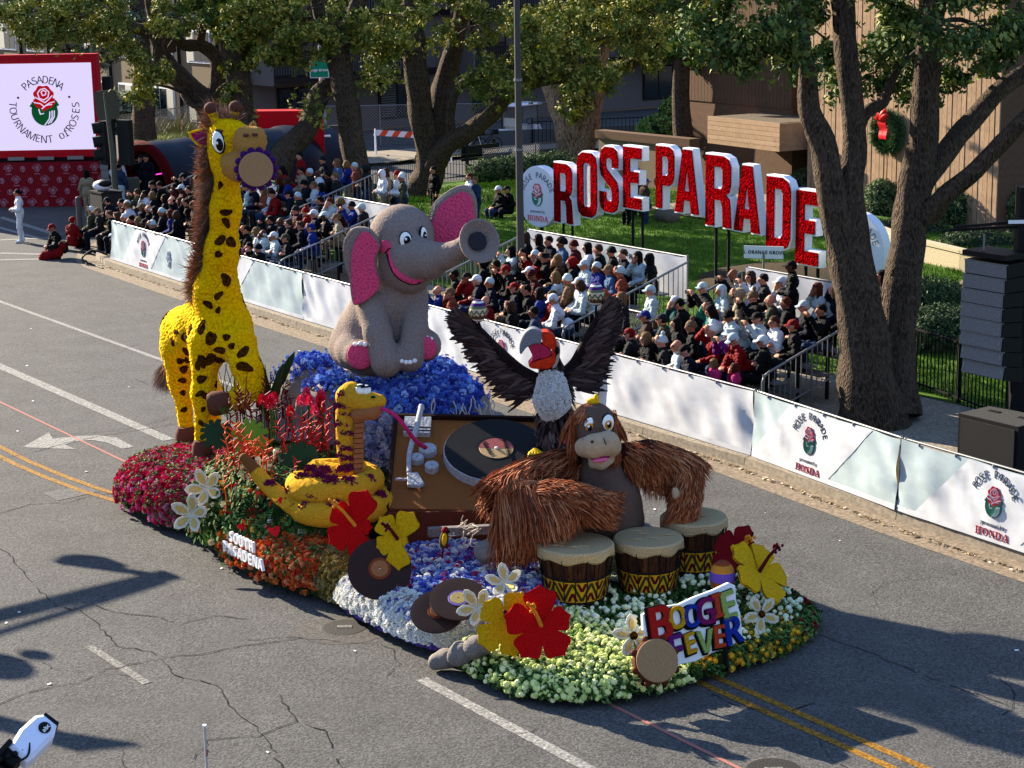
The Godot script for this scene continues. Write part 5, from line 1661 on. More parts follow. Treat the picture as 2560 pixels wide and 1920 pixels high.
	for k in m.n.size(): m.n[k] = Vector3.ZERO
	for k in range(0, m.i.size(), 3):
		var fn: Vector3 = (m.v[m.i[k + 2]] - m.v[m.i[k]]).cross(m.v[m.i[k + 1]] - m.v[m.i[k]])
		for q in 3: m.n[m.i[k + q]] += fn
	for k in m.n.size(): m.n[k] = m.n[k].normalized()
	var split := [PackedInt32Array(), PackedInt32Array(), PackedInt32Array(), PackedInt32Array()]
	for k in range(0, m.i.size(), 3):
		var a := tags[m.i[k]]; var c := tags[m.i[k + 1]]; var e := tags[m.i[k + 2]]
		var t := a if (a == c or a == e) else c
		split[t].append_array([m.i[k], m.i[k + 1], m.i[k + 2]])
	var am := ArrayMesh.new()
	for t in 4:
		var arr := []
		arr.resize(Mesh.ARRAY_MAX)
		var re := {}
		var v := PackedVector3Array(); var n := PackedVector3Array(); var ii := PackedInt32Array()
		for q in split[t]:
			if not re.has(q):
				re[q] = v.size(); v.append(m.v[q]); n.append(m.n[q])
			ii.append(re[q])
		arr[Mesh.ARRAY_VERTEX] = v; arr[Mesh.ARRAY_NORMAL] = n; arr[Mesh.ARRAY_INDEX] = ii
		am.add_surface_from_arrays(Mesh.PRIMITIVE_TRIANGLES, arr)
	var w0: Vector3 = hip + wr[0]
	poses[kind] = {"mesh": am, "head": Transform3D(hb, hd), "hands": (hip + wr[0] + hip + wr[1]) / 2 + V(0, 0.05, 0.09)}
	return poses[kind]

func hair_mesh(kind: String) -> ArrayMesh:
	if hairs.has(kind): return hairs[kind]
	var g := G.new()
	var back := Basis(Vector3.RIGHT, -0.5)
	match kind:
		"short": g.ball(V(0, 0.03, -0.018), V(0.1, 0.108, 0.108), 14, 8, back, 0, PI * 0.56)
		"fringe": g.ball(V(0, 0.0, -0.03), V(0.098, 0.06, 0.09), 14, 8, back, PI * 0.25, PI * 0.8)
		"long":
			g.ball(V(0, 0.03, -0.018), V(0.104, 0.112, 0.112), 14, 8, back, 0, PI * 0.58)
			g.ball(V(0, -0.09, -0.06), V(0.105, 0.2, 0.065), 12, 8)
			for sx in [-1.0, 1.0]: g.ball(V(0.082 * sx, -0.08, 0.0), V(0.035, 0.16, 0.05), 8, 6)
		"bob":
			g.ball(V(0, 0.03, -0.015), V(0.108, 0.114, 0.112), 14, 8, back, 0, PI * 0.6)
			g.ball(V(0, -0.03, -0.045), V(0.112, 0.11, 0.085), 12, 8)
			for sx in [-1.0, 1.0]: g.ball(V(0.085 * sx, -0.03, 0.015), V(0.035, 0.1, 0.05), 8, 6)
		"bun":
			g.ball(V(0, 0.03, -0.018), V(0.1, 0.108, 0.108), 14, 8, back, 0, PI * 0.58)
			g.ball(V(0, 0.03, -0.13), V(0.05, 0.05, 0.05), 8, 6)
		"curly":
			for k in 34:
				var a := k * 2.4
				var y := 1.0 - k / 30.0
				var r := sqrt(maxf(0, 1.0 - y * y))
				var d := V(cos(a) * r, y, sin(a) * r)
				if d.z > 0.45 and d.y < 0.45: continue
				g.ball(V(0, 0.03, -0.02) + d * 0.11, V(0.045, 0.045, 0.045), 6, 5)
		"cap":
			g.ball(V(0, 0.035, -0.01), V(0.106, 0.1, 0.114), 14, 6, Basis.IDENTITY, 0, PI * 0.5)
			g.sheet(func(u: float, v: float) -> Vector3: return V((u - 0.5) * 0.17 * (1.0 - 0.35 * v * v), 0.045 - 0.02 * v - 0.06 * (u - 0.5) * (u - 0.5) * 4.0 * 0.4, 0.085 + 0.09 * v), 6, 4)
			g.ball(V(0, 0.0, -0.04), V(0.099, 0.07, 0.09), 10, 6, Basis.IDENTITY, PI * 0.3, PI * 0.75)
		"beanie":
			g.ball(V(0, 0.02, -0.012), V(0.108, 0.128, 0.112), 14, 7, Basis(Vector3.RIGHT, -0.15), 0, PI * 0.5)
			g.lathe([U(0.108, -0.005), U(0.118, 0.0), U(0.118, 0.045), U(0.106, 0.052)], 14, V(0, 0.01, -0.01), Basis(Vector3.RIGHT, -0.15))
		"pom":
			g.ball(V(0, 0.02, -0.012), V(0.108, 0.128, 0.112), 14, 7, Basis(Vector3.RIGHT, -0.15), 0, PI * 0.5)
			g.lathe([U(0.108, -0.005), U(0.118, 0.0), U(0.118, 0.045), U(0.106, 0.052)], 14, V(0, 0.01, -0.01), Basis(Vector3.RIGHT, -0.15))
			g.ball(V(0, 0.175, -0.03), V(0.045, 0.045, 0.045), 8, 6)
		"bucket":
			g.lathe([U(0.001, 0.125), U(0.085, 0.12), U(0.102, 0.05), U(0.165, 0.015)], 16, V(0, 0.0, -0.01))
		"hood":
			g.ball(V(0, 0.01, -0.03), V(0.125, 0.15, 0.125), 14, 9, Basis(Vector3.RIGHT, -1.25), 0, PI * 0.68)
		"glasses":
			for sx in [-1.0, 1.0]: g.ball(V(0.036 * sx, 0.012, 0.088), V(0.032, 0.021, 0.012), 8, 5)
			g.box(V(0.03, 0.008, 0.008), V(0, 0.018, 0.098))
			for sx in [-1.0, 1.0]: g.box(V(0.006, 0.01, 0.1), V(0.084 * sx, 0.018, 0.045))
		"eyes":
			for sx in [-1.0, 1.0]:
				g.ball(V(0.035 * sx, 0.012, 0.088), V(0.014, 0.009, 0.007), 7, 4)
				g.box(V(0.034, 0.007, 0.01), V(0.036 * sx, 0.036, 0.09))
		"mouth": g.box(V(0.045, 0.009, 0.012), V(0, -0.055, 0.087))
		"mask": g.ball(V(0, -0.04, 0.062), V(0.065, 0.05, 0.055), 10, 7)
		"phone": g.box(V(0.15, 0.078, 0.01), V(0, 0.02, 0.03))
	if kind in ["short", "fringe", "long", "bob", "bun", "curly", "hood", "beanie"]:
		var ns := FastNoiseLite.new()
		ns.frequency = 22.0 if kind != "hood" else 9.0
		for k in g.v.size(): g.v[k] += g.n[k] * ns.get_noise_3d(g.v[k].x, g.v[k].y * 0.4, g.v[k].z) * 0.016
	hairs[kind] = g.mesh()
	return hairs[kind]

const PAINT := {
	"black": [0.045, 0.045, 0.05], "navy": [0.06, 0.075, 0.14], "charcoal": [0.13, 0.13, 0.14], "grey": [0.29, 0.29, 0.3], "white": [0.68, 0.68, 0.66], "cream": [0.68, 0.61, 0.49],
	"red": [0.55, 0.03, 0.05], "maroon": [0.3, 0.05, 0.08], "blue": [0.1, 0.18, 0.5], "teal": [0.08, 0.33, 0.33], "mint": [0.2, 0.52, 0.44], "purple": [0.45, 0.12, 0.5], "pink": [0.85, 0.2, 0.45], "rose": [0.8, 0.5, 0.7],
	"olive": [0.27, 0.28, 0.2], "brown": [0.28, 0.19, 0.13], "tan": [0.48, 0.38, 0.27], "azure": [0.3, 0.42, 0.58], "denim": [0.17, 0.24, 0.36], "plaid": [0.4, 0.2, 0.16], "orange": [0.75, 0.28, 0.12], "green": [0.1, 0.3, 0.16], "yellow": [0.7, 0.55, 0.2],
	"blond": [0.5, 0.38, 0.23], "dark": [0.07, 0.05, 0.045], "auburn": [0.35, 0.15, 0.08]}
const SKIN := [[0.70, 0.48, 0.38], [0.66, 0.44, 0.34], [0.6, 0.39, 0.29], [0.72, 0.51, 0.42], [0.46, 0.28, 0.2], [0.3, 0.18, 0.12]]

func cloth(n: String) -> Material:
	var c: Array = PAINT[n]
	if n == "plaid": return mat("cloth_plaid", Color(0.62, 0.35, 0.28), 0.9, {"t": noise("plaid", FastNoiseLite.TYPE_CELLULAR, 0.03, Color(0.35, 0.2, 0.18), Color(1, 0.9, 0.8), 1, 256, -1.0, FastNoiseLite.RETURN_CELL_VALUE), "s": 7.0, "local": true})
	return mat("cloth_" + n.replace(" ", "_"), Color(c[0], c[1], c[2]), 0.85, {"t": tex.fine, "s": 0.9, "local": true, "h": tex.bump, "d": 2.0, "spec": 0.25})

var said := {}
func person(p: Dictionary, at: Vector3, yaw: float, where: String) -> Node3D:
	var pm := person_mesh(p.pose)
	var label := "person in %s %s" % [p.top, p.get("wear", "jacket")]
	if p.hat in ["cap", "beanie", "pom", "bucket", "hood"]:
		label += " and %s %s" % [p.hatcol, {"cap": "cap", "beanie": "beanie", "pom": "bobble hat", "bucket": "hat", "hood": "hood"}[p.hat]]
	if p.pose in ["sit_phone", "stand_phone"]: label += " filming"
	label += ", " + where
	var o := thing("person", label, "person", at, yaw, p.get("group", "spectators in the stands"))
	if p.get("size", 1.0) != 1.0: o.scale = Vector3.ONE * p.size
	var b := inst(o, "body", pm.mesh, null)
	var sk: Array = SKIN[p.skin]
	b.set_surface_override_material(0, mat("skin_%d" % p.skin, Color(sk[0], sk[1], sk[2]), 0.6))
	b.set_surface_override_material(1, cloth(p.top))
	b.set_surface_override_material(2, cloth(p.legs))
	b.set_surface_override_material(3, cloth(p.get("shoes", "black")))
	var hx: Transform3D = pm.head
	if p.hat in ["cap", "beanie", "pom", "bucket", "hood"]:
		inst(o, {"cap": "cap", "beanie": "beanie", "pom": "bobble_hat", "bucket": "hat", "hood": "hood"}[p.hat], hair_mesh(p.hat), cloth(p.hatcol), hx)
		if p.get("long", false): inst(o, "hair", hair_mesh("long"), cloth(p.hair), hx)
	elif p.hat != "bald":
		inst(o, "hair", hair_mesh(p.hat), cloth(p.hair), hx)
	if p.get("glasses", false): inst(o, "sunglasses", hair_mesh("glasses"), mats.black, hx)
	else: inst(o, "eyes", hair_mesh("eyes"), mats.eye_black, hx)
	if p.get("mask", false): inst(o, "mask", hair_mesh("mask"), mats.black, hx)
	else: inst(o, "mouth", hair_mesh("mouth"), mat("lips", Color(0.5, 0.22, 0.2), 0.6), hx)
	if p.pose in ["sit_phone", "stand_phone"]: inst(o, "phone", hair_mesh("phone"), mats.black, Transform3D(Basis.IDENTITY, pm.hands))
	return o

func pick(l: Array) -> Variant: return l[rng.randi() % l.size()]

func someone() -> Dictionary:
	var p := {"pose": pick(["sit_lap", "sit_lap", "sit_cross", "sit_cross", "sit_lean", "sit_chin", "sit_phone", "sit_shade", "sit_lap"]),
		"top": pick(["black", "black", "black", "navy", "navy", "charcoal", "charcoal", "grey", "white", "red", "olive", "maroon", "blue", "brown", "cream", "black"]),
		"legs": pick(["black", "denim", "charcoal", "denim", "navy", "tan"]),
		"hat": pick(["short", "short", "short", "short", "long", "long", "bob", "cap", "cap", "beanie", "bun", "bald", "fringe"]),
		"hatcol": pick(["black", "navy", "charcoal", "grey", "red", "black", "tan", "white"]), "hair": pick(["dark", "dark", "dark", "brown", "blond", "grey", "auburn", "brown"]),
		"skin": pick([0, 1, 2, 3, 0, 1, 4, 5, 2]), "glasses": rng.randf() < 0.4}
	return p

const ORD := ["first", "second", "third", "fourth", "fifth", "sixth", "seventh", "eighth", "ninth", "tenth", "eleventh", "twelfth", "thirteenth"]

func fill(place: String, s0: float, s1: float, rows: int, first: int, told: Dictionary, gap := 0.47, empty := 0.06) -> void:
	for i in rows:
		var n := int((s1 - s0) / gap)
		for k in n:
			var p := someone()
			var want: String = told.get(i, [])[k] if k < told.get(i, []).size() else ""
			if want == "-" or (want == "" and rng.randf() < empty): continue
			if want != "":
				var w := want.split(" ")
				p.top = w[0].replace("_", " ")
				if w.size() > 1:
					var hb := w[1].split(":")
					p.hat = hb[0]
					if hb.size() > 1:
						p.hatcol = hb[1].replace("_", " "); p.hair = hb[1].replace("_", " ")
				for q in range(2, w.size()):
					if w[q] == "glasses": p.glasses = true
					elif w[q] == "plain": p.glasses = false
					elif w[q] == "mask": p.mask = true
					elif w[q] == "child": p.size = 0.72
					else: p.pose = w[q]
			if p.hat in ["beanie", "cap"] and not PAINT.has(p.hair): p.hair = "dark"
			var s := lerpf(s0, s1, (k + 0.5) / n) + R(-0.05, 0.05)
			var stands: bool = p.pose.begins_with("stand")
			var at := W(s, row_t(first + i) + (0.22 if not stands else -0.02) + R(-0.03, 0.03), row_y(first + i) - 0.0)
			if p.get("size", 1.0) < 0.9: at.y += 0.14
			var f := -T3 * cos(0.55) - S3 * sin(0.55)
			var yaw := atan2(f.x, f.z) + R(-0.45, 0.45)
			person(p, at, yaw, "%s in %s row, %s" % [ORD[k], ["front", "second", "third", "fourth", "fifth"][i], place])

func people() -> void:
	fill("far left stand", -29.7, -24.9, 5, 0, {0: ["olive short:grey sit_shade glasses", "charcoal cap:tan", "", "black short:brown", "", "black short:grey", "red short:dark", "black long:blond"], 1: ["navy cap:navy", "maroon short:dark glasses", "cream short:grey glasses", "white cap:tan", "black cap:tan glasses", "black fringe:grey"], 4: ["", "", "black bucket:tan"]})
	fill("upper stand", -25.6, -21.9, 3, 4, {0: ["navy cap:grey", "navy fringe:grey", "plaid long:blond"]})
	fill("elephant stand", -21.2, -18.5, 5, 0, {0: ["black cap:orange", "maroon pom:purple", "azure hood:rose child", "tan short:dark", "black beanie:navy"], 1: ["black short:dark glasses", "white bob:blond", "grey fringe:grey", "grey cap:white", "black cap:olive"], 2: ["black short:dark sit_phone", "navy bald", "black short:brown glasses", "navy short:brown", "blue cap:blue"], 3: ["maroon beanie:charcoal", "red pom:red", "navy cap:white", "black cap:grey"], 4: ["black short:dark", "grey short:auburn", "maroon curly:blond"]}, 0.45, 0.02)
	fill("middle stand", -11.9, -6.4, 5, 0, {
		0: ["plaid fringe:grey plain", "-", "-", "blue bald plain", "plaid cap:tan sit_chin glasses", "-", "-", "red bald plain", "-", "black bob:brown plain", "-", "denim short:dark"],
		1: ["-", "-", "black short:dark plain", "red cap:black", "navy cap:white", "navy short:grey", "-", "navy cap:red", "black short:dark", "blue long:dark glasses", "red short:brown glasses", "white cap:white sit_lean"],
		2: ["-", "-", "black hood:black", "brown short:dark", "black bob:dark", "black cap:red", "black cap:white", "maroon beanie:maroon", "grey long:blond glasses", "tan beanie:grey", "white cap:white", "grey bob:brown"],
		3: ["-", "-", "grey long:dark", "black short:dark", "red short:grey sit_phone", "black bucket:black", "brown long:blond", "black hood:red", "grey cap:grey", "blue short:grey", "azure cap:tan", "plaid beanie:grey"],
		4: ["-", "black long:brown", "black long:dark", "navy short:dark", "azure curly:dark", "maroon beanie:maroon", "white long:dark", "black short:brown", "black beanie:black", "navy short:brown", "grey long:dark", "black long:dark glasses"]}, 0.455, 0.0)
	fill("right stand", -4.2, -0.3, 5, 0, {
		0: ["black cap:black", "charcoal cap:red glasses", "black bob:blond glasses", "charcoal pom:grey", "grey bald glasses", "navy cap:black sit_lean", "pink bob:blond child", "pink bob:auburn child"],
		1: ["brown cap:blue glasses", "olive cap:charcoal", "black long:dark", "black pom:tan", "red short:white sit_shade", "purple bucket:grey", "red cap:grey glasses", "black cap:white"],
		2: ["teal short:white plain", "black cap:black", "mint long:dark sit_shade", "white long:dark glasses", "grey beanie:black glasses", "grey cap:black", "white short:brown", "black cap:red"],
		3: ["charcoal cap:grey", "grey long:grey", "cream hood:cream mask glasses", "black pom:tan sit_phone", "olive bald plain", "black short:auburn", "navy cap:grey", "black short:dark sit_phone"],
		4: ["black bald sit_phone plain", "white long:brown glasses", "charcoal short:dark glasses", "white cap:white", "black cap:black stand_clasp", "grey long:auburn plain", "navy bob:blond plain", "brown short:dark plain"]}, 0.47, 0.0)
	var f0 := atan2((-T3 - S3 * 0.5).x, (-T3 - S3 * 0.5).z)
	var lone := func(pose: String, top: String, legs: String, hat: String, col: String, skin: int, at: Vector3, yaw: float, where: String, grp := "people standing about") -> Node3D:
		return person({"pose": pose, "top": top, "legs": legs, "hat": hat, "hatcol": col, "hair": col, "skin": skin, "glasses": false, "group": grp, "shoes": legs if legs == "white" or legs == "cream" else "black"}, at, yaw, where)
	lone.call("stand_pray", "cream", "white", "bun", "auburn", 0, W(-0.55, row_t(4.3), 1.0), f0 + 0.2, "standing at the top of the right stand")
	lone.call("stand_clasp", "black", "black", "long", "dark", 1, W(0.2, row_t(4.2), 0.95), f0, "standing beside the big tree's left trunk")
	lone.call("stand", "cream", "cream", "long", "dark", 2, V(-14.73,0,-64.73), 2.9, "standing with long dark hair before the red backdrop")
	lone.call("stand_clasp", "white", "white", "bun", "dark", 2, V(-15.7,0,-59.21), -1.25, "standing alone on the crossing at the left edge")
	var a: Node3D = lone.call("sit_lean", "black", "charcoal", "cap", "red", 2, V(-13.58,0,-55.89), -0.9, "crouching on the curb corner with a red bag")
	var b: Node3D = lone.call("sit_cross", "red", "red", "cap", "red", 2, V(-13.57,0,-57.09), 2.6, "sitting on the curb corner, back turned")
	a.position.y -= 0.24; b.position.y -= 0.22
	lone.call("stand", "denim", "grey", "short", "dark", 1, V(-13.24,0.38,-63), 2.8, "with back turned at the tunnel mouth")
	lone.call("stand_phone", "white", "navy", "short", "dark", 1, V(-13.78,0.24,-65), 2.6, "inside the red tunnel mouth")
	lone.call("stand", "navy", "navy", "short", "dark", 0, V(-12.66,0.47,-65), -0.4, "in front of the dark blue tunnel, right one")
	lone.call("stand_phone", "black", "black", "long", "dark", 0, V(-12.95,0.41,-65.5), -0.2, "in front of the dark blue tunnel, left one")
	var row := [["red", "short", "dark", 632, 395], ["navy", "beanie", "charcoal", 663, 385], ["azure", "long", "blond", 682, 390], ["blue", "bob", "blond", 696, 385], ["plaid", "short", "grey", 708, 385], ["charcoal", "hood", "charcoal", 722, 420], ["cream", "long", "brown", 747, 385], ["white", "beanie", "red", 762, 388], ["grey", "short", "grey", 770, 378], ["white", "bob", "white", 752, 372], ["olive", "short", "white", 775, 420]]
	for k in row.size():
		var r: Array = row[k]
		lone.call("stand_clasp" if k % 2 else "stand", r[0], "denim" if k % 3 else "cream", r[1], r[2], k % 4, up_at(r[3], 12.2 - 0.25 * k * 0.4, r[4]), f0 + R(-0.5, 0.3), "standing behind the upper stand, %s from left" % ORD[k], "people standing behind the upper stand")
	lone.call("stand", "brown", "denim", "cap", "blue", 0, V(4.2,0.25,-57.01), 1.9, "standing on the lawn below the letter E")
	lone.call("stand", "black", "black", "cap", "black", 1, V(3.62,0.25,-57.08), 2.4, "leftmost on the lawn below the letters")
	lone.call("stand_phone", "tan", "black", "short", "blond", 0, V(4.84,0.35,-58.62), 2.6, "between the two words on the lawn")
	lone.call("stand", "maroon", "navy", "cap", "maroon", 0, V(4.12,0.35,-58.93), 2.8, "half hidden behind the letter E")
	lone.call("stand_clasp", "white", "denim", "short", "auburn", 0, V(-1.22,0.3,-58.89), -1.0, "left one of a pair behind the elephant's ear")
	lone.call("stand_clasp", "denim", "denim", "short", "blond", 0, V(-1.02,0.3,-57.82), -1.1, "right one of a pair behind the elephant's ear")
	lone.call("sit_lap", "black", "denim", "cap", "white", 0, V(-0.27,0.2,-59.81), -1.0, "sitting on a chair left of the oval sign")
	lone.call("sit_lap", "black", "black", "cap", "black", 0, V(0,0.2,-59.78), -0.9, "sitting beside the lamp post on the lawn")
	lone.call("sit_lean", "black", "charcoal", "bob", "blond", 0, V(-3.71,0.2,-62.17), -1.0, "crouching left of the many limbed tree")
	lone.call("stand", "black", "black", "short", "dark", 1, V(-2.49,0.2,-62.01), -1.0, "half hidden right of the many limbed tree")
	lone.call("stand", "black", "black", "beanie", "orange", 0, W(-5.2, 6.2, 0.15), f0, "in the aisle between the two right stands", "people standing in the aisle")
	lone.call("stand_clasp", "grey", "tan", "cap", "grey", 0, W(-5.0, 7.3, 0.15), f0, "farther back in the aisle by the chain link", "people standing in the aisle")
	lone.call("stand", "charcoal", "denim", "long", "blond", 0, W(-4.75, 6.3, 0.15), f0, "right one in the aisle behind the fence banner", "people standing in the aisle")
	var bag := Blob.new(); bag.k = 0.1
	var c := V(-13.86,0,-55.56)
	bag.bone(c + V(-0.2, 0.12, 0), c + V(0.15, 0.16, 0), 0.14, 0.17); bag.bone(c + V(0.15, 0.2, 0), c + V(0.32, 0.4, -0.1), 0.14, 0.1); bag.bone(c + V(-0.3, 0.06, 0.1), c + V(-0.1, 0.08, 0.12), 0.07, 0.1)
	solo("red_bag", "crumpled red bag on the ground at the curb corner", "bag", bag.g(0.04, 0.06, 8.0), cloth("red"))

func up_at(px: float, t: float, _py: float) -> Vector3:
	var f := (px - 632.0) / 143.0
	return W(lerpf(-28.2, -20.6, f), t, 0.95)

# ---------------------------------------------------------------- the parade float
var F: Node3D

func dome(d: Array, u: float, v: float) -> Vector3:
	var a := u * TAU
	var ph := v * PI / 2
	var r := pow(absf(cos(ph)), 0.55)
	var y := pow(absf(sin(ph)), 0.7)
	var m := 0.72
	return W(d[0] + d[2] * r * signf(cos(a)) * pow(absf(cos(a)), m), d[1] + d[3] * r * signf(sin(a)) * pow(absf(sin(a)), m), d[5] + d[4] * y)

func dome_n(d: Array, u: float, v: float) -> Vector3:
	var e := 0.01
	var p := dome(d, u, v)
	var n := (dome(d, u + e, v) - dome(d, u - e, v)).cross(dome(d, u, minf(v + e, 1)) - dome(d, u, maxf(v - e, 0)))
	n = n.normalized()
	if n.dot(p - W(d[0], d[1], d[5])) < 0: n = -n
	return n

func dome_g(d: Array) -> G:
	return G.new().sheet(func(u: float, v: float) -> Vector3: return dome(d, 1.0 - u, v), 40, 10)

var bed_red := [-1.95, -4.75, 1.5, 1.2, 0.7, 0.12]
var bed_tropic := [0.75, -4.55, 1.75, 1.3, 1.15, 0.1]
var bed_orange := [1.75, -5.15, 1.5, 0.8, 0.55, 0.1]
var bed_moss := [3.15, -5.05, 0.8, 0.6, 0.55, 0.08]
var bed_blue := [4.7, -4.35, 1.75, 1.35, 0.5, 0.1]
var bed_nose := [7.05, -3.2, 1.6, 2.4, 0.27, 0.08]

func blossom(n: int, wide: float, seed_: int, up := 0.0, inner := 0.15) -> ArrayMesh:
	var g := G.new()
	var r2 := RandomNumberGenerator.new()
	r2.seed = seed_
	for k in n:
		var y := 1.0 - (k + 0.5) / n * (2.0 - up)
		var a := k * 2.4 + r2.randf_range(-0.2, 0.2)
		var rr := sqrt(maxf(0, 1.0 - y * y))
		var d := V(cos(a) * rr, y, sin(a) * rr)
		var b := upto(d, r2.randf_range(0, TAU))
		var l := r2.randf_range(0.8, 1.1)
		var q0 := d * inner
		var q2 := d * l + b.x * r2.randf_range(-0.15, 0.15)
		g.quad(q0, d * l * 0.7 + b.x * wide + b.z * 0.1, q2 + b.z * wide * 0.4, d * l * 0.7 - b.x * wide + b.z * 0.12)
		g.quad(d * l * 0.62, d * l * 0.9 + b.z * wide, q2 * 1.02, d * l * 0.9 - b.z * wide)
	return g.mesh()

func scatter(parent: Node3D, called: String, d: Array, n: int, mesh_: Mesh, size: Vector2, cols: Array, u := U(0, 1), v := U(0, 1), off := 0.0, keep = null) -> void:
	var xs := []
	var cs := []
	for k in n:
		var uu := R(u.x, u.y)
		var vv := R(v.x, v.y)
		if v.y - v.x > 0.8: vv = pow(rng.randf(), 0.85)
		var p := dome(d, uu, vv)
		if keep != null and not keep.call(p): continue
		var nn := dome_n(d, uu, vv)
		xs.append(Transform3D(upto((nn + V(R(-1, 1), R(-1, 1), R(-1, 1)) * 0.35).normalized(), R(0, TAU), R(size.x, size.y)), p + nn * (off + R(-0.02, 0.03))))
		cs.append(pick(cols))
	many(parent, called, mesh_, mats.flower, xs, cs)

func float_body() -> void:
	mat("flower", Color.WHITE, 0.8, {"vc": true, "back": Color(0.25, 0.25, 0.25), "spec": 0.2})
	mat("bed_green", Color(0.12, 0.17, 0.07), 0.95, {"t": tex.lawn, "s": 2.0})
	mat("moss", Color(0.42, 0.35, 0.13), 1.0, {"t": tex.lawn, "s": 0.5, "h": tex.cell, "d": 8.0})
	mat("rock_felt", Color(0.56, 0.53, 0.5), 0.95, {"t": tex.felt, "s": 0.5, "h": tex.felt, "d": 3.0, "t2": tex.blotch, "s2": 0.7})
	mat("bed_blue", Color(0.14, 0.16, 0.4), 0.95, {"t": tex.felt, "s": 3.0})
	F = thing("parade_float", "long parade float covered with beds of flowers, carrying animal figures", "parade float", W(2.6, -3.0, 0))
	var under := G.new()
	var base := [2.6, -3.05, 5.9, 2.5, 0.3, 0.06]
	under.sheet(func(u: float, v: float) -> Vector3: return dome(base, 1.0 - u, v), 60, 6)
	put(F, "chassis", under, mats.moss, true)
	for d in [[bed_red, "red_bed", mats.bed_green], [bed_tropic, "foliage_bed", mats.bed_green], [bed_orange, "orange_bed", mats.bed_green], [bed_moss, "moss_bed", mats.moss], [bed_blue, "blue_bed", mats.bed_blue], [bed_nose, "front_bed", mats.bed_green]]:
		put(F, d[1], dome_g(d[0]), d[2], true)
	var rk := Blob.new()
	rk.k = 0.35
	for d in [[-2.3, -2.5, 0.95], [-0.9, -2.9, 0.9], [0.0, -2.2, 0.95], [-0.6, -1.2, 0.95], [-2.0, -1.4, 0.9], [0.35, -1.4, 0.8]]:
		rk.bone(W(d[0], d[1], 0.5), W(d[0], d[1], 1.36), d[2], d[2] * 0.72)
	for d in [[-1.6, -3.55, 0.6], [-0.6, -3.7, 0.55], [0.5, -0.75, 0.55]]:
		rk.bone(W(d[0], d[1], 0.3), W(d[0], d[1], 1.0), d[2], d[2] * 0.75)
	put(F, "grey_rock", rk.g(0.075, 0.12, 1.6), mats.rock_felt, true)
	for q in [[[618, 985], [640, 900], [660, 840], [668, 800]], [[655, 990], [672, 900], [690, 860], [688, 810]], [[720, 1000], [712, 930], [735, 850], [722, 810]]]:
		pass
	for l in [[V(-3.31,1.46,-27.4), V(-3.23,1.92,-27.6), V(-3.13,2.21,-27.9), V(-3.2,2.44,-28.2)], [V(-3.09,1.36,-27.2), V(-2.97,1.92,-27.3), V(-2.92,2.21,-27.6), V(-2.98,2.41,-28)], [V(-2.8,1.34,-27), V(-2.8,1.91,-27), V(-2.71,2.2,-27.3), V(-2.8,2.41,-27.8)], [V(-0.41,1.7,-28), V(-0.44,1.95,-28.2), V(-0.32,2.12,-28.6)]]:
		var pts := []
		for p in smooth(l):
			var a: Vector3 = p + V(0, 0, 1.6)
			for j in 60:
				var dd := rk.dist(a)
				if dd < 0.005 or a.z < p.z - 1.5: break
				a.z -= clampf(dd * 0.6, 0.02, 0.2)
			if rk.dist(a) < 0.06: pts.append(a + V(0, 0, 0.02))
		if pts.size() < 3: continue
		put(F, "vine", G.new().tube(pts, [0.03, 0.022], 6), mat("vine_brown", Color(0.2, 0.15, 0.12), 0.95), true)
	var bl := blossom(16, 0.42, 3, 0.4)
	var xs := []
	var cs := []
	var blues := [Color(0.05, 0.09, 0.45), Color(0.07, 0.16, 0.6), Color(0.12, 0.25, 0.7), Color(0.2, 0.36, 0.76), Color(0.04, 0.05, 0.32), Color(0.4, 0.54, 0.8), Color(0.08, 0.11, 0.5), Color(0.14, 0.24, 0.62)]
	for k in 9500:
		var p := W(R(-3.5, 1.3), R(-3.6, 0.0), 2.6)
		var c := 0
		while rk.dist(p) > 0.01 and c < 40 and p.y > 0.6:
			p.y -= maxf(rk.dist(p) * 0.7, 0.02); c += 1
		if p.y < 0.9: continue
		var n := rk.grad(p)
		var scr := p.x / -p.z
		if scr < -0.1165 or (scr < -0.088 and p.y < 1.97): continue
		if p.y < 1.84 and (scr < -0.072 + R(-0.01, 0.01) or scr > -0.021 + R(-0.004, 0.004)): continue
		xs.append(Transform3D(upto((n + V(R(-1, 1), R(-1, 1), R(-1, 1)) * 0.5).normalized(), R(0, TAU), R(0.045, 0.085)), p + n * R(0, 0.12)))
		cs.append(pick(blues))
	for k in 520:   # spikes standing up
		var p := W(R(-3.2, 1.0), R(-3.4, 0.0), 2.6)
		var c := 0
		while rk.dist(p) > 0.01 and c < 40 and p.y > 0.6:
			p.y -= maxf(rk.dist(p) * 0.7, 0.02); c += 1
		if p.y < 1.6: continue
		var dir := V(R(-0.5, 0.5), 1, R(-0.5, 0.5)).normalized()
		for j in 4:
			xs.append(Transform3D(upto(dir, R(0, TAU), 0.04 - 0.006 * j), p + dir * (0.07 + 0.05 * j)))
			cs.append(pick(blues))
	many(F, "blue_blossoms", bl, mats.flower, xs, cs)
	xs = []; cs = []
	for k in 420:
		var p := V(-1.98,1.29,-26.6).lerp(V(-2.02,1.85,-27.2), rng.randf()) + V(R(-0.16, 0.16), R(-0.1, 0.1), R(-0.15, 0.2))
		xs.append(Transform3D(upto(V(R(-1, 1), R(0, 1), R(0, 1)).normalized(), R(0, TAU), R(0.05, 0.085)), p)); cs.append(pick([Color(0.3, 0.32, 0.42), Color(0.4, 0.38, 0.42), Color(0.2, 0.22, 0.36), Color(0.1, 0.11, 0.2)]))
	many(F, "pale_hydrangeas", bl, mats.flower, xs, cs)
	var root := mat("pale_root", Color(0.75, 0.7, 0.62), 0.9)
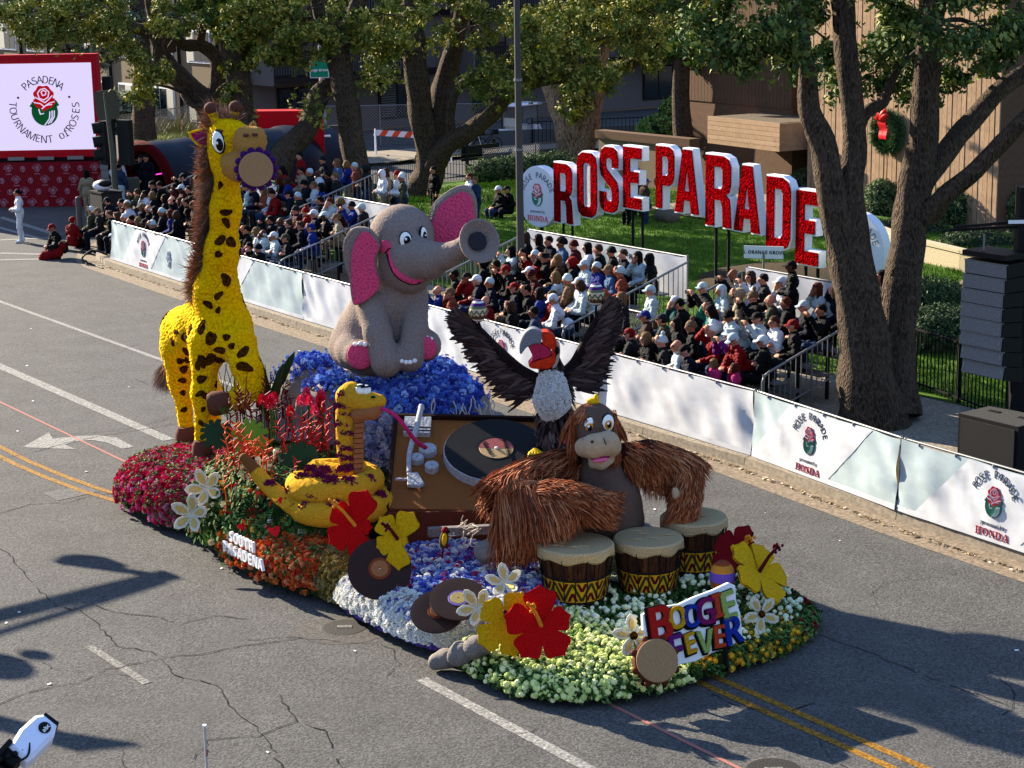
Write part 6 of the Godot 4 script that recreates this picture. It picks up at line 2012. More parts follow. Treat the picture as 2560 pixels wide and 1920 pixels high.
	for k in 16:
		var p := V(-0.87,1.8,-27.6) + V(R(-0.75, 0.7), R(-0.1, 0.3), R(0, 0.3))
		var l := [p]
		for j in 4: l.append(l[-1] + V(R(-0.07, 0.07), -R(0.06, 0.12), R(-0.02, 0.06)))
		put(F, "root", G.new().tube(l, [0.009, 0.007], 4), root, true)
	for k in 12:
		var p := V(-0.7,0.97,-24.2) + V(R(-0.35, 0.25), R(-0.1, 0.1), R(-0.1, 0.2))
		var l := [p]
		for j in 4: l.append(l[-1] + V(R(-0.1, 0.1), R(-0.07, 0.08), R(-0.02, 0.06)))
		put(F, "root", G.new().tube(l, [0.01, 0.007], 4), root, true)
	put(F, "grey_plank", G.new().bar(V(-1.18,0.95,-24.2), V(-0.17,0.92,-24.4), 0.1, 0.12), mat("grey_wood", Color(0.62, 0.6, 0.58), 0.8, {"t": tex.bark, "s": V(1, 6, 6)}), true)
	for d in [[V(-0.23,0.96,-23.4), V(0.3, 0.2, 0.2), 1], [V(-0.66,0.31,-21.3), V(0.13, 0.16, 0.13), 2], [V(-0.89,0.15,-21.5), V(0.2, 0.14, 0.15), 3], [V(-0.45,0.43,-21.2), V(0.13, 0.17, 0.13), 4], [V(-1.33,0.52,-22.6), V(0.14, 0.1, 0.12), 5]]:
		var b := Blob.new()
		b.k = 0.1
		var e: Vector3 = d[1]
		b.bone(d[0] - V(e.x * 0.5, e.y * 0.2, 0), d[0] + V(e.x * 0.4, 0, 0), e.y * 0.8, e.y * 0.7)
		b.bone(d[0] + V(0, e.y * 0.1, -0.05), d[0] + V(e.x * 0.15, e.y * 0.3, 0.05), e.y * 0.75, e.y * 0.6)
		put(F, "stone", b.g(0.035, 0.05, 2.2), mats.rock_felt, true)

func flower_beds() -> void:
	var car := blossom(22, 0.34, 5, 0.5)
	var small := blossom(12, 0.4, 6, 0.7)
	var pom := G.new().ball(Vector3.ZERO, Vector3.ONE, 9, 6)
	for k in 26:
		var a := k * 2.4
		var y := 1.0 - k / 13.0
		var r := sqrt(maxf(0, 1.0 - y * y))
		pom.ball(V(cos(a) * r, y, sin(a) * r) * 0.85, Vector3.ONE * 0.34, 5, 4)
	var pm := pom.mesh()
	var rose := G.new().ball(Vector3.ZERO, V(0.75, 0.8, 0.75), 9, 6)
	for k in 12:
		var a := k * 2.4
		var b := Basis(Vector3.UP, a) * Basis(Vector3.RIGHT, 0.25 + 0.04 * k)
		rose.sheet(func(u: float, v: float) -> Vector3: return b * V((u - 0.5) * 1.2 * sin(0.6 + v * 1.8), -0.5 + v * 1.3, 0.72 + 0.2 * v * v - (u - 0.5) * (u - 0.5) * 0.9), 3, 3)
	var rm := rose.mesh()
	var lf := leaf_mesh(0.05)
	var greens := [Color(0.03, 0.07, 0.015), Color(0.05, 0.11, 0.02), Color(0.08, 0.16, 0.04), Color(0.02, 0.05, 0.01)]
	var reds := [Color(0.55, 0.01, 0.05), Color(0.62, 0.015, 0.09), Color(0.4, 0.006, 0.03), Color(0.68, 0.03, 0.14), Color(0.5, 0.01, 0.08), Color(0.7, 0.3, 0.42), Color(0.58, 0.1, 0.26)]
	scatter(F, "red_carnations", bed_red, 5200, car, U(0.04, 0.06), reds, U(0, 1), U(0, 1), 0.03)
	scatter(F, "red_bed_leaves", bed_red, 1500, lf, U(0.6, 1.0), greens, U(0, 1), U(0, 1), 0.05)
	scatter(F, "foliage", bed_tropic, 3600, leaf_mesh(0.09), U(0.5, 1.1), greens, U(0, 1), U(0, 1), 0.05)
	scatter(F, "mixed_blossoms", bed_tropic, 620, car, U(0.03, 0.055), [Color(0.6, 0.06, 0.02), Color(0.7, 0.2, 0.02), Color(0.75, 0.65, 0.4), Color(0.7, 0.55, 0.1), Color(0.5, 0.02, 0.06), Color(0.55, 0.6, 0.12), Color(0.75, 0.72, 0.65)], U(0.3, 1.0), U(0, 1), 0.1)
	scatter(F, "orange_blossoms", bed_orange, 2900, car, U(0.034, 0.055), [Color(0.65, 0.12, 0.02), Color(0.7, 0.2, 0.04), Color(0.6, 0.07, 0.02), Color(0.75, 0.36, 0.16), Color(0.5, 0.04, 0.02)], U(0, 1), U(0, 1), 0.03)
	scatter(F, "orange_bed_leaves", bed_orange, 900, lf, U(0.6, 1.0), greens, U(0, 1), U(0, 1), 0.04)
	scatter(F, "moss_tufts", bed_moss, 2600, small, U(0.025, 0.05), [Color(0.22, 0.16, 0.04), Color(0.3, 0.22, 0.06), Color(0.13, 0.1, 0.03), Color(0.36, 0.3, 0.12)], U(0, 1), U(0, 1), 0.0)
	var base := [2.6, -3.05, 5.9, 2.5, 0.3, 0.06]
	scatter(F, "moss_skirt", base, 5200, small, U(0.03, 0.05), [Color(0.16, 0.12, 0.04), Color(0.1, 0.08, 0.03), Color(0.22, 0.17, 0.05)], U(0, 1), U(0.0, 0.3), 0.0)
	scatter(F, "blue_delphiniums", bed_blue, 3600, blossom(14, 0.42, 9, 0.5), U(0.035, 0.06), [Color(0.06, 0.08, 0.4), Color(0.1, 0.16, 0.5), Color(0.22, 0.3, 0.6), Color(0.14, 0.08, 0.36), Color(0.4, 0.48, 0.68), Color(0.55, 0.58, 0.66)], U(0, 1), U(0.25, 1), 0.03)
	scatter(F, "white_blossoms", bed_blue, 2400, blossom(14, 0.45, 12, 0.6), U(0.04, 0.07), [Color(0.8, 0.79, 0.72), Color(0.74, 0.73, 0.66), Color(0.84, 0.84, 0.8)], U(0.52, 0.98), U(0.05, 0.62), 0.04)
	scatter(F, "white_blossoms", bed_blue, 260, blossom(14, 0.45, 12, 0.6), U(0.03, 0.05), [Color(0.8, 0.79, 0.72), Color(0.7, 0.72, 0.74), Color(0.4, 0.02, 0.1)], U(0, 1), U(0.6, 1.0), 0.07)
	scatter(F, "purple_statice", bed_blue, 1300, small, U(0.02, 0.035), [Color(0.16, 0.08, 0.4), Color(0.22, 0.12, 0.5)], U(0.5, 1.0), U(0.0, 0.1), 0.0)
	var side := func(p: Vector3) -> float: return (p - W(6.85, -3.35)).dot(T3)
	var bud := [Color(0.66, 0.7, 0.26), Color(0.56, 0.64, 0.2), Color(0.76, 0.77, 0.38), Color(0.44, 0.54, 0.14)]
	var wht := [Color(0.6, 0.68, 0.46), Color(0.5, 0.6, 0.36), Color(0.7, 0.74, 0.56)]
	var low := func(p: Vector3) -> bool: return side.call(p) < -0.15 + (0.55 if p.y > 0.42 else 0.0)
	scatter(F, "green_buds", bed_nose, 5000, pm, U(0.022, 0.04), bud, U(0, 1), U(0, 1), 0.05, func(p: Vector3) -> bool: return side.call(p) < -0.35)
	scatter(F, "white_buds", bed_nose, 800, pm, U(0.022, 0.038), wht, U(0, 1), U(0.35, 1), 0.09, func(p: Vector3) -> bool: return side.call(p) > -0.6 and p.y > 0.22)
	scatter(F, "yellow_roses", bed_nose, 1500, rm, U(0.032, 0.048), [Color(0.7, 0.4, 0.02), Color(0.75, 0.47, 0.04), Color(0.62, 0.32, 0.02)], U(0, 1), U(0, 0.75), 0.03, func(p: Vector3) -> bool: var q: float = side.call(p); return q > -0.35 and q < 1.75 and (p - W(6.85, -3.35)).dot(S3) > 0.9)
	scatter(F, "dark_red_blossoms", bed_nose, 1700, car, U(0.035, 0.05), [Color(0.22, 0.005, 0.02), Color(0.3, 0.01, 0.03), Color(0.14, 0.003, 0.012)], U(0, 1), U(0, 0.8), 0.03, func(p: Vector3) -> bool: return side.call(p) > 1.65)
	scatter(F, "front_bed_leaves", bed_nose, 5200, lf, U(0.6, 1.2), greens, U(0, 1), U(0, 1), 0.025)
	var hel := G.new()
	hel.tube([V(0, 0, 0), V(0.02, 0.35, 0), V(0, 0.55, 0)], [0.012, 0.01], 5)
	for k in 7:
		var y := 0.5 + k * 0.055
		var sx := 1.0 if k % 2 else -1.0
		var b := Basis(Vector3.UP, k * 0.35)
		hel.tube([b * V(0, y, 0), b * V(sx * 0.05, y + 0.03, 0), b * V(sx * 0.11, y + 0.08, 0.01)], [0.016, 0.014, 0.003], 5)
	var hm := hel.mesh()
	mat("heliconia_red", Color(0.66, 0.09, 0.08), 0.6); mat("heliconia_orange", Color(0.78, 0.3, 0.09), 0.6); mat("heliconia_dark", Color(0.36, 0.05, 0.05), 0.6)
	for k in 84:
		var p: Vector3
		var mk := "heliconia_red"
		if k < 26: p = V(-3.09,1.41,-26.6) + V(R(-0.45, 0.55), R(-0.3, 0.0), R(-0.5, 0.4))
		elif k < 48: p = V(-3.96,1.52,-27.8) + V(R(-0.35, 0.5), R(-0.35, 0.05), R(-0.4, 0.5)); mk = "heliconia_dark"
		elif k < 66: p = V(-4.24,0.99,-26.8) + V(R(-0.3, 0.5), R(-0.3, 0.15), R(-0.4, 0.5)); mk = "heliconia_orange"
		else: p = V(-3.72,0.99,-26) + V(R(-0.5, 0.5), R(-0.3, 0.2), R(-0.4, 0.4)); mk = "heliconia_orange" if k % 2 else "heliconia_red"
		inst(F, "heliconia_stem", hm, mats[mk], Transform3D(Basis(Vector3.UP, R(0, TAU)) * Basis(Vector3.RIGHT, R(-0.35, 0.35)) * R(0.6, 1.0), p - F.position))
	var gin := G.new()
	gin.tube([Vector3.ZERO, V(0.02, 0.4, 0), V(0, 0.62, 0)], [0.012], 5)
	var gm := gin.mesh()
	var gp := blossom(26, 0.3, 21, 0.3)
	mat("ginger_pink", Color(0.85, 0.22, 0.36), 0.7); mat("ginger_red", Color(0.75, 0.06, 0.16), 0.7); mat("stem_green", Color(0.2, 0.32, 0.1), 0.7)
	for k in 16:
		var p := V(-3.26,1.86,-27.1) + V(R(-0.5, 0.4), R(-0.5, -0.3), R(-0.3, 0.3))
		var st := inst(F, "ginger_flower", gm, mats.stem_green, Transform3D(Basis(Vector3.RIGHT, R(-0.15, 0.15)), p - F.position))
		inst(st, "flower_head", gp, mats.ginger_pink if k % 2 else mats.ginger_red, Transform3D(Basis().scaled(V(0.075, 0.11, 0.075)), V(0, 0.64, 0)))
	var mon := PackedVector2Array()
	for k in 41:
		var a := -PI / 2 + TAU * k / 40.0
		var r := 0.30 * (1.0 - 0.28 * cos(a - PI / 2)) * (0.62 if k % 4 == 2 and k > 6 and k < 36 else 1.0)
		mon.append(U(cos(a), sin(a)) * r + U(0, 0.2))
	mon.remove_at(40)
	var mg := G.new().slab(mon, 0.008).warp(func(p: Vector3) -> Vector3: return p + V(0, 0, -0.5 * p.x * p.x - 0.25 * p.y * p.y))
	var mm := mg.mesh()
	var fan := G.new()
	for k in 17:
		var a := lerpf(0.15, PI - 0.15, k / 16.0)
		fan.quad(Vector3.ZERO, V(cos(a - 0.05) * 0.22, sin(a - 0.05) * 0.22, 0.02), V(cos(a) * 0.4, sin(a) * 0.4, -0.06), V(cos(a + 0.05) * 0.22, sin(a + 0.05) * 0.22, -0.01))
	var fm := fan.mesh()
	mat("leaf_dark", Color(0.1, 0.2, 0.07), 0.45); mat("leaf_bright", Color(0.36, 0.52, 0.12), 0.5)
	for d in [[535,960,-26.9,0.8,0], [690,1005,-26,0.9,1], [650,1000,-26,0.8,1], [600,1060,-25.8,1.0,1], [580,1090,-25.4,0.9,0], [640,1080,-25.3,0.8,1], [470,1120,-26.3,0.9,0], [560,1110,-25.2,0.8,1], [500,1080,-26.3,0.7,0], [520,830,-28.2,0.8,0], [485,900,-28,0.8,1], [480,940,-27.6,0.9,1], [610,1110,-25,0.8,0], [455,1150,-26.2,0.8,0], [700,860,-27.4,0.7,0]]:
		pass
	var spots := [V(-3.98,1.53,-26.9), V(-2.82,1.4,-26), V(-3.06,1.44,-26), V(-3.42,1.08,-25.8), V(-3.51,0.99,-25.4), V(-3.09,1.08,-25.3), V(-4.39,0.56,-26.3), V(-3.61,0.95,-25.2), V(-4.17,0.84,-26.3), V(-4.47,1.7,-28), V(-4.47,1.47,-27.6), V(-3.23,0.97,-25), V(-4.49,0.38,-26.2), V(-2.93,1.32,-25.8)]
	for k in spots.size():
		var b := facing(V(R(-0.5, 0.5), R(0.2, 0.9), 1.0), R(-1.2, 1.2))
		inst(F, "palm_leaf" if k % 2 else "broad_leaf", fm if k % 2 else mm, mats.leaf_dark if k % 3 else mats.leaf_bright, Transform3D(b.scaled_local(Vector3.ONE * R(0.7, 1.0)), spots[k] - F.position))
	for d in [[V(-3.65,2.51,-28.6), -0.5], [V(-3.73,2.33,-28.4), -0.3], [V(-3.91,2.37,-28.6), 0.15], [V(-4.05,2.3,-28.6), 0.3]]:
		put(F, "blade_leaf", G.new().slab(PackedVector2Array([U(-0.02, -0.5), U(-0.08, 0.0), U(-0.05, 0.35), U(0, 0.5), U(0.05, 0.35), U(0.08, 0.0), U(0.02, -0.5)]), 0.012, d[0] - V(0, 0.35, 0), Basis(V(0, 0, 1), d[1])), mats.leaf_dark, true)
	var cal := G.new().tube([Vector3.ZERO, V(0.01, 0.2, 0)], [0.008], 5).lathe([U(0.012, 0.18), U(0.022, 0.24), U(0.045, 0.3), U(0.03, 0.33)], 10)
	var cm := cal.mesh()
	for k in 18:
		inst(F, "calla_lily", cm, mat("calla_white", Color(0.85, 0.82, 0.66), 0.6), Transform3D(Basis(Vector3.UP, R(0, 6)) * Basis(Vector3.RIGHT, R(-0.4, 0.4)), V(-3.58,1.36,-26.2) - F.position + V(R(-0.25, 0.25), R(-0.45, -0.05), R(-0.2, 0.3))))
	var hrt := outline(func(a: float) -> Vector2: return U(0.09 * pow(sin(a), 3.0), 0.075 * cos(a) - 0.03 * cos(2 * a) - 0.012 * cos(3 * a)), 24)
	var hq := G.new().slab(hrt, 0.008).tube([V(0, 0.02, 0), V(0, 0.05, 0.07)], [0.01], 5).mesh()
	var an := [V(-3.23,1.18,-25.2), V(-3.74,0.96,-25.4), V(-3.36,0.8,-25), V(-4.13,0.82,-26), V(-4.08,1.01,-26.2), V(-4.26,0.95,-26.3), V(-3.62,1.14,-25.6), V(-3.86,0.73,-25.5)]
	for p in an: inst(F, "anthurium", hq, mat("anthurium_red", Color(0.8, 0.06, 0.08), 0.3), Transform3D(facing(V(R(-0.6, 0.6), R(0, 0.7), 1), R(-0.7, 0.7)), p - F.position + V(0, 0, 0.15)))
	for k in 26:
		var p := V(-4.13,1.97,-28.4) + V(R(-0.4, 0.55), R(-0.5, -0.2), R(-0.3, 0.3))
		put(F, "twig", G.new().tube([p, p + V(R(-0.05, 0.05), 0.35, 0), p + V(R(-0.15, 0.15), R(0.55, 0.85), R(-0.1, 0.1))], [0.012, 0.008, 0.004], 4), mats.heliconia_dark if k % 3 else mats.leaf_dark, true)

# ---------------------------------------------------------------- figures
func spot_patch(b: Blob, at: Vector3, n: Vector3, r: float, sd: int, thick := 0.014) -> G:
	var g := G.new()
	var bs := upto(n, sd * 1.7)
	var rows := []
	for k in 3:
		var row := []
		for j in 14:
			var a := TAU * j / 14
			var rr: float = r * (1.0 + 0.16 * sin(a * 2.0 + sd) + 0.1 * sin(a * 3.0 + sd * 2.3)) * [0.55, 0.9, 1.02][k]
			var p: Vector3 = at + bs.x * cos(a) * rr * 1.25 + bs.z * sin(a) * rr * 0.85
			var q0 := b.snap(p + n * 0.02, -n, 0.0)
			if q0.distance_to(p) > 0.12: q0 = at.lerp(p, 0.5)
			row.append(q0 + n * [thick, thick, -0.004][k])
		rows.append(row)
	var c := at + n * thick
	for j in 14:
		var q := (j + 1) % 14
		g.tri(c, rows[0][q], rows[0][j]) if (rows[0][q] - c).cross(rows[0][j] - c).dot(n) > 0 else g.tri(c, rows[0][j], rows[0][q])
		for k in 2:
			if (rows[k][q] - rows[k][j]).cross(rows[k + 1][j] - rows[k][j]).dot(n) > 0: g.quad(rows[k][j], rows[k][q], rows[k + 1][q], rows[k + 1][j])
			else: g.quad(rows[k + 1][j], rows[k + 1][q], rows[k][q], rows[k][j])
	return g

func march(b: Blob, p: Vector3, from := 1.4) -> Vector3:
	var a := p + V(0, 0, from)
	for j in 60:
		var d := b.dist(a)
		if d < 0.003: return a
		a.z -= d * 0.8
		if a.z < p.z - 1.5: break
	return Vector3.INF

func eye(o: Node3D, at: Vector3, n: Vector3, w: float, h: float, roll := 0.0, look := U(0.2, -0.2), iris: Material = null) -> void:
	var b := facing(n, roll)
	put(o, "eye_rim", G.new().ball(at - b.z * 0.01, V(w * 1.13, h * 1.1, 0.05), 20, 10, b), mats.eye_black, true)
	put(o, "eye_white", G.new().ball(at, V(w, h, 0.055), 20, 10, b), mats.eye_white, true)
	var c := at + b * V(look.x * w, look.y * h, 0.035)
	if iris:
		put(o, "iris", G.new().ball(c, V(w * 0.66, w * 0.8, 0.035), 18, 8, b), iris, true)
		put(o, "pupil", G.new().ball(c + b.z * 0.02, V(w * 0.36, w * 0.48, 0.03), 16, 8, b), mats.eye_black, true)
	else:
		put(o, "pupil", G.new().ball(c, V(w * 0.62, h * 0.62, 0.035), 18, 8, b), mats.eye_black, true)
	put(o, "glint", G.new().ball(c + b * V(-w * 0.18, w * 0.25, 0.035), V(w * 0.2, w * 0.24, 0.015), 10, 6, b), mats.white, true)

func giraffe() -> void:
	mat("yellow_petals", Color(0.98, 0.79, 0.01), 0.85, {"t": tex.petal, "s": 0.85, "h": tex.cell, "d": 5.0, "spec": 0.1})
	mat("spot_brown", Color(0.38, 0.22, 0.03), 0.95, {"t": tex.sparkle, "s": 1.2, "h": tex.cell, "d": 3.0, "spec": 0.1})
	mat("muzzle_tan", Color(0.74, 0.54, 0.26), 0.9, {"t": tex.felt, "s": 0.6, "h": tex.felt, "d": 2.5})
	mat("hoof_brown", Color(0.40, 0.24, 0.19), 0.9, {"t": tex.felt, "s": 0.6, "h": tex.felt, "d": 2.0})
	mat("magenta", Color(0.62, 0.12, 0.38), 0.85, {"t": tex.scales, "s": 0.6, "h": tex.cell, "d": 3.0})
	mat("pink_petal", Color(0.85, 0.36, 0.5), 0.85, {"t": tex.scales, "s": 1.0, "h": tex.cell, "d": 3.0})
	var o := thing("giraffe_figure", "tall yellow giraffe figure with brown spots, tambourine in its mouth", "giraffe", V(-5.18,0.85,-29.6))
	var b := Blob.new()
	b.k = 0.22
	b.chain([V(-5.4,2.64,-30.2), V(-5.02,2.73,-29.8), V(-4.6,2.8,-29.3)], [0.42, 0.46, 0.44])
	b.chain([V(-4.67,2.97,-29.4), V(-4.73,3.43,-29.4), V(-4.58,4.13,-29.25), V(-4.47,4.8,-29.15), V(-4.4,5.4,-29.05)], [0.4, 0.33, 0.235, 0.21, 0.2])
	b.bone(V(-5.45,2.31,-30.1), V(-5.49,1.99,-30.1), 0.3, 0.2)
	b.chain([V(-5.48,2.32,-30.05), V(-5.51,1.76,-30.1), V(-5.43,1.07,-29.9)], [0.28, 0.15, 0.125])
	b.chain([V(-4.88,2.62,-29.1), V(-4.95,1.87,-28.9), V(-4.99,1.09,-28.8)], [0.3, 0.15, 0.12])
	b.chain([V(-5.25,2.22,-30.5), V(-5.11,1.45,-30.7), V(-5.11,0.87,-30.8)], [0.28, 0.14, 0.12])
	b.chain([V(-4.34,2.65,-28.9), V(-4.17,2.3,-28.6), V(-4.11,2.03,-28.5)], [0.3, 0.2, 0.16])
	b.chain([V(-4.11,2.03,-28.5), V(-4.28,1.88,-28.4), V(-4.45,1.86,-28.3)], [0.15, 0.13, 0.12])
	b.bone(V(-4.4,5.75,-29), V(-4.37,5.93,-29), 0.27, 0.28)
	b.bone(V(-4.34,5.91,-28.95), V(-4.06,5.93,-28.8), 0.24, 0.19)
	b.bone(V(-4.38,5.55,-29), V(-4.31,5.47,-28.9), 0.2, 0.17)
	put(o, "body", b.g(0.042, 0.022, 11.0), mats.yellow_petals, true)
	var mz := Blob.new()
	mz.k = 0.1
	mz.bone(V(-4.05,5.9,-28.75), V(-3.9,5.89,-28.6), 0.22, 0.2)
	mz.bone(V(-3.98,6.02,-28.6), V(-3.84,6.01,-28.55), 0.1, 0.1)
	mz.bone(V(-4.06,5.81,-28.65), V(-3.92,5.83,-28.5), 0.12, 0.12)
	mz.bone(V(-4.28,5.57,-28.8), V(-4.13,5.51,-28.65), 0.2, 0.18)
	mz.bone(V(-4.3,5.41,-28.82), V(-4.18,5.37,-28.72), 0.12, 0.12)
	put(o, "muzzle", mz.g(0.03, 0.02, 10.0), mats.muzzle_tan, true)
	for p in [V(-3.99,6.01,-28.38), V(-3.85,6.02,-28.36)]: put(o, "nostril", G.new().ball(p, V(0.05, 0.03, 0.03), 10, 6), mats.hoof_brown, true)
	put(o, "cheek", G.new().ball(V(-4.37,5.56,-28.72), V(0.05, 0.11, 0.05), 12, 8, Basis(V(0, 0, 1), 0.4)), mats.pink_petal, true)
	var sp := [V(-4.5,5.2,-29.1), V(-4.43,4.77,-29.1), V(-4.44,4.6,-29.1), V(-4.56,4.32,-29.2), V(-4.39,4.28,-29.2), V(-4.6,4.1,-29.2), V(-4.51,3.67,-29.3), V(-4.64,3.43,-29.4), V(-4.81,3.29,-29.4), V(-4.92,2.94,-29.6), V(-5.26,2.7,-30), V(-4.76,2.78,-29.4), V(-4.5,2.82,-29.3), V(-5.29,2.44,-30), V(-4.61,2.6,-29.3), V(-4.94,2.39,-29.1), V(-4.79,2.44,-29.2), V(-4.93,2.46,-29.3), V(-4.94,2.13,-29), V(-4.64,2.4,-29.2), V(-4.22,2.61,-28.7), V(-4.2,2.41,-28.6), V(-5.31,2.25,-30), V(-5.43,2.23,-30.1), V(-5.4,2.07,-30.1), V(-5.44,1.87,-30.1), V(-5,2.34,-29), V(-4.97,1.91,-28.9), V(-4.89,1.88,-28.9), V(-4.93,1.65,-28.9), V(-5.45,1.66,-30), V(-5.44,1.38,-30), V(-4.97,1.42,-28.8), V(-5.14,2.87,-30), V(-5.44,2.76,-30.2), V(-5.53,2.56,-30.2), V(-4.41,2.69,-29.1), V(-4.65,3.2,-29.4)]
	var big := [0.075, 0.1, 0.1, 0.11, 0.12, 0.08, 0.13, 0.09, 0.1, 0.13, 0.13, 0.14, 0.09, 0.12, 0.12, 0.1, 0.13, 0.09, 0.1, 0.11, 0.13, 0.14, 0.09, 0.09, 0.1, 0.08, 0.08, 0.08, 0.09, 0.06, 0.07, 0.07, 0.07, 0.1, 0.08, 0.08, 0.08, 0.07]
	for k in sp.size():
		var p := march(b, sp[k])
		if p == Vector3.INF: continue
		put(o, "spot", spot_patch(b, p, b.grad(p), big[k] * 0.74, k), mats.spot_brown, true)
	var dn := 0
	for k in 200:
		if dn >= 30: break
		var bo: Array = b.bones[rng.randi() % 17]
		var d := V(rng.randfn(), rng.randfn() * 0.4, -absf(rng.randfn())).normalized()
		var p := b.snap(bo[0].lerp(bo[1], rng.randf()) + d * 0.8, -d)
		var n := b.grad(p)
		if n.z > 0.05 or absf(b.dist(p)) > 0.02: continue
		dn += 1
		put(o, "spot", spot_patch(b, p, n, R(0.07, 0.12), k), mats.spot_brown, true)
	for d in [[V(-5.43,0.9,-29.85), 0.2, 0.17], [V(-4.99,1,-28.75), 0.17, 0.12], [V(-5.09,0.75,-30.7), 0.18, 0.14]]:
		put(o, "hoof", G.new().lathe([U(0.01, -d[2]), U(d[1] * 0.9, -d[2]), U(d[1], -d[2] * 0.6), U(d[1] * 0.92, d[2] * 0.5), U(d[1] * 0.7, d[2] * 1.1), U(0.01, d[2] * 1.15)], 16, d[0]), mats.hoof_brown, true)
	put(o, "hoof", G.new().lathe([U(0.01, -0.2), U(0.16, -0.18), U(0.2, -0.1), U(0.19, 0.06), U(0.14, 0.16), U(0.01, 0.17)], 16, V(-4.58,1.86,-28.25), Basis(V(0, 0, 1), -1.45)), mats.hoof_brown, true)
	var ear := [V(-4.99,6.01,-29), V(-4.87,6.05,-29), V(-4.69,6.09,-29), V(-4.56,6.08,-29), V(-4.62,5.88,-29), V(-4.67,5.78,-29), V(-4.82,5.8,-29), V(-4.93,5.9,-29)]
	flat_shape(o, "ear", ear, 0.09, mats.yellow_petals, 0.03)
	flat_shape(o, "ear_lining", grown(ear, 0.78), 0.02, mats.magenta, 0.0, V(0.01, 0, 0.012))
	var ear2 := [V(-4.06,6.09,-29.2), V(-3.99,6.16,-29.2), V(-3.94,6.1,-29.2), V(-3.97,5.99,-29.2), V(-4.04,6,-29.2)]
	flat_shape(o, "ear", ear2, 0.1, mats.muzzle_tan, 0.03)
	for d in [[V(-4.51,6.1,-29), V(-4.6,6.38,-29)], [V(-4.31,6.13,-29.1), V(-4.23,6.39,-29.1)]]:
		put(o, "horn", G.new().tube([d[0], d[0].lerp(d[1], 0.8)], [0.09, 0.075], 12), mats.yellow_petals, true)
		put(o, "horn_knob", G.new().ball(d[1], V(0.11, 0.1, 0.11), 16, 10), mats.hoof_brown, true)
	eye(o, march(b, V(-4.46,5.89,-29)), V(-0.3, 0.1, 1), 0.1, 0.17, 0.2, U(0.25, -0.25))
	put(o, "eyebrow", G.new().tube([march(b, V(-4.54,6.02,-29)), march(b, V(-4.47,6.07,-29)), march(b, V(-4.39,6.05,-29))], [0.025], 6), mats.hoof_brown, true)
	var br := G.new()
	for k in 9:
		var a := k * 2.4
		var d := V(cos(a) * 0.35, 1, sin(a) * 0.35).normalized()
		br.tri(V(-0.02, 0, 0), V(0.02, 0, 0), d * R(0.75, 1.1))
		br.tri(V(0, 0, -0.02), V(0, 0, 0.02), d * R(0.75, 1.1))
	mat("husk", Color.WHITE, 0.9, {"vc": true})
	var line := [V(-4.54,6.17,-29.2), V(-4.62,5.89,-29.25), V(-4.68,5.45,-29.3), V(-4.71,5,-29.35), V(-4.79,4.55,-29.45), V(-4.87,4.09,-29.5), V(-4.97,3.7,-29.6), V(-5.06,3.42,-29.7)]
	var xs := []
	var cs := []
	for p in smooth(line):
		for k in 26:
			var d := V(-1.0 + R(-0.2, 0.3), R(-0.3, 0.6), R(-0.7, 0.5)).normalized()
			xs.append(Transform3D(upto(d, R(0, TAU)).scaled_local(V(1.0, R(0.06, 0.18), 1.0)), p + V(R(-0.05, 0.05), R(-0.12, 0.12), R(-0.15, 0.15))))
			cs.append(pick([Color(0.2, 0.12, 0.08), Color(0.34, 0.22, 0.15), Color(0.45, 0.33, 0.25), Color(0.16, 0.09, 0.07), Color(0.4, 0.14, 0.04)]))
	for k in 60:
		var p := V(-4.42,6.17,-29.1) + V(R(-0.16, 0.2), 0, R(-0.1, 0.1))
		xs.append(Transform3D(upto(V(R(-0.5, 0.5), 1, R(-0.4, 0.4)).normalized(), R(0, TAU)).scaled_local(V(0.5, R(0.12, 0.25), 0.5)), p)); cs.append(pick([Color(0.34, 0.22, 0.15), Color(0.45, 0.3, 0.22), Color(0.16, 0.09, 0.07), Color(0.4, 0.12, 0.06)]))
	many(o, "mane", br.mesh(), mats.husk, xs, cs)
	put(o, "tail", G.new().tube([V(-5.64,2.41,-30.4), V(-5.78,2.21,-30.5), V(-5.83,1.99,-30.5)], [0.07, 0.05, 0.04], 8), mats.hoof_brown, true)
	xs = []; cs = []
	for k in 150:
		xs.append(Transform3D(upto(V(R(-0.5, 0.3), -1, R(-0.3, 0.3)).normalized(), R(0, TAU)).scaled_local(V(0.4, R(0.25, 0.45), 0.4)), V(-5.83,1.97,-30.5) + V(R(-0.06, 0.06), R(-0.08, 0.05), R(-0.05, 0.05)))); cs.append(pick([Color(0.35, 0.3, 0.28), Color(0.2, 0.15, 0.14), Color(0.5, 0.45, 0.4), Color(0.1, 0.06, 0.06)]))
	many(o, "tail_tuft", br.mesh(), mats.husk, xs, cs)
	mat("drum_skin", Color(0.74, 0.58, 0.4), 0.8, {"t": tex.fine, "s": V(1, 5, 1)})
	mat("purple_felt", Color(0.22, 0.06, 0.32), 0.9, {"h": tex.felt, "s": 0.8, "d": 2.0})
	var tb := thing("tambourine", "round tan tambourine with purple scallops held in the giraffe's mouth", "tambourine", V(-3.85,5.5,-28.3))
	var fb := facing(V(0.12, 0.05, 1))
	var c := V(-3.85,5.5,-28.3)
	put(tb, "skin", G.new().slab(outline(func(a: float) -> Vector2: return U(cos(a), sin(a)) * 0.262, 48), 0.03, c + fb.z * 0.02, fb, 0.01), mats.drum_skin, true)
	put(tb, "hoop", G.new().slab(outline(func(a: float) -> Vector2: return U(cos(a), sin(a)) * 0.275, 48), 0.14, c, fb, 0.02), mats.purple_felt, true)
